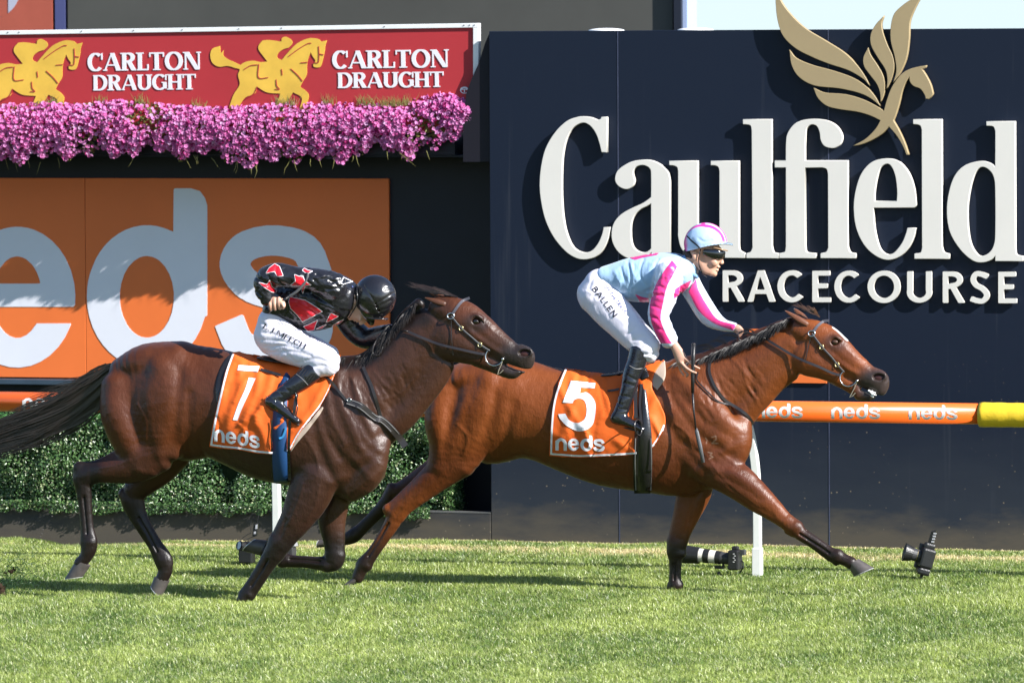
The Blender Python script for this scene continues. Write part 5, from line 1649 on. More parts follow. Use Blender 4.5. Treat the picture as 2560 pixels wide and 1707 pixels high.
mb = MB()
strap(mb, bg5, [(1589, 1095), (1588, 1160), (1590, 1225)], 2.2, .012); strap(mb, bg5, [(1628, 1095), (1629, 1160), (1627, 1225)], 2.2, .012)
mb.build("girth_edge", M_STITCH, sd5)
mb = MB(); strap(mb, bg5, [(1596, 930), (1589, 985), (1590, 1045)], 9, .022); mb.build("stirrup_leather", M_STRAP, sd5); mb = MB(); strap(mb, bg5, [(1519, 977), (1535, 975), (1548, 972)], 5, .02); mb.build("strap_end", M_STRAP, sd5); mb = MB(); strap(mb, bg5, [(1604, 960), (1600, 1010), (1604, 1060)], 6, .018)
mb.build("stirrup_leather", M_STRAP, sd5)
mb = MB(); p = hit(bg5, 1604, 1068, .05)
mb.ring(p+Vector((0, -.03, 0)), (0.95, -.25, .1), .062, .006, sq=(1, .85)); mb.build("stirrup_iron", M_BLK, sd5, smooth=True)

def bridle(hr, bvh, label, R, brow, cheek, buck, ring, rr, rein, throat, curb):
    br = thing("bridle", label, "bridle", hr.P(ring[0], ring[1], .08))
    mb = MB(); strap(mb, bvh, brow, 6.5, .004); mb.build("browband", simple_mat("browband_grey", (0.085, 0.08, 0.095), .4, .5), br)
    mb = MB(); strap(mb, bvh, cheek, 4.6, .004); mb.build("cheekpiece", M_STRAP, br)
    mb = MB(); strap(mb, bvh, [(a+.9, b-.9) for a, b in cheek], 1.3, .0085, th=.001); mb.build("cheek_edge", M_STITCH, br)
    for u, v in buck:
        mb = MB(); p = hit_dn(bvh, u, v, .008); mb.ring(p, (.1, -1, .1), .0185, .003, sq=(1.0, .8)); mb.build("buckle", M_BRASS, br, smooth=True)
    mb = MB(); p = hit_dn(bvh, cheek[0][0], cheek[0][1], .009); mb.ring(p, (.15, -1, .15), .026, .0045, sq=(.85, 1)); mb.build("brow_ring", M_STEEL, br, smooth=True)
    mb = MB(); p0 = hit_dn(bvh, ring[0], ring[1], .010); p0 = on_y(ring[0], ring[1], p0.y-.006); mb.ring(p0, (.22, -1, .12), rr*PX, .0042, n=40); mb.build("bit_ring", M_STEEL, br, smooth=True)
    mb = MB(); q = on_y(curb[0][0], curb[0][1], p0.y-.008); mb.ball(q, .012, 12, 8); mb.build("bit_joint", M_STEEL, br, smooth=True)
    mb = MB(); mb.tube([on_y(u, v, p0.y+.004) for u, v in curb], .0035, 6); mb.build("lip_strap", simple_mat("lip_strap", (.30, .27, .20), .5), br)
    mb = MB(); strap(mb, bvh, throat, 2.2, .006); mb.build("throat_lash", M_STRAP, br)
    mb = MB(); strap(mb, bvh, rein, 6, .012, th=.005); mb.build("rein", M_STRAP, br)
    return br
bridle(H5, bv5, "black race bridle with a big steel bit ring on the leading horse", 1,
       [(2034, 829), (2044, 815), (2058, 804), (2073, 801)], [(2030, 834), (2055, 867), (2078, 892), (2093, 911), (2110, 930)], [(2055, 867), (2093, 911)],
       (2121, 945), 20.5, [(1913, 846), (1945, 866), (1980, 887), (2010, 902), (2050, 918), (2080, 932), (2101, 938)], [(2027, 842), (2020, 872), (2013, 902)], [(2143, 952), (2136, 970), (2128, 985), (2124, 993), (2131, 990), (2138, 982)])
bridle(H1, bv1, "black race bridle with brass buckles and a steel bit ring on the trailing horse", 1,
       [(1133, 783), (1143, 768), (1156, 753), (1174, 745)], [(1128, 790), (1153, 820), (1180, 844), (1200, 861), (1224, 877)], [(1153.6, 820), (1200.5, 861)],
       (1236, 892), 21.5, [(1018, 828), (1060, 846), (1100, 861), (1150, 873), (1190, 882), (1214, 886)], [(1128.6, 800), (1129, 840), (1133, 888)], [(1257, 898), (1253, 912), (1247, 925), (1244, 936), (1251, 932), (1258, 925)])

bp5 = thing("breastplate_strap", "thin black strap round the base of the leading horse's neck", "strap", H5.P(1790, 980, .2))
mb = MB(); strap(mb, bv5, [(1777, 896), (1773, 925), (1780, 950), (1793, 975), (1814, 1001), (1849, 1023), (1870, 1040), (1884, 1060)], 7, .008, th=.005); mb.build("neck_strap", M_STRAP, bp5)
mb = MB(); strap(mb, bv5, [(1745, 930), (1742, 948), (1755, 965), (1775, 985), (1797, 1004), (1827, 1012)], 3.6, .012, th=.004); mb.build("side_strap", M_STRAP, bp5)

# saddlecloth of the trailing horse
sc1 = thing("saddle_cloth", "orange saddlecloth with a white border and tall white number one on the trailing horse", "saddlecloth", H1.P(640, 1000, .3))
po1 = outline([(581, 886, 1), (565, 930), (548, 1000), (535, 1060), (526, 1113, 1), (560, 1118), (600, 1122), (650, 1131), (700, 1133), (727, 1124, 1), (745, 1090), (770, 1055), (800, 1018), (822, 980), (838, 940), (852, 893, 1), (810, 905), (760, 912), (700, 900), (650, 890), (615, 884)])
cloth("pad", [outline([(727, 1129, 1), (724, 1100), (745, 1082), (775, 1052), (802, 1020), (806, 1026), (770, 1075), (745, 1105)])], bv1, M_PAD, sc1, .010, th=.008)
cloth("under_pad", [outline([(580, 884, 1), (560, 905), (542, 950), (541, 1000), (548, 1010), (556, 960), (570, 920), (588, 890)])], bv1, M_BLK, sc1, .008, th=.008)
c1 = cloth("cloth_panel", [po1], bv1, M_CLOTH, sc1, .020, [([(590, 900), (640, 915), (700, 905)], 6, .012), ([(600, 935), (625, 920), (655, 905)], 5, .010), ([(680, 940), (672, 980), (655, 1020), (640, 1060)], 7, .016),
    ([(650, 930), (640, 990), (612, 1050)], 6, .012), ([(610, 960), (590, 1010), (570, 1070)], 8, .010), ([(700, 920), (690, 960), (660, 1010)], 5, -.006), ([(815, 955), (795, 1000), (760, 1050)], 6, .014), ([(560, 980), (548, 1040), (540, 1095)], 5, .008), ([(640, 1040), (660, 1090), (665, 1125)], 8, .014)], base_noise=.005, seed=3, nf=44, fdir=1.9)
bc1 = bvh_of(c1)
decal("cloth_border", band_loops(po1, 4.6, [[tuple(p) for p in po1[:24]], [tuple(p) for p in po1[20:54]], [tuple(p) for p in po1[50:92]]]), bc1, M_CWHITE, sc1, .0035)
decal("number", [outline([(597, 913, 1), (649, 916, 1), (645, 930, 1), (594, 926, 1)]), outline([(622, 944, 1), (640, 946, 1), (622, 985), (606, 1020), (594, 1051, 1), (582, 1049, 1), (596, 1010), (612, 975)])], bc1, M_CWHITE, sc1, .004)
decal("lettering", [lp for g in neds_loops(536, 1102, 650, 1121, 31) for lp in g], bc1, M_CWHITE, sc1, .004)
sd1 = thing("racing_saddle", "small black racing saddle with a bright blue girth on the trailing horse", "saddle", H1.P(700, 900, 0))
f = Field((H1.P(640, 900, 0).x-.05, H1.yc-.32, H1.P(700, 950, 0).z-.05), (H1.P(830, 860, 0).x+.05, H1.yc+.32, H1.P(700, 860, 0).z+.05), .008)
f.sweep([H1.P(655, 893, 0), H1.P(700, 902, 0), H1.P(760, 905, 0), H1.P(815, 893, 0)], [.014, .02, .022, .016], [.13, .12, .10, .07], .02)
Vs, Fs = f.mesh(1); mesh_from("seat", Vs, Fs, M_BLK, sd1, smooth=True)
g1, _ = girth(H1, bv1, sd1, [(718, 925), (706, 980), (700, 1040), (699, 1100), (700, 1160), (702, 1206)], [20, 28, 34, 36, 36, 34], M_BLUE, off=.024)
bg1 = bvh_of(g1, c1, horse1)
mb = MB(); strap(mb, bg1, [(725, 1050), (722, 1120), (724, 1200)], 7, .012); strap(mb, bg1, [(680, 1050), (679, 1120), (681, 1200)], 3, .010); mb.build("girth_edge", M_BLK, sd1)
mb = MB(); strap(mb, bg1, [(716, 1068), (708, 1090), (698, 1096)], 5, .012); mb.build("girth_tab", simple_mat("tab_blue", (.05, .30, .62), .45), sd1)
mb = MB(); strap(mb, bg1, [(651, 923), (675, 930), (702, 938)], 6.5, .022, th=.005); mb.build("strap_end", M_STRAP, sd1); mb = MB(); strap(mb, bg1, [(742, 985), (738, 1010), (735, 1035)], 8, .02); mb.build("stirrup_leather", M_STRAP, sd1)
bp1 = thing("breastplate", "black padded breastplate with pale stitched edges across the trailing horse's chest", "breastplate", H1.P(900, 1000, .2))
mb = MB(); strap(mb, bg1, [(806, 936), (825, 950), (845, 975), (866, 1001)], 6, .010, th=.005); strap(mb, bv1, [(908, 917), (918, 940), (929, 965), (942, 1005), (953, 1045)], 7.5, .010, th=.005); mb.build("neck_strap", M_STRAP, bp1)
mb = MB(); main = [(868, 1003), (900, 1014), (920, 1030), (940, 1045), (956, 1050), (978, 1070), (1000, 1096), (1014, 1116)]; pts = strap(mb, bv1, main, 16, .016, th=.008); mb.build("chest_pad", M_STRAP, bp1)
mb = MB()
for s_ in (-5.5, 5.5):
    q = spl(main, 4); t = np.gradient(q, axis=0); t /= np.hypot(*t.T)[:, None]; strap(mb, bv1, [tuple(a) for a in (q+np.stack([-t[:, 1], t[:, 0]], 1)*s_)][::3], 1.4, .0275, th=.001)
mb.build("stitching", M_STITCH, bp1)
mb = MB(); mb.ring(hit(bv1, 872, 1001, .03), (.1, -1, .1), .016, .003, sq=(.8, 1)); mb.build("buckle", M_STEEL, bp1, smooth=True)

# ------------------------------------------------------------------ riders
M_SKIN = simple_mat("skin", (0.60, 0.34, 0.24), 0.45, 0.4, var=0.08, vscale=18, bump=.08, bscale=60, sss=0.12)
M_BREECH = simple_mat("breeches_white", (0.86, 0.82, 0.92), 0.55, 0.3, bump=.25, bscale=20, bstretch=(1, 1, .4), ridge=.35, rscale=7, rstretch=(.5, 1, 1.6))
M_SILK5 = simple_mat("silk_blue", (0.36, 0.58, 0.84), 0.30, 0.5, attr="col", var=.06, bump=.5, bscale=17, bstretch=(1, 1, .6), sheen=.3, bdist=.012, ridge=.55, rscale=8, rstretch=(1, 1, .6))
M_SILK1 = simple_mat("silk_black", (0.010, 0.010, 0.014), 0.24, 0.6, bump=.7, bscale=15, bstretch=(.6, 1, 1.2), sheen=.05, bdist=.012, ridge=.75, rscale=7, rstretch=(.6, 1, 1.2))
M_PINK = simple_mat("silk_pink", (0.86, 0.045, 0.25), 0.34, 0.5, var=.08, vscale=12, bump=.3, bscale=18)
M_SRED = simple_mat("silk_red", (0.72, 0.014, 0.03), 0.34, 0.5, var=.12, vscale=12, bump=.3, bscale=18)
M_SWH = simple_mat("silk_edge", (0.80, 0.78, 0.80), 0.4)
M_BOOT = simple_mat("boot_leather", (0.012, 0.012, 0.017), 0.16, 0.7, bump=.35, bscale=20, bstretch=(1, 1, 2.2), coat=.3)
M_SOLE = simple_mat("boot_sole", (0.035, 0.03, 0.03), 0.5)
M_INK = simple_mat("print_black", (0.02, 0.02, 0.03), 0.5)
M_INKB = simple_mat("print_navy", (0.06, 0.08, 0.28), 0.5)
M_GOG = simple_mat("goggle_lens", (0.006, 0.006, 0.008), 0.08, 0.8, coat=.6)
M_WHIP = simple_mat("whip_black", (0.014, 0.013, 0.014), 0.32, 0.5, bump=.3, bscale=120)
M_WHIPG = simple_mat("whip_flap", (0.10, 0.10, 0.105), 0.4)

class Fig(Horse):
    pass

def figfield(hr, u0, v0, u1, v1, h, wmax=.48):
    a = on_y(u0, v1, hr.yc); b = on_y(u1, v0, hr.yc)
    s = Fig.__new__(Fig); s.yc = hr.yc
    s.f = Field((a.x-.08, hr.yc-wmax, a.z-.06), (b.x+.08, hr.yc+wmax, b.z+.06), h)
    return s

def wr(fg, lines, sig=3.0, amp=.004):
    for pl in lines: fg.bump(pl, sig, amp, 1)

def rwr(fg, box, n, ang, L, seed, sig=2.2, amp=.0028, spread=.5):
    """random creases of cloth inside a box, running about the angle ang (degrees)"""
    rg = np.random.default_rng(seed)
    for i in range(n):
        u = box[0]+(box[2]-box[0])*rg.random(); v = box[1]+(box[3]-box[1])*rg.random(); a = math.radians(ang)+rg.normal()*spread; l = L*(.5+rg.random()); c = rg.normal()*.15*l
        dx, dy = math.cos(a), math.sin(a)
        fg.bump([(u, v), (u+dx*l*.5-dy*c, v+dy*l*.5+dx*c), (u+dx*l, v+dy*l)], sig*(.8+.5*rg.random()), amp*(1 if rg.random() < .6 else -1)*(.6+.8*rg.random()), 1)

# =========== rider of the leading horse
LIMB5 = dict(
    torso=[(1518, 692, 0, 28, 44), (1548, 697, 0, 42, 47), (1580, 699, 0, 54, 52), (1620, 696, 0, 59, 56), (1655, 690, 0, 58, 60), (1690, 682, 0, 48, 60), (1712, 674, 0, 34, 40)],
    arm_n=[(1672, 682, .19, 33, 30), (1663, 733, .225, 33, 28), (1646, 784, .25, 27, 25), (1655, 815, .25, 25, 23), (1672, 850, .235, 22, 20)],
    arm_f=[(1712, 690, -.17, 30, 28), (1738, 735, -.20, 27, 25), (1772, 788, -.20, 26, 22), (1805, 811, -.15, 16, 16), (1834, 818, -.10, 12, 12)],
    hip=[(1500, 712, 0, 40, 50), (1490, 735, 0, 47, 54)],
    leg_n=[(1492, 735, .085, 50, 28), (1524, 772, .12, 48, 27), (1553, 803, .155, 44, 25), (1585, 838, .185, 39, 23), (1617, 868, .205, 35, 22), (1612, 880, .205, 32, 20)],
    leg_f=[(1496, 735, -.085, 48, 28), (1528, 772, -.12, 46, 27), (1560, 805, -.155, 42, 25), (1592, 838, -.185, 37, 23), (1624, 866, -.20, 33, 22)])

def rider_five():
    lab = "jockey in pale blue and pink silks, white breeches and goggles, crouching over the leading horse"
    h = .0056
    fg = figfield(H5, 1420, 540, 1865, 1100, h, .40)
    # body
    g = fg
    sk = lambda rows, s_=.86, k=.02: g.sw([(r[0], r[1], r[2], r[3]*s_, r[4]*s_) for r in rows], k)
    sk(LIMB5['torso'], .84, .03); sk(LIMB5['arm_n'], .72); sk(LIMB5['arm_f'], .72); sk(LIMB5['hip'], .84); sk(LIMB5['leg_n'], .82); sk(LIMB5['leg_f'], .82)
    for sg, dx in ((1, 0), (-1, 6)):
        g.sw([(1604+dx, 872, .208*sg, 20, 15), (1592+dx, 905, .225*sg, 16, 11), (1580+dx, 935, .24*sg, 14, 10), (1569+dx, 978, .256*sg, 12, 9), (1554+dx, 1030, .28*sg, 10, 8), (1580+dx, 1056, .285*sg, 6, 8), (1600+dx, 1068, .285*sg, 4, 7)], .006)
    g.sw([(1700, 672, 0, 24, 24), (1722, 655, 0, 23, 20), (1742, 640, 0, 26, 20)], .03)   # neck
    g.f.ellip(g.P(1757, 612, 0), (.118, .076, .112), .02)                       # skull
    g.sw([(1776, 628, 0, 28, 20), (1778, 648, 0, 24, 18), (1777, 664, 0, 19, 15), (1779, 677, 0, 12, 11)], .02)
    g.sw([(1748, 650, .035, 14, 8), (1762, 672, .034, 12, 7), (1778, 681, .018, 8, 6)], .018); g.sw([(1748, 650, -.035, 14, 8), (1762, 672, -.034, 12, 7), (1778, 681, -.018, 8, 6)], .018)
    g.sw([(1799, 638, 0, 4.5, 3.2), (1803, 648, 0, 4.5, 3.4), (1806, 657, 0, 4.2, 3.8)], .012)    # nose
    g.sw([(1803, 658, .010, 3, 3), (1803, 658, -.010, 3, 3)], .008)
    g.sw([(1795, 666, .010, 3.0, 5), (1796.5, 667, 0, 3.4, 5), (1795, 666, -.010, 3.0, 5)], .006)     # lips
    g.sw([(1791, 674, .008, 3.2, 5), (1792.5, 674.5, 0, 3.4, 5), (1791, 674, -.008, 3.2, 5)], .006)
    g.sw([(1786, 684, 0, 8, 7)], .012)
    g.sw([(1800, 626, .025, 5, 6), (1802, 627, 0, 5, 6), (1800, 626, -.025, 5, 6)], .012)
    g.f.sweep([g.P(1788, 671, .02), g.P(1799, 670, 0), g.P(1788, 671, -.02)], .0032, .0032, .003, 'sub')
    g.sw([(1783, 655, .052, 9, 5), (1786, 661, .046, 9, 5)], .014)
    for sg in (1, -1):
        g.sw([(1737, 629, .074*sg, 5, 2.6), (1734, 638, .080*sg, 5, 2.6), (1740, 649, .074*sg, 4, 2.4), (1745, 634, .074*sg, 4, 2.4)], .006)
        g.f.ellip(g.P(1741, 638, .088*sg), (.007, .012, .013), .004, 'sub')
    # hands
    g.sw([(1672, 846, .235, 13, 10), (1686, 864, .24, 11.5, 8.5), (1697, 884, .245, 14, 8), (1705, 902, .25, 15, 7.5)], .015)
    R = 3.0
    g.sw([(1712, 896, .262, R+.6, R), (1727, 908, .275, R, R), (1738, 916, .278, R, R), (1749, 921, .27, R-.6, R-.6)], .005)
    g.sw([(1701, 905, .265, 4, 3.6), (1716, 920, .285, 3.6, 3.4), (1729, 928, .29, 3.2, 3.2), (1740, 932, .285, 2.8, 2.8)], .006)
    g.sw([(1709, 908, .255, R, R), (1722, 922, .262, R, R), (1730, 930, .262, R, R), (1728, 937, .262, R-.4, R)], .004)
    g.sw([(1703, 912, .252, R, R), (1713, 928, .256, R, R), (1720, 937, .256, R, R), (1716, 941, .256, R-.5, R)], .004)
    g.sw([(1696, 912, .248, R-.2, R), (1702, 928, .25, R-.3, R), (1709, 938, .25, R-.4, R)], .004)
    g.sw([(1830, 818, -.10, 9, 8), (1843, 822, -.09, 11, 8), (1852, 828, -.08, 9, 7)], .012)
    for k in range(4): g.sw([(1850-k*2, 822+k*4, -.07+.0*k, 3.2, 3.2), (1858-k*3, 828+k*4, -.06, 3, 3), (1853-k*3, 834+k*3, -.055, 2.8, 2.8)], .004)
    V, Fc = g.f.mesh(2)
    body = mesh_from("person", V, Fc, M_SKIN, None, smooth=True); tag(body, lab, "person")
    # silks
    g = figfield(H5, 1480, 600, 1870, 880, .0056, .40)
    g.sw(LIMB5['torso'], .03); g.sw(LIMB5['arm_n'], .03); g.sw(LIMB5['arm_f'], .03)
    g.f.sweep([g.P(1712, 650, 0), g.P(1728, 640, 0)], .075, .07, .004, 'sub')
    wr(g, [[(1560, 655), (1575, 690), (1568, 725)], [(1600, 650), (1598, 690), (1622, 730)], [(1545, 670), (1560, 700)], [(1610, 730), (1640, 715), (1660, 690)], [(1640, 650), (1628, 680)],
           [(1655, 712), (1675, 722)], [(1640, 762), (1660, 770)], [(1632, 790), (1655, 795)], [(1640, 820), (1665, 822)], [(1690, 650), (1700, 690), (1698, 715)], [(1590, 735), (1630, 742), (1665, 735)]], 2.8, .006)
    wr(g, [[(1570, 660), (1588, 700)], [(1625, 660), (1615, 700)], [(1650, 740), (1665, 748)], [(1532, 682), (1545, 705)], [(1665, 655), (1682, 668)]], 4, -.006)
    g.bump([(1745, 740), (1765, 748)], 2.6, .006); g.bump([(1760, 775), (1782, 778)], 2.6, .006)
    rwr(g, (1530, 650, 1700, 740), 34, 100, 26, 1); rwr(g, (1630, 690, 1690, 845), 30, 20, 24, 2, 2.2, .0035, .4); rwr(g, (1720, 700, 1830, 820), 20, -20, 18, 3, 2.2, .003)
    V, Fc = g.f.mesh(1)
    def colj(V, U):
        n = len(U); C = np.tile(np.array((0.36, 0.55, 0.78)), (n, 1))
        near_arm = sstep(pdist(U, [(1672, 682), (1663, 733), (1646, 784), (1655, 815), (1672, 850)]), 42, 34)*(V[:, 1] < H5.yc-.10)
        far_arm = (V[:, 1] > H5.yc-.02)*sstep(U[:, 0], 1712, 1722)
        C = mixc(C, np.array((0.66, 0.74, 0.90)), np.maximum(near_arm, far_arm))
        return C
    jk = mesh_from("jacket", V, Fc, M_SILK5, body, smooth=True, cols=paint(V, colj))
    bj = bvh_of(jk)
    for pl in ([(1680, 651, 1), (1693, 667, 1), (1680, 692), (1667, 718), (1656, 765), (1652, 798), (1663, 830), (1679, 858, 1), (1652, 858, 1), (1634, 820), (1625, 785), (1627, 752), (1640, 712), (1661, 677)],
               [(1740, 697, 1), (1747, 726), (1770, 767), (1795, 799), (1842, 813, 1), (1832, 825, 1), (1787, 809), (1748, 778), (1728, 742), (1721, 728, 1)],
               [(1573, 645, 1), (1610, 637), (1653, 629, 1), (1642, 638, 1), (1610, 644), (1588, 650, 1)],
               [(1588, 735, 1), (1605, 742), (1622, 745, 1), (1622, 757, 1), (1600, 754, 1)],
               [(1683, 747, 1), (1688, 722, 1), (1705, 712), (1728, 700, 1), (1718, 722, 1), (1700, 738)]):
        decal("silk_stripe", [outline(pl)], bj, M_PINK, jk, .0022)
    # collar and undershirt
    mb = MB(); mb.tube([g.P(1708, 640, .055), g.P(1716, 660, .072), (g.P(1728, 684, .065)), g.P(1742, 692, .03), g.P(1744, 690, -.02)], [.016, .02, .02, .016, .012], 10, flat=((0, 1, 0), .5))
    mb.build("collar", simple_mat("collar_blue", (0.22, 0.40, 0.66), .45), jk, smooth=True)
    # breeches
    g = figfield(H5, 1420, 640, 1680, 920, .0056, .40)
    g.sw(LIMB5['hip'], .03); g.sw(LIMB5['leg_n'], .035); g.sw(LIMB5['leg_f'], .035)
    g.sw([(1604, 874, .205, 27, 20), (1596, 894, .215, 20, 18)], .02)
    wr(g, [[(1478, 690), (1470, 720)], [(1495, 700), (1480, 745)], [(1600, 880), (1628, 885), (1650, 878)], [(1595, 893), (1625, 897)], [(1560, 760), (1578, 790)], [(1585, 850), (1610, 842)], [(1520, 735), (1545, 765)]], 3, .005)
    rwr(g, (1450, 680, 1540, 800), 16, 40, 26, 4, 2.4, .002); rwr(g, (1570, 820, 1650, 900), 18, -15, 20, 5, 2.2, .003)
    V, Fc = g.f.mesh(2); br = mesh_from("breeches", V, Fc, M_BREECH, body, smooth=True); bb = bvh_of(br)
    tl = text_loops("BALLEN", 1479, 723, 1534, 795, 14.5, thick=.14, thin=.14); decal("lettering", [lp for q in tl for lp in q], bb, M_INK, br, .0025)
    tl = text_loops("OFF THE TRACK", 1508, 715, 1562, 784, 8.5, thick=.15, thin=.15); decal("lettering", [lp for q in tl for lp in q], bb, M_INKB, br, .0025)
    # boots
    for sg, dx in ((1, 0), (-1, 8)):
        g = figfield(H5, 1505, 855, 1640, 1100, .005, .40)
        g.sw([(1600+dx, 876, .212*sg, 27, 21), (1592+dx, 905, .225*sg, 25, 19), (1580+dx, 935, .24*sg, 23, 18), (1570+dx, 975, .255*sg, 20.5, 17), (1558+dx, 1012, .27*sg, 19, 16), (1550+dx, 1034, .28*sg, 19, 15), (1545+dx, 1046, .28*sg, 18, 14)], .02)
        g.sw([(1538+dx, 1044, .28*sg, 15, 13), (1560+dx, 1050, .285*sg, 14, 14), (1585+dx, 1062, .285*sg, 10, 15), (1607+dx, 1073, .285*sg, 7.5, 12)], .02)
        wr(g, [[(1545, 1000), (1565, 1010)], [(1550, 985), (1580, 990)], [(1560, 1020), (1575, 1022)], [(1582, 940), (1600, 950)], [(1570, 955), (1590, 962)]], 2.6, .004)
        V, Fc = g.f.mesh(1); bt = mesh_from("boot", V, Fc, M_BOOT, body, smooth=True)
        mb = MB(); mb.tube([g.P(1522+dx, 1058, .28*sg), g.P(1545+dx, 1065, .285*sg), g.P(1580+dx, 1073, .288*sg), g.P(1612+dx, 1081, .288*sg)], [.008]*4, 8); mb.build("sole_edge", M_SOLE, bt, smooth=True)
        if sg > 0:
            mb = MB(); bo = bvh_of(bt); strap(mb, bo, [(1574, 914), (1590, 922), (1606, 921)], 1.6, .001); mb.build("boot_seam", M_STITCH, bt)
    return body, fg

def helmet(hr, body, c, r, cutp, cutn, brimrows, mat, name="helmet", w=0.0, tilt=0.0, h=.0048):
    """c (u, v), r=(along, lateral, up) metres; cut by the plane through cutp (u,v) with px-normal cutn pointing at what is removed"""
    g = figfield(hr, c[0]-75, c[1]-75, c[0]+75, c[1]+75, h, .26)
    ct, st_ = math.cos(tilt), math.sin(tilt)
    g.f.ellip(g.P(c[0], c[1], w), r, .004, rot=[(ct, 0, st_), (0, 1, 0), (-st_, 0, ct)])
    P0 = g.P(cutp[0], cutp[1], w); nn = np.array([cutn[0], 0, -cutn[1]], dtype=float); nn /= np.linalg.norm(nn)
    S = g.f.sl((-1e3, -1e3, -1e3), (1e3, 1e3, 1e3)); X, Y, Z = g.f.grid(S)
    pl = (X-P0.x)*nn[0]+(Z-P0.z)*nn[2]
    g.f.val = np.maximum(g.f.val, pl.astype(np.float32))
    inner = g.P(c[0], c[1], w)
    g.f.ellip(inner - Vector((-nn[0]*.012, 0, -nn[2]*.012)), (r[0]-.016, r[1]-.016, r[2]-.016), .004, 'sub', rot=[(ct, 0, st_), (0, 1, 0), (-st_, 0, ct)])
    if brimrows: g.sw(brimrows, .006)
    return g

body5, fg5 = rider_five()
# cap of the leading rider
g = helmet(H5, body5, (1764, 610), (.172, .122, .166), (1767, 618), (.22, 1.0), [(1786, 612, .02, 3.0, 26), (1806, 609, .0, 2.6, 26), (1824, 610, 0, 2.4, 18), (1830, 612, 0, 2.2, 10)], None)
for pl in ([(1740, 598), (1755, 606), (1770, 602)], [(1750, 615), (1765, 612), (1785, 604)], [(1722, 600), (1732, 615)]): g.bump(pl, 2.6, .004, 1)
V, Fc = g.f.mesh(1)
def colh(V, U):
    n = len(U); C = np.tile(np.array((0.46, 0.64, 0.88)), (n, 1)); w = H5.yc-V[:, 1]
    for w0, ww in ((.060, .013), (.005, .012), (-.05, .013)):
        C = mixc(C, np.array((0.86, 0.05, 0.36)), sstep(np.abs(w-w0*(1-np.abs(U[:, 0]-1764)/160)), ww+.003, ww-.003)*sstep(U[:, 1], 612, 600))
    C = mixc(C, np.array((0.80, 0.05, 0.33)), sstep(np.hypot(U[:, 0]-1758, U[:, 1]-560), 7, 4))
    C = mixc(C, np.array((0.62, 0.04, 0.30)), sstep(U[:, 0], 1722, 1714)*(U[:, 1] > 575))
    C = mixc(C, np.array((0.22, 0.30, 0.38)), sstep(U[:, 0], 1800, 1812)*sstep(U[:, 1], 603, 607))
    return C
M_CAP5 = simple_mat("cap_silk", (0.4, 0.6, 0.9), 0.26, 0.6, attr="col", bump=.3, bscale=16, coat=.2, ridge=.5, rscale=9)
hm5 = mesh_from("helmet", V, Fc, M_CAP5, body5, smooth=True, cols=paint(V, colh))
bh = bvh_of(hm5)
mb = MB(); strap(mb, bh, [(1717, 590), (1730, 603), (1742, 613), (1750, 621)], 3.6, .001, th=.003); mb.build("goggle_strap", M_BLK, hm5)
mb = MB(); mb.tube([fg5.P(1752, 622, .085), fg5.P(1746, 645, .088), fg5.P(1748, 665, .062), fg5.P(1756, 684, .045), fg5.P(1768, 692, .0)], .004, 6); mb.build("chin_strap", M_BLK, hm5, smooth=True)
gg = figfield(H5, 1745, 610, 1825, 660, .0045, .14)
gg.sw([(1760, 630, .074, 8, 3), (1778, 634, .070, 11, 4), (1795, 636, .052, 12, 5), (1806, 637, .018, 10.5, 5), (1806, 637, -.018, 10.5, 5), (1795, 636, -.052, 12, 5)], .006)
V, Fc = gg.f.mesh(1); mesh_from("goggles", V, Fc, M_GOG, body5, smooth=True)
mb = MB(); mb.tube([fg5.P(1780, 618, .075), fg5.P(1800, 623, .06), fg5.P(1819, 627, .03)], [.008, .010, .008], 10, flat=((0, 0, 1), .6)); mb.build("raised_goggles", simple_mat("goggle_frame", (.35, .22, .12), .25, .6), body5, smooth=True)
gg = figfield(H5, 1708, 620, 1750, 665, .005, .12)
gg.sw([(1722, 634, 0, 15, 20), (1732, 642, 0, 13, 21)], .01); V, Fc = gg.f.mesh(1); mesh_from("hair", V, Fc, simple_mat("hair_brown", (0.04, 0.02, 0.012), .6, bump=.5, bscale=90), body5, smooth=True)
# whip of the leading rider
wh = thing("whip", "long black whip with a grey flap hanging down beside the leading horse's shoulder", "whip", fg5.P(1734, 930, .28))
mb = MB(); mb.tube([fg5.P(1734, 861, .272), fg5.P(1733, 900, .274), fg5.P(1732, 945, .278), fg5.P(1731.5, 982, .282)], [.0175, .0165, .0150, .013], 10); mb.ball(fg5.P(1734, 860, .272), .019, 10, 6, (1, 1, .5)); mb.build("grip", M_WHIP, wh, smooth=True)
mb = MB(); mb.tube([fg5.P(1731.5, 980, .282), fg5.P(1734, 1025, .287), fg5.P(1740, 1074, .292)], [.010, .008, .007], 8); mb.build("shaft", M_WHIP, wh, smooth=True)
mb = MB(); mb.tube([fg5.P(1740, 1070, .292), fg5.P(1742, 1080, .292), fg5.P(1750, 1115, .295), fg5.P(1758, 1156, .298)], [.009, .016, .017, .014], 8, flat=((0, 1, 0), .5)); mb.build("flap", M_WHIPG, wh, smooth=True)

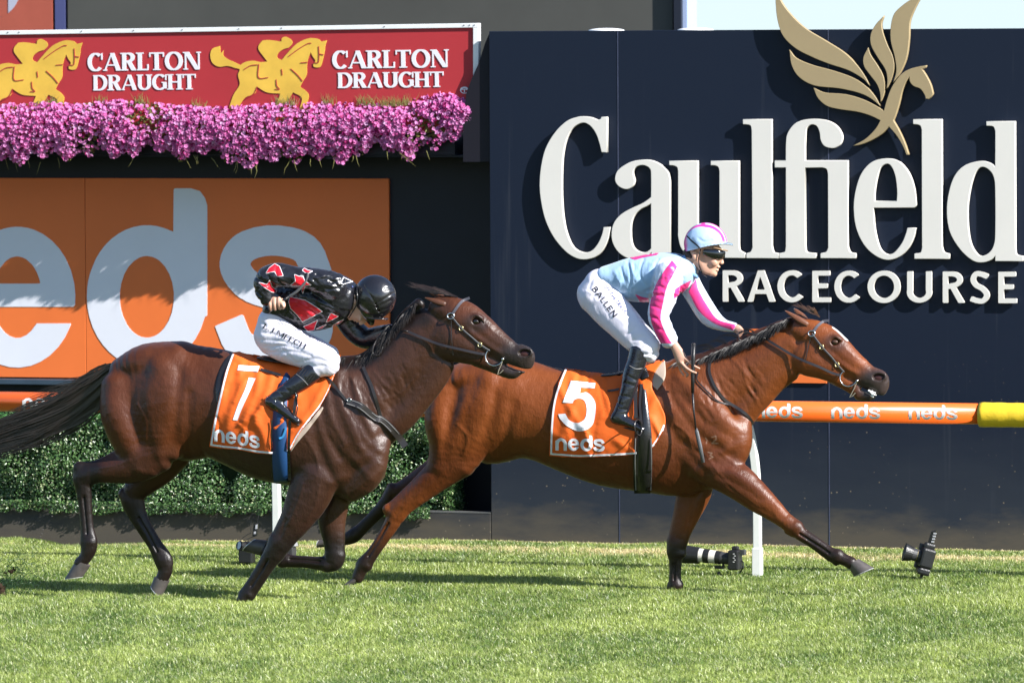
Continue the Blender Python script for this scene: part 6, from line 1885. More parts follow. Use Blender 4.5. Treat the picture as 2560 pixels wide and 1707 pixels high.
# =========== rider of the trailing horse
L1 = dict(
    torso=[(688, 776, 0, 30, 44), (712, 762, 0, 46, 48), (742, 754, 0, 66, 54), (780, 752, 0, 74, 58), (815, 748, 0, 69, 60), (846, 744, 0, 54, 60), (866, 746, 0, 38, 42)],
    arm_n=[(836, 716, .16, 34, 30), (795, 702, .205, 30, 28), (740, 694, .24, 27, 27), (694, 690, .27, 32, 30), (668, 702, .28, 31, 28), (662, 730, .285, 24, 24), (668, 748, .29, 18, 19)],
    arm_f=[(858, 786, -.15, 30, 28), (888, 828, -.17, 28, 25), (918, 846, -.17, 26, 24), (950, 836, -.12, 22, 20), (974, 824, -.07, 14, 14)],
    hip=[(686, 806, 0, 40, 52), (684, 836, 0, 48, 56)],
    leg_n=[(684, 838, .09, 50, 28), (714, 858, .13, 47, 28), (752, 876, .17, 41, 26), (790, 891, .20, 37, 24), (818, 904, .215, 34, 22), (812, 914, .215, 30, 20)],
    leg_f=[(688, 836, -.09, 48, 28), (718, 852, -.13, 45, 28), (756, 868, -.17, 40, 26), (794, 884, -.20, 36, 24), (824, 896, -.21, 32, 22)])
def rider_one():
    fg = figfield(H1, 620, 650, 1010, 1080, .0056, .42); g = fg
    sk = lambda rows, s_=.86, k=.02: g.sw([(r[0], r[1], r[2], r[3]*s_, r[4]*s_) for r in rows], k)
    sk(L1['torso'], .82, .03); sk(L1['arm_n'], .72); sk(L1['arm_f'], .72); sk(L1['hip'], .82); sk(L1['leg_n'], .82); sk(L1['leg_f'], .82)
    for sg, dx in ((1, 0), (-1, 8)):
        g.sw([(800+dx, 916, .215*sg, 18, 13), (780+dx, 932, .224*sg, 15, 11), (740+dx, 962, .255*sg, 13, 10), (690+dx, 999, .28*sg, 10, 8), (718+dx, 1031, .29*sg, 6, 8), (740+dx, 1049, .29*sg, 4, 6)], .006)
    g.sw([(858, 752, 0, 24, 24), (874, 756, 0, 22, 20), (890, 758, 0, 26, 20)], .03)
    g.f.ellip(g.P(922, 757, 0), (.112, .076, .112), .02)
    g.sw([(918, 772, 0, 28, 20), (903, 780, 0, 24, 18), (890, 784, 0, 18, 15), (881, 787, 0, 11, 10)], .02)
    g.sw([(888, 768, .038, 12, 8), (876, 778, .034, 11, 7), (874, 788, .018, 8, 6)], .018)
    g.sw([(915, 800, 0, 4.5, 3.2), (908, 806, 0, 4.5, 3.4), (901, 809, 0, 4.2, 3.8)], .012)
    g.sw([(893, 800, .010, 3, 5), (894, 802, 0, 3.4, 5), (893, 800, -.01, 3, 5)], .006)
    g.sw([(886, 798, .008, 3, 5), (887, 800, 0, 3.4, 5), (886, 798, -.008, 3, 5)], .006)
    g.sw([(876, 793, 0, 8, 7)], .012); g.sw([(900, 795, .044, 9, 5)], .012)
    g.f.sweep([g.P(888, 796, .02), g.P(891, 804, 0), g.P(888, 796, -.02)], .0035, .0035, .003, 'sub')
    g.sw([(886, 738, .078, 5, 2.6), (882, 746, .082, 5, 2.6), (888, 757, .078, 4, 2.4), (894, 744, .078, 4, 2.4)], .006)
    # fist, knuckles to the camera
    g.sw([(667, 742, .29, 12, 11), (675, 752, .295, 12, 11), (688, 758, .30, 15, 9)], .014)
    for k, (u, a, b) in enumerate(((675, 750, 776), (686, 747, 775), (697, 746, 773))):
        g.sw([(u, a, .312, 5, 4.6), (u+.5, (a+b)/2, .325, 5, 4.8), (u+2, b-2, .315, 4.4, 4.2)], .004)
    g.sw([(705, 750, .305, 4.6, 4.4), (710, 762, .318, 4.6, 4.4), (707, 770, .312, 4.0, 4)], .004)
    g.sw([(694, 750, .30, 5, 4.4), (703, 757, .325, 4.4, 4.2), (709, 766, .33, 3.8, 3.8)], .004)
    g.sw([(974, 822, -.06, 9, 8), (985, 820, -.05, 9, 8)], .012)
    for k in range(4): g.sw([(984-k*3, 815+k*4, -.04, 4, 3.6), (991-k*3, 818+k*4, -.03, 4, 3.6), (990-k*3, 825+k*3, -.03, 3.5, 3.4)], .004)
    V, Fc = g.f.mesh(2); body = mesh_from("person", V, Fc, M_SKIN, None, smooth=True)
    tag(body, "jockey in black silks with red stars, head down and whip arm drawn back", "person")
    g = figfield(H1, 625, 650, 1000, 880, .0056, .42)
    g.sw(L1['torso'], .03); g.sw(L1['arm_n'], .028); g.sw(L1['arm_f'], .03)
    g.f.sweep([g.P(880, 756, 0), g.P(900, 758, 0)], .085, .08, .004, 'sub')
    wr(g, [[(705, 668), (712, 700), (730, 712)], [(770, 690), (790, 712), (800, 718)], [(800, 685), (825, 705)], [(830, 700), (850, 715)], [(655, 690), (672, 712)], [(650, 715), (668, 738)], [(690, 712), (712, 724), (800, 722), (850, 720)],
           [(720, 735), (760, 770), (800, 790)], [(700, 760), (730, 800)], [(780, 735), (830, 765)], [(645, 735), (662, 750)], [(690, 690), (700, 735)]], 3, .008)
    wr(g, [[(780, 700), (802, 722)], [(812, 694), (838, 716)], [(660, 700), (680, 720)], [(738, 752), (775, 785)], [(795, 752), (832, 776)], [(750, 700), (765, 715)]], 4, -.007)
    rwr(g, (650, 670, 860, 730), 40, 10, 30, 6, 2.3, .0035, .5); rwr(g, (700, 730, 850, 820), 30, 35, 34, 7, 2.6, .0035, .4); rwr(g, (640, 680, 700, 750), 16, 70, 20, 8, 2.2, .004); rwr(g, (870, 800, 970, 870), 14, 30, 18, 9, 2.4, .004)
    V, Fc = g.f.mesh(1); jk = mesh_from("jacket", V, Fc, M_SILK1, body, smooth=True); bj = bvh_of(jk)
    Z3 = lambda x, y: (620+x/5.6, 640+y/5.6)
    ST1 = [[(258, 240), (300, 170), (375, 115), (440, 150), (488, 275), (412, 282), (375, 215), (320, 222)],
           [(160, 375), (265, 402), (305, 345), (332, 432), (402, 490), (390, 512), (330, 498), (255, 450), (200, 415)],
           [(655, 265), (712, 288), (765, 282), (790, 350), (880, 402), (800, 408), (768, 520), (740, 415), (600, 405), (672, 350)],
           [(590, 575), (800, 620), (960, 720), (1035, 775), (850, 870), (765, 915), (700, 830), (600, 730), (575, 640)],
           [(785, 985), (870, 950), (972, 900), (940, 970), (922, 1028), (840, 1042)], [(1160, 800), (1260, 842), (1180, 885), (1098, 920)],
           [(960, 1018), (1090, 960), (1035, 1002)], [(1200, 962), (1335, 888), (1290, 930), (1180, 985)], [(765, 200), (790, 178), (840, 205), (900, 215), (850, 236), (800, 228)]]
    for q in ST1:
        P_ = [Z3(*p) for p in q]; A = np.array(P_)
        s2 = Shape2(A[:, 0].min()-3, A[:, 1].min()-3, A[:, 0].max()+3, A[:, 1].max()+3, .35); s2.poly(P_); s2.d = s2.d-1.5
        decal("star_edge", s2.loops(.1), bj, M_SWH, jk, .0018, cut=3)
        decal("star", [A], bj, M_SRED, jk, .0034, cut=3)
    s2 = Shape2(853, 690, 885, 728, .35); P_ = [Z3(*p) for p in [(1335, 300), (1465, 360), (1330, 395), (1300, 380)]]
    for i in range(4): s2.stroke([P_[i], P_[(i+1) % 4]], 1.6, butt=False)
    decal("star_edge", s2.loops(.1), bj, M_SWH, jk, .0018, cut=3)
    mb = MB(); mb.tube([g.P(866, 716, .075), g.P(868, 735, .09), g.P(862, 760, .085), g.P(866, 782, .05)], [.02, .02, .02, .014], 10, flat=((0, 1, 0), .5)); mb.build("collar", M_SILK1, jk, smooth=True)
    mb = MB(); mb.tube([g.P(880, 716, .06), g.P(876, 732, .078), g.P(868, 752, .078)], [.009, .013, .008], 10, flat=((0, 1, 0), .5)); mb.build("neck_cloth", simple_mat("neck_blue", (.16, .22, .62), .6), body, smooth=True)
    g = figfield(H1, 615, 755, 870, 955, .0056, .42)
    g.sw(L1['hip'], .03); g.sw(L1['leg_n'], .035); g.sw(L1['leg_f'], .035); g.sw([(800, 918, .215, 26, 20), (788, 928, .22, 20, 18)], .02)
    wr(g, [[(655, 832), (700, 838), (740, 850)], [(650, 850), (700, 852), (745, 862)], [(660, 866), (710, 864), (760, 874)], [(690, 880), (740, 878), (785, 888)], [(770, 900), (800, 895), (830, 905)], [(790, 915), (820, 912)], [(640, 800), (660, 815)]], 2.6, .005)
    rwr(g, (640, 825, 790, 895), 30, -5, 34, 10, 2.2, .0026, .25)
    V, Fc = g.f.mesh(2); br = mesh_from("breeches", V, Fc, M_BREECH, body, smooth=True); bb = bvh_of(br)
    tl = text_loops("L.J.MEECH", 657, 820, 762, 873, 13, thick=.16, thin=.07, serif=.09, gap=.07); decal("lettering", [lp for q in tl for lp in q], bb, M_INK, br, .0045, cut=3)
    tl = text_loops("OFF THE TRACK", 694, 808, 795, 856, 7.5, thick=.13, thin=.13); decal("lettering", [lp for q in tl for lp in q], bb, simple_mat("print_grey", (.22, .24, .40), .5), br, .0025, cut=3)
    for sg, dx in ((1, 0), (-1, 8)):
        g = figfield(H1, 645, 895, 810, 1080, .005, .42)
        g.sw([(783+dx, 930, .222*sg, 25, 20), (765+dx, 944, .235*sg, 24, 19), (740+dx, 962, .255*sg, 22, 18), (712+dx, 982, .27*sg, 20, 16), (690+dx, 998, .28*sg, 19, 15), (682+dx, 1006, .285*sg, 18, 14)], .02)
        g.sw([(674+dx, 1004, .285*sg, 14, 13), (694+dx, 1014, .29*sg, 15, 14), (718+dx, 1032, .29*sg, 12, 14), (744+dx, 1052, .29*sg, 8.5, 11)], .02)
        wr(g, [[(680, 985), (700, 1000)], [(695, 972), (718, 985)], [(712, 962), (735, 975)], [(690, 1008), (704, 1022)], [(750, 925), (775, 950)]], 2.6, .004)
        V, Fc = g.f.mesh(1); bt = mesh_from("boot", V, Fc, M_BOOT, body, smooth=True)
        mb = MB(); mb.tube([g.P(668+dx, 1016, .288*sg), g.P(690+dx, 1030, .292*sg), g.P(722+dx, 1048, .295*sg), g.P(748+dx, 1063, .295*sg)], [.009]*4, 8); mb.build("sole_edge", M_SOLE, bt, smooth=True)
        if sg > 0:
            bo = bvh_of(bt); mb = MB()
            for k in range(7):
                a = k/6; p0 = (757+a*31-1.5, 914+a*27); p1 = (744+a*31-1, 931+a*27)
                strap(mb, bo, [p0, ((p0[0]+p1[0])/2, (p0[1]+p1[1])/2), p1], 1.2, .0008, th=.002)
            mb.build("boot_rib", M_SOLE, bt)
            mb = MB(); strap(mb, bo, [(741, 935), (755, 946), (770, 962)], 1.5, .001); mb.build("boot_seam", M_STITCH, bt)
            mb = MB(); mb.tube([g.P(664, 990, .30), g.P(678, 997, .32), g.P(690, 1003, .325), g.P(686, 1018, .32)], .0035, 6); mb.build("spur_strap", M_STEEL, bt, smooth=True)
            mb = MB(); mb.tube([g.P(742, 1000, .30), g.P(744, 1020, .31), g.P(740, 1038, .315), g.P(726, 1046, .315)], .005, 8); mb.tube([g.P(738, 975, .28), g.P(742, 1002, .30)], .008, 8); mb.build("stirrup_iron", M_BLK, sd1, smooth=True)
    return body, fg
body1, fg1 = rider_one()
g = helmet(H1, body1, (937, 742), (.168, .128, .168), (905, 775), (-.75, .80), [(922, 792, .0, 3, 26), (940, 796, 0, 2.8, 26), (960, 797, 0, 2.4, 18), (968, 798, 0, 2.2, 10)], None)
for pl in ([(930, 760), (950, 748), (965, 735)], [(926, 770), (945, 762), (962, 752)], [(950, 725), (966, 720)], [(935, 778), (955, 772), (972, 765)], [(898, 715), (925, 750), (935, 780)]): g.bump(pl, 2.2, .004, 1)
V, Fc = g.f.mesh(1)
M_CAP1 = simple_mat("cap_black", (0.012, 0.011, 0.014), 0.24, 0.7, bump=.3, bscale=16, coat=.2, ridge=.6, rscale=8)
hm1 = mesh_from("helmet", V, Fc, M_CAP1, body1, smooth=True)
gg = figfield(H1, 885, 745, 970, 815, .0045, .14)
gg.sw([(905, 768, .078, 9, 3), (915, 784, .070, 11, 4), (925, 797, .050, 11, 5), (928, 804, .016, 9, 5), (928, 804, -.016, 9, 5), (925, 797, -.05, 11, 5)], .006)
V, Fc = gg.f.mesh(1); mesh_from("goggles", V, Fc, M_GOG, body1, smooth=True)
mb = MB(); mb.tube([fg1.P(892, 720, .10), fg1.P(894, 748, .108), fg1.P(890, 765, .10), fg1.P(880, 782, .08), fg1.P(872, 795, .02)], .005, 6); mb.build("chin_strap", M_BLK, hm1, smooth=True)
wh1 = thing("whip", "black whip curving up behind the trailing jockey's bare fist", "whip", fg1.P(690, 762, .31))
mb = MB(); mb.tube([fg1.P(664, 772, .30), fg1.P(672, 778, .30), fg1.P(684, 768, .305), fg1.P(704, 754, .31), fg1.P(722, 742, .31)], [.017, .016, .014, .012, .011], 10); mb.build("grip", M_WHIP, wh1, smooth=True)
mb = MB(); mb.tube([fg1.P(*p) for p in spl([(720, 743, .31), (740, 730, .31), (757, 713, .305), (767, 698, .30), (770, 681, .295)], 4)], [.011]*17, 8); mb.build("shaft", M_WHIPG, wh1, smooth=True)
# gathered rein between the hands
mb = MB(); mb.tube([fg1.P(*p) for p in spl([(1018, 828, .10), (1000, 826, .04), (980, 832, -.01), (962, 850, .04), (955, 872, .08), (946, 888, .09), (932, 884, .09), (935, 862, .08), (950, 840, .02), (972, 822, -.02)], 4)], .007, 6); rl = mb.build("rein_loop", M_STRAP, None, smooth=True)
tag(rl, "bunched black rein looping from the trailing jockey's gloved forward hand", "rein")
mb = MB(); mb.tube([fg5.P(*p) for p in spl([(1913, 846, .10), (1885, 836, .06), (1860, 828, 0), (1845, 836, 0), (1850, 852, .06)], 4)], .007, 6); rl = mb.build("rein_loop", M_STRAP, None, smooth=True)
tag(rl, "short black rein end held by the leading jockey's far hand in the mane", "rein")

# ------------------------------------------------------------------ ground and grass
def wavy(x, y, sc, seed):
    rg = np.random.default_rng(seed); r = np.zeros_like(x)
    for k in range(7):
        a = rg.random()*6.283; f_ = sc*(.6+1.6*rg.random()); r += np.sin((x*math.cos(a)+y*math.sin(a))*f_+rg.random()*6.283)
    return r/3.0
xd = on_ground(215, 1340).x
def gz(x, y):
    t = np.clip((y-2.9)/(4.75-2.9), 0, 1); t = t*t*(3-2*t)
    return -0.14*t*np.exp(-((x-xd)/.36)**2) -.055*t*np.clip((-3.2-x)/1.2, 0, 1) + .005*wavy(x, y, 1.6, 5)
gx = np.concatenate([[-2000, -300, -60, -20], np.arange(-11, 8.01, .1), [20, 60, 300, 2000]])
gy = np.concatenate([[-400, -60, -20], np.arange(-9, 5.01, .1), [6, 20, 100, 2000]])
GX, GY = np.meshgrid(gx, gy, indexing='ij')
GZ = np.where((np.abs(GX) < 15) & (GY > -12) & (GY < 5.6), gz(GX, GY), 0.0)
V = np.stack([GX.ravel(), GY.ravel(), GZ.ravel()], 1); nx_, ny_ = GX.shape
ii, jj = np.meshgrid(np.arange(nx_-1), np.arange(ny_-1), indexing='ij'); a_ = (ii*ny_+jj).ravel()
M_SOIL = simple_mat("turf_floor", (0.045, 0.065, 0.020), 0.9, 0.1, var=.35, vscale=9, bump=.5, bscale=40)
gr = mesh_from("ground", V, np.stack([a_, a_+ny_, a_+ny_+1, a_+1], 1).astype(np.int32), M_SOIL, None, smooth=True); gr["kind"] = "structure"

def grass_mat():
    m, nt, b = new_mat("grass_blade")
    a = N(nt, "ShaderNodeAttribute", attribute_name="col")
    nt.links.new(a.outputs["Color"], b.inputs["Base Color"])
    b.inputs["Roughness"].default_value = 0.38; b.inputs["Specular IOR Level"].default_value = 0.55
    tr = N(nt, "ShaderNodeBsdfTranslucent")
    g = N(nt, "ShaderNodeMix", data_type='RGBA', blend_type='MULTIPLY'); g.inputs[0].default_value = 1; g.inputs[7].default_value = (1.25, 1.35, .55, 1)
    nt.links.new(a.outputs["Color"], g.inputs[6]); nt.links.new(g.outputs[2], tr.inputs[0])
    ms = N(nt, "ShaderNodeMixShader"); ms.inputs[0].default_value = .30
    nt.links.new(b.outputs[0], ms.inputs[1]); nt.links.new(tr.outputs[0], ms.inputs[2]); nt.links.new(ms.outputs[0], nt.nodes["Material Output"].inputs[0])
    return m
M_GRASS = grass_mat()

def blades(x, y, hgt, wid, col, seed, lean=.55, name="grass", z0=None):
    rg = np.random.default_rng(seed); n = len(x)
    z = gz(x, y) if z0 is None else z0
    base = np.stack([x, y, z-.004], 1)
    az = rg.random(n)*6.283; ln = np.abs(rg.normal(size=n))*lean+.12
    dirn = np.stack([np.cos(az)-.25, np.sin(az)*.9, np.zeros(n)], 1)
    fa = rg.random(n)*3.1416; sd = np.stack([np.cos(fa), np.sin(fa), np.zeros(n)], 1)*wid[:, None]*.5
    h = hgt
    m1 = base+dirn*(h*ln*.30)[:, None]+np.array([0, 0, 1])*(h*.55)[:, None]
    tp = base+dirn*(h*ln)[:, None]+np.array([0, 0, 1])*(h*(1.0-.30*np.minimum(ln, 1.6)))[:, None]
    V = np.empty((n, 5, 3), dtype=np.float32)
    V[:, 0] = base-sd; V[:, 1] = base+sd; V[:, 2] = m1+sd*.8; V[:, 3] = m1-sd*.8; V[:, 4] = tp
    i0 = (np.arange(n)*5)[:, None]
    F_ = np.concatenate([i0+np.array([[0, 1, 2]]), i0+np.array([[0, 2, 3]]), i0+np.array([[3, 2, 4]])], 1).reshape(-1, 3).astype(np.int32)
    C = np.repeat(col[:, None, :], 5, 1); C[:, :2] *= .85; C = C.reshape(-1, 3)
    return V.reshape(-1, 3), F_, C

def fast_mesh(name, V, Fc, C, mat, parent=None):
    me = bpy.data.meshes.new(name); m, k = Fc.shape
    me.vertices.add(len(V)); me.vertices.foreach_set("co", V.astype(np.float32).ravel())
    me.loops.add(m*k); me.loops.foreach_set("vertex_index", Fc.ravel())
    me.polygons.add(m); me.polygons.foreach_set("loop_start", np.arange(0, m*k, k, dtype=np.int32))
    at = me.color_attributes.new("col", 'FLOAT_COLOR', 'POINT'); c4 = np.ones((len(V), 4), dtype=np.float32); c4[:, :3] = np.asarray(C)*KA; at.data.foreach_set("color", c4.ravel())
    me.update(calc_edges=True)
    me.materials.append(mat); o = bpy.data.objects.new(name, me); link(o, parent)
    return o

NB = 1300000
rg = np.random.default_rng(3)
P_ = []
cw = []
while len(cw) < NB:
    k = 400000
    dX = (rg.random(k)-.5)*12.2; dD = 40.8+rg.random(k)*15.7
    x = CAM.x+RGT0.x*dX+FWD0.x*dD; y = CAM.y+RGT0.y*dX+FWD0.y*dD
    ok = (y < 4.925) & (x > -9.5)
    cw = (cw if isinstance(cw, list) and not cw else list(cw)) if False else (np.concatenate([cw, np.stack([x[ok], y[ok]], 1)]) if len(cw) else np.stack([x[ok], y[ok]], 1))
x, y = cw[:NB, 0], cw[:NB, 1]
tone = wavy(x, y, 2.2, 31)*.5+wavy(x, y, 9, 32)*.35
straw = np.exp(-((y-3.80-.08*wavy(x, y, 2, 33))/.34)**2)*(.95+.25*wavy(x, y, 3.5, 36))
straw = np.maximum(straw, np.clip((y-4.74)/.12, 0, 1)*.9)
straw = np.clip(straw*(x > xd+.2)+straw*.45*(x <= xd+.2), 0, 1)
isst = rg.random(NB) < straw
g0 = np.array([0.225, 0.305, 0.055]); g1 = np.array([0.420, 0.490, 0.135]); g2 = np.array([0.105, 0.180, 0.038])
t = np.clip(.45+tone*.55+rg.normal(size=NB)*.22, 0, 1)
C = g2*(1-t)[:, None]+g1*t[:, None]
r_ = rg.random(NB); C[r_ < .10] = np.array([0.56, 0.58, 0.30]); C[(r_ > .12) & (r_ < .2)] = g0*1.1
C[isst] = np.array([0.72, 0.60, 0.34])*(.75+.45*rg.random(isst.sum()))[:, None]
C *= (.5+.95*rg.random(NB))[:, None]
h = (.030+.032*rg.random(NB)**1.5)*(1+.15*wavy(x, y, 5, 34))
h = h*np.where(isst, .82, 1.0)*np.where((y > 4.12) & (y < 4.75), 0.62+.25*wavy(x, y, 14, 35), 1.0)
h = np.clip(h*np.where(y > 4.72, .45, 1), .012, .12)
w = .0042+.0030*rg.random(NB)
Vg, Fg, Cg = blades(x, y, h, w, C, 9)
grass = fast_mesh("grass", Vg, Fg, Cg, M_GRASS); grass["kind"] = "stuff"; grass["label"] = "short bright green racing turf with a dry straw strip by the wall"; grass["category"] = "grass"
del Vg, Fg, Cg

# ------------------------------------------------------------------ board under the hedge, hedge
M_BOARD = None
bd = MB(); zb = on_y(600, 1272, YW).z; bd.box(-9.5, YW, -.35, x0w-.004, YW+.05, zb)
bdo = tag(bd.build("edging_board", M_NAVY, bevel=.004), "low mud splashed dark board at the foot of the hedge", "board")
m2 = MB(); m2.box(-9.5, YW-.003, zb, x0w-.004, YW+.10, zb+.012); m2.build("cap_strip", simple_mat("cap_grey", (.10, .10, .10), .5, var=.2), bdo)

def leaves(P, Nn, size, seed, fold=.35, asp=.62):
    rg = np.random.default_rng(seed); n = len(P)
    rnd = rg.normal(size=(n, 3)); Nn = Nn/np.linalg.norm(Nn, axis=1)[:, None]
    a = np.cross(Nn, rnd); a /= np.linalg.norm(a, axis=1)[:, None]; b = np.cross(Nn, a)
    s = size[:, None]
    V = np.stack([P-a*s, P+b*s*asp+Nn*s*fold, P+a*s, P-b*s*asp+Nn*s*fold, P], 1)
    i0 = (np.arange(n)*5)[:, None]
    F_ = np.concatenate([i0+np.array([[0, 4, 1]]), i0+np.array([[4, 2, 1]]), i0+np.array([[0, 3, 4]]), i0+np.array([[4, 3, 2]])], 1).reshape(-1, 3).astype(np.int32)
    return V.reshape(-1, 3), F_, 5

M_LEAF = simple_mat("hedge_leaf", (.05, .12, .03), .30, .6, attr="col", trans=.22)
xh1 = on_y(1124, 1150, 5.0).x; zh1 = on_y(500, 1047, 5.1).z; zh0 = on_y(500, 1276, 4.95).z
hedge = thing("hedge", "clipped small-leaved green hedge between the running rail and the low board", "hedge", (-5.5, 5.15, zb))
rg = np.random.default_rng(41); n = 46000
hx = -9.3+(xh1+9.3)*rg.random(n); hz = zh0-.03+(zh1-zh0+.03)*rg.random(n)**.95
bul = .06*wavy(hx*1.0, hz*1.4, 5.5, 42)+.03*wavy(hx, hz, 16, 43)
edge = np.clip((xh1-hx)/.12, 0, 1)
hy = 5.06-.03*edge+bul+rg.random(n)**1.5*.10
hz2 = None; dip = np.exp(-((hx-on_y(565, 1150, 5.0).x)/.07)**2)*.16; hy += dip
nrm = np.stack([rg.normal(size=n)*.75+.3, -1+rg.normal(size=n)*.5, .45+rg.normal(size=n)*.6], 1)
n2 = 9000
tx = -9.3+(xh1+9.3)*rg.random(n2); ty = 5.02+.34*rg.random(n2); tz = zh1-.02+.025*wavy(tx, ty, 9, 44)+rg.random(n2)*.03
n4 = 9000
fx = -9.3+(xh1+9.15)*rg.random(n4); cl_ = wavy(fx, fx*0, 7, 46)*.5+wavy(fx, fx*0, 23, 47)*.5
fz = zh0+.07-(.06+.075*np.clip(.5+cl_*.6, 0, 1))*rg.random(n4); fy = 4.90-.05*rg.random(n4)-.02*cl_
n3 = 3500
ex = xh1-.02+rg.normal(size=n3)*.025; ey = 5.0+.38*rg.random(n3); ez = zh0+(zh1-zh0)*rg.random(n3)
HP = np.vstack([np.stack([hx, hy, hz], 1), np.stack([tx, ty, tz], 1), np.stack([ex, ey, ez], 1), np.stack([fx, fy, fz], 1)])
HN = np.vstack([nrm, np.stack([rg.normal(size=n2)*.6, -.3+rg.normal(size=n2)*.5, np.ones(n2)], 1), np.stack([np.ones(n3), rg.normal(size=n3)*.6, rg.normal(size=n3)*.6], 1), np.stack([rg.normal(size=n4)*.7, -1+rg.normal(size=n4)*.5, rg.normal(size=n4)*.6], 1)])
V, Fc, k = leaves(HP, HN, .009+.006*rg.random(len(HP)), 45)
tt = rg.random(len(HP)); C = np.array([.035, .095, .025])*(1-tt)[:, None]+np.array([.13, .24, .075])*tt[:, None]
C[tt > .90] = (.34, .40, .20)
C[n:n+n2] = C[n:n+n2]*np.array([.8, 1.25, 1.1])
fast_mesh("foliage", V, Fc, np.repeat(C, k, 0), M_LEAF, hedge)
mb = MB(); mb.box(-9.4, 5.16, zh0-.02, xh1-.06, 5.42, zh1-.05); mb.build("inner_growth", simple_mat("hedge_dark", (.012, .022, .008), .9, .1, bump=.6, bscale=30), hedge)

# ------------------------------------------------------------------ flower box
fb = thing("flower_box", "long box overflowing with bright pink petunias under the red sign", "flower box", (-4.5, 5.1, on_y(600, 390, 5.1).z))
xf1 = on_y(1172, 300, 5.0).x
mb = MB(); a_ = on_y(600, 318, 5.1).z; b_ = on_y(600, 396, 5.1).z
mb.box(-9.3, 5.10, b_+.03, xf1-.16, 5.34, a_); mb.box(-9.3, 5.12, b_+.01, x0w-.02, 5.6, b_+.026); mb.build("planter", M_NAVY2, fb)
rg = np.random.default_rng(51)
uk = [-400, 0, 100, 200, 300, 400, 520, 640, 760, 900, 960, 1020, 1060, 1100, 1140, 1178]
vt = np.interp; 
VT = [262, 262, 256, 260, 250, 258, 268, 262, 256, 258, 262, 258, 238, 228, 226, 260]
VB = [405, 392, 412, 385, 398, 380, 400, 415, 405, 395, 385, 388, 382, 388, 350, 318]
def flowers(n, seed, push=0.0, bmin=0., bmax=1.):
    rg = np.random.default_rng(seed)
    u = -260+(1175+260)*rg.random(n); t0 = np.interp(u, uk, VT); b0 = np.interp(u, uk, VB)+9*np.sin(u*.045)+9*np.sin(u*.11+2)+8*np.sin(u*.031+1)-8
    s = (bmin+(bmax-bmin)*rg.random(n)); v = t0+(b0-t0)*s
    yf = 4.80+.13*np.clip(u, -260, 1175)/1175
    yy = yf+.24*(1-np.sin(np.clip(s*.92+.14, 0, 1)*math.pi)**.7)*np.where(s < .5, 1, .25)+push+.05*rg.random(n)
    P = np.array([tuple(on_y(a, b, c)) for a, b, c in zip(u, v, yy)])
    return u, v, s, P, rg
u, v, s, P, rg = flowers(9500, 52)
# thin out here and there so that the leaves show
dens = wavy(P[:, 0], P[:, 2], 6, 53); keep = rg.random(len(P)) < np.clip(.92+dens*.6, .12, 1); P = P[keep]; s = s[keep]; n = len(P)
ang = s*2.0
NN = np.stack([.35+rg.normal(size=n)*.45, -1+rg.normal(size=n)*.30, .9-1.2*s+rg.normal(size=n)*.4], 1); NN /= np.linalg.norm(NN, axis=1)[:, None]
rr_ = .013+.008*rg.random(n)
a = np.cross(NN, rg.normal(size=(n, 3))); a /= np.linalg.norm(a, axis=1)[:, None]; b = np.cross(NN, a)
VV = np.empty((n, 12, 3)); CC = np.empty((n, 12, 3))
tc_ = rg.random(n); pal = np.array([1.0, .16, .58])*(1-tc_)[:, None]+np.array([1.0, .48, .90])*tc_[:, None]
pal[tc_ > .95] = (.88, .55, .85); pal[tc_ < .10] = (.48, .02, .20)
VV[:, 0] = P-NN*rr_[:, None]*.45; CC[:, 0] = pal*.55
VV[:, 11] = VV[:, 0]
for k in range(10):
    th = 2*math.pi*k/10; rad = rr_*(1.0 if k % 2 == 0 else .80)
    VV[:, k+1] = P+(a*math.cos(th)+b*math.sin(th))*rad[:, None]+NN*(rg.normal(size=n)*.003+(.004 if k % 2 else -.001))[:, None]; CC[:, k+1] = pal
CC[:, 11] = pal
i0 = (np.arange(n)*12)[:, None]
FF = np.concatenate([i0+np.array([[0, k+1, (k+1) % 10+1]]) for k in range(10)], 1).reshape(-1, 3).astype(np.int32)
M_PET = simple_mat("petal", (.7, .1, .5), .5, .3, attr="col", trans=.52)
bl = fast_mesh("blossoms", VV.reshape(-1, 3), FF, CC.reshape(-1, 3), M_PET, fb); bl["kind"] = "stuff"
u, v, s, P, rg = flowers(7500, 54, push=.05)
NN = np.stack([.3+rg.normal(size=len(P))*.6, -1+rg.normal(size=len(P))*.5, .5+rg.normal(size=len(P))*.7], 1)
V, Fc, k = leaves(P, NN, .013+.010*rg.random(len(P)), 55, asp=.5)
tt = rg.random(len(P)); C = np.array([.10, .13, .03])*(1-tt)[:, None]+np.array([.28, .26, .07])*tt[:, None]
pr = rg.random(len(P)) < .18; C[pr] = (.16, .07, .04)
M_PLEAF = simple_mat("petunia_leaf", (.1, .15, .03), .55, .3, attr="col", trans=.3)
fo = fast_mesh("foliage", V, Fc, np.repeat(C, k, 0), M_PLEAF, fb); fo["kind"] = "stuff"
st = []
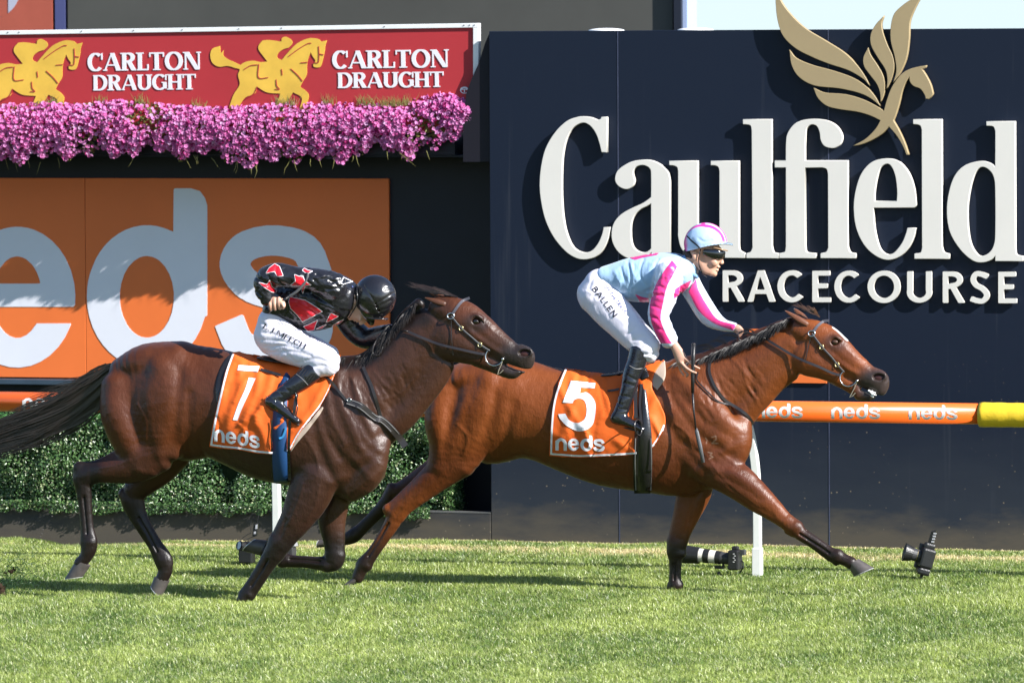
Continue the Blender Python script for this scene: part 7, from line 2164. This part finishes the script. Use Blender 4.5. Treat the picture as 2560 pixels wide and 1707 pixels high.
for i in range(330):     # straggling stems on top and below
    if i < 300:
        uu = [906, 925, 960, 975, 1000, 1018, 700, 350, 130, 730, 250, 500, 820][i % 13]+rg.normal()*9; q = on_y(uu, np.interp(uu, uk, VT)+6, 5.0); L = .04+.07*rg.random(); d = np.array([rg.normal()*.35, rg.normal()*.2, 1])
    else:
        uu = -50+1150*rg.random(); q = on_y(uu, np.interp(uu, uk, VB)-6, 4.96); L = .05+.09*rg.random(); d = np.array([rg.normal()*.4, -.1, -1])
    pts = [tuple(np.array(q)+d*L*t_+np.array([rg.normal()*.006, 0, 0])*t_) for t_ in (0, .3, .6, 1)]
    st.append((pts, .005))
ss = hair_strips("stems", simple_mat("petunia_stem", (.26, .24, .07), .6, trans=.2), fb, st); ss["kind"] = "stuff"

# ------------------------------------------------------------------ remote cameras under the rail
M_CAM = simple_mat("camera_black", (.014, .014, .015), .38, .5, var=.2, bump=.2, bscale=80)
M_CAMG = simple_mat("camera_rubber", (.045, .045, .048), .45, .4)
M_GLASS = simple_mat("lens_glass", (.004, .004, .006), .05, .8, coat=1)
M_LWH = simple_mat("lens_white", (.70, .66, .60), .35, .5)
M_SILV = simple_mat("metal_part", (.5, .5, .5), .25, .5, metal=1)
def CP(u, v, y): return on_y(u, v, y)
def cyl(name, p0, p1, r0, r1, mat, par, n=24):
    mb = MB(); mb.tube([p0, p1], [r0, r1], n); return mb.build(name, mat, par, smooth=False, bevel=.0015)
def stake(par, u, v, y, ub):
    cyl("ball_head", CP(u, v-4, y), CP(u, v+6, y), .012, .014, M_CAM, par, 14)
    p = CP(u, v+4, y); mb = MB(); mb.tube([p, (p.x, p.y, -.03)], .006, 8); mb.tube([p+Vector((0, -.01, 0)), (p.x+.05, p.y-.09, -.02)], .005, 8); mb.tube([p+Vector((0, .01, 0)), (p.x-.06, p.y+.08, -.02)], .005, 8); mb.build("floor_pod", M_CAM, par)
# right camera
y = 1.66
c = thing("camera", "black remote camera with an upright radio trigger on the turf right of the white post", "camera", (CP(2312, 1440, y).x, y, 0))
ax = Vector((-.86, -.34, .26)).normalized(); up = Vector((0, 0, 1)); sd = ax.cross(up).normalized(); uq = sd.cross(ax).normalized()
ctr = CP(2316, 1394, y)
mb = MB(); mb.obox(ctr, ax*.055, sd*.088, uq*.080); mb.obox(ctr+uq*.098, ax*.045, sd*.035, uq*.026); mb.obox(ctr-uq*.108, ax*.05, sd*.080, uq*.030); mb.build("camera_body", M_CAM, c, bevel=.018)
mb = MB(); mb.obox(ctr+sd*.068+ax*.025, ax*.045, sd*.026, uq*.10); mb.build("hand_grip", M_CAMG, c, bevel=.009)
l0 = ctr+ax*.05; 
cyl("lens_barrel", l0, l0+ax*.075, .048, .052, M_CAMG, c); cyl("lens_ring", l0+ax*.03, l0+ax*.034, .0525, .0525, M_BRASS, c); cyl("lens_hood", l0+ax*.07, l0+ax*.135, .056, .074, M_CAM, c); cyl("lens_glass", l0+ax*.125, l0+ax*.1362, .060, .060, M_GLASS, c)
f1 = ctr+uq*.10+Vector((.008, 0, .02)); mb = MB(); mb.obox(f1+Vector((.012, 0, .045)), Vector((.022, 0, .006)), Vector((0, .02, 0)), Vector((.018, 0, .058))); mb.build("radio_trigger", M_CAM, c, bevel=.006)
mb = MB()
for k in range(4): mb.obox(f1+Vector((.022+.006*k, -.021, .015+.022*k)), (.012, 0, 0), (0, .002, 0), (0, 0, .006))
mb.build("trigger_labels", simple_mat("trig_pale", (.5, .5, .52), .3), c)
stake(c, 2304, 1436, y, 0)
# middle camera with the pale tele lens
y = 1.60
c = thing("camera", "remote camera with a long banded telephoto lens low behind the leading horse's foreleg", "camera", (CP(1800, 1440, y).x, y, 0))
seg = [(1707, 1384, 24), (1728, 1386, 24.5), (1749, 1388, 22), (1750, 1388, 18.5), (1761, 1389.5, 18), (1774, 1391, 17.5), (1790, 1393, 17), (1805, 1394.5, 16.5), (1823, 1396, 15)]
pal_ = [("lens_hood", M_CAM, 1707, 1384, 1749, 1388, 23.5, 21), ("lens_band", M_LWH, 1748, 1387, 1760, 1388.5, 17.5, 17.3), ("focus_ring", M_CAM, 1760, 1388.5, 1774, 1390, 18, 18), ("lens_band", M_LWH, 1774, 1390, 1790, 1392, 16.8, 16.5), ("zoom_ring", M_CAM, 1790, 1392, 1803, 1393.5, 17, 16.6), ("lens_barrel", M_CAMG, 1803, 1393.5, 1826, 1396, 15.5, 14.5)]
for nm, mt, ua, va, ub, vb_, ra, rb in pal_: cyl(nm, CP(ua, va, y-.05), CP(ub, vb_, y-.05), ra*.0032, rb*.0032, mt, c, 28)
cyl("lens_glass", CP(1706.4, 1384, y-.05), CP(1709, 1384, y-.05), .058, .058, M_GLASS, c)
mb = MB(); p = CP(1838, 1397, y-.05); mb.box(p.x-.045, p.y-.07, p.z-.085, p.x+.043, p.y+.07, p.z+.075); mb.box(p.x-.025, p.y-.028, p.z+.07, p.x+.03, p.y+.028, p.z+.105); mb.build("camera_body", M_CAM, c, bevel=.012)
mb = MB(); q = CP(1857, 1380, y-.07); mb.box(q.x-.012, q.y-.03, q.z-.022, q.x+.022, q.y+.03, q.z+.022); mb.build("eyepiece", M_CAMG, c, bevel=.006)
mb = MB()
for k in range(5): q = CP(1834+3*(k % 2), 1384+5*k, p.y-.073); mb.box(q.x-.006, p.y-.074, q.z-.003, q.x+.006, p.y-.070, q.z+.003)
mb.build("buttons", simple_mat("button_pale", (.6, .6, .6), .4), c)
mb = MB(); mb.tube([CP(*a_) for a_ in [(1852, 1398, y), (1858, 1405, y-.02), (1858, 1418, y-.02), (1850, 1430, y)]], .006, 8); mb.build("wrist_strap", M_CAM, c)
mb = MB(); q = CP(1800, 1417, y-.05); mb.box(q.x-.04, q.y-.02, q.z-.012, q.x+.035, q.y+.02, q.z+.010); mb.box(q.x+.02, q.y-.01, q.z, q.x+.034, q.y+.01, q.z+.045); mb.build("lens_foot", M_CAM, c, bevel=.004)
stake(c, 1797, 1432, y-.05, 0)
# left camera
y = 1.70
c = thing("camera", "black remote camera with a wired aerial trigger behind the trailing horse's standing foreleg", "camera", (CP(618, 1412, y).x, y, 0))
p = CP(618, 1384, y); mb = MB(); mb.box(p.x-.062, p.y-.05, p.z-.075, p.x+.058, p.y+.05, p.z+.065); mb.box(p.x-.03, p.y-.03, p.z+.06, p.x+.04, p.y+.03, p.z+.105); mb.build("camera_body", M_CAM, c, bevel=.012)
cyl("lens_barrel", CP(610, 1366, y-.09), CP(598, 1363, y-.14), .036, .040, M_CAM, c); cyl("lens_glass", CP(598, 1363, y-.14), CP(597, 1362.8, y-.143), .033, .033, M_GLASS, c)
mb = MB(); mb.obox(CP(639, 1324, y), (.020, 0, .003), (0, .016, 0), (.006, 0, .052)); mb.build("radio_trigger", M_CAM, c, bevel=.004)
mb = MB(); mb.obox(CP(641, 1316, y-.02), (.008, 0, .001), (0, .002, 0), (.002, 0, .018)); mb.obox(CP(637, 1331, y-.02), (.008, 0, .001), (0, .002, 0), (.001, 0, .010)); mb.build("trigger_labels", simple_mat("trig_pale2", (.5, .5, .54), .3), c)
mb = MB(); mb.tube([CP(643, 1309, y), CP(646, 1290, y), CP(647, 1283, y)], .003, 6); mb.build("aerial", M_CAM, c)
mb = MB(); mb.tube([CP(*q, y-.02) for q in spl([(641, 1297), (631, 1297), (626, 1310), (627, 1330), (618, 1336), (606, 1345), (612, 1351), (625, 1344), (638, 1340)], 4)], .0025, 6); mb.build("trigger_cable", M_CAM, c)
stake(c, 617, 1412, y, 0)
y = 2.0
c = thing("camera", "silver topped remote camera with a short lens seen just past the trailing horse's standing knee", "camera", (CP(726, 1395, y).x, y, 0))
mb = MB(); p = CP(727, 1376, y); mb.box(p.x-.035, p.y-.05, p.z-.06, p.x+.035, p.y+.05, p.z+.03); mb.build("camera_body", M_CAMG, c, bevel=.01)
mb = MB(); mb.obox(p+Vector((.012, 0, .055)), (.034, 0, .012), (0, .04, 0), (-.012, 0, .028)); mb.build("prism_housing", simple_mat("housing_grey", (.30, .30, .31), .25, .6, bump=.4, bscale=60), c, bevel=.009)
mb = MB(); mb.obox(p+Vector((-.058, 0, -.01)), (.022, 0, 0), (0, .03, 0), (0, 0, .025)); mb.build("flash_head", M_LWH, c, bevel=.005)
stake(c, 726, 1398, y, 0)

# ------------------------------------------------------------------ divot thrown up by the hooves
cl = thing("turf_divot", "clod of dark soil and loose grass thrown up behind the trailing horse", "divot", H1.P(30, 1440, 0))
rg = np.random.default_rng(61); mb = MB()
g = Field(tuple(H1.P(-50, 1520, .25)+Vector((0, -.1, 0))), tuple(H1.P(60, 1400, -.1)+Vector((0, .1, 0))), .008)
for i in range(26): g.ellip(H1.P(-12+rg.normal()*16, 1478+rg.normal()*9, .1+rg.normal()*.03), tuple(.014+.02*rg.random(3)), .01)
for i in range(10): g.ellip(H1.P(30+rg.normal()*7, 1427+rg.normal()*4, .1+rg.normal()*.02), tuple(.006+.012*rg.random(3)), .006)
V, Fc = g.mesh(0); mesh_from("soil_clod", V, Fc, simple_mat("soil", (.035, .022, .014), .9, .1, bump=.8, bscale=60), cl, smooth=True)
st = []
for i in range(190):
    uu = 40+rg.normal()*32; vv = 1440+rg.normal()*26-(uu-40)*.35; L = 10+26*rg.random(); an = rg.random()*6.28; cu = rg.normal()*.9; pts = []
    for k in range(5):
        t_ = k/4; pts.append(tuple(H1.P(uu+math.cos(an+cu*t_)*L*t_, vv+math.sin(an+cu*t_)*L*t_, .1+rg.normal()*.01)))
    st.append((pts, .0042))
hair_strips("loose_grass", simple_mat("grass_dark", (.03, .075, .015), .5, trans=.2), cl, st)
st = []
for k, (uu, vv) in enumerate([(107, 1323), (104, 1334), (130, 1290), (101, 1341)]):
    m_ = MB(); m_.ball(H1.P(uu, vv, .1), .006, 6, 4, (1.3, 1, .6)); m_.build("soil_crumb", M_HOOF, cl)

# ------------------------------------------------------------------ overexposed sky behind everything
ms, nt, b = new_mat("sky_glow"); nt.nodes.remove(b); em = N(nt, "ShaderNodeEmission"); em.inputs[0].default_value = (0.79, 0.95, 1.0, 1); em.inputs[1].default_value = 0.43
nt.links.new(em.outputs[0], nt.nodes["Material Output"].inputs[0])
V = []; fs = []
for i in range(41):
    th = math.radians(20+140*i/40); V += [(900*math.cos(th), 900*math.sin(th), -5), (900*math.cos(th), 900*math.sin(th), 160)]
for i in range(40): fs.append((2*i, 2*i+2, 2*i+3, 2*i+1))
so = mesh_from("sky", V, fs, ms); so["kind"] = "structure"
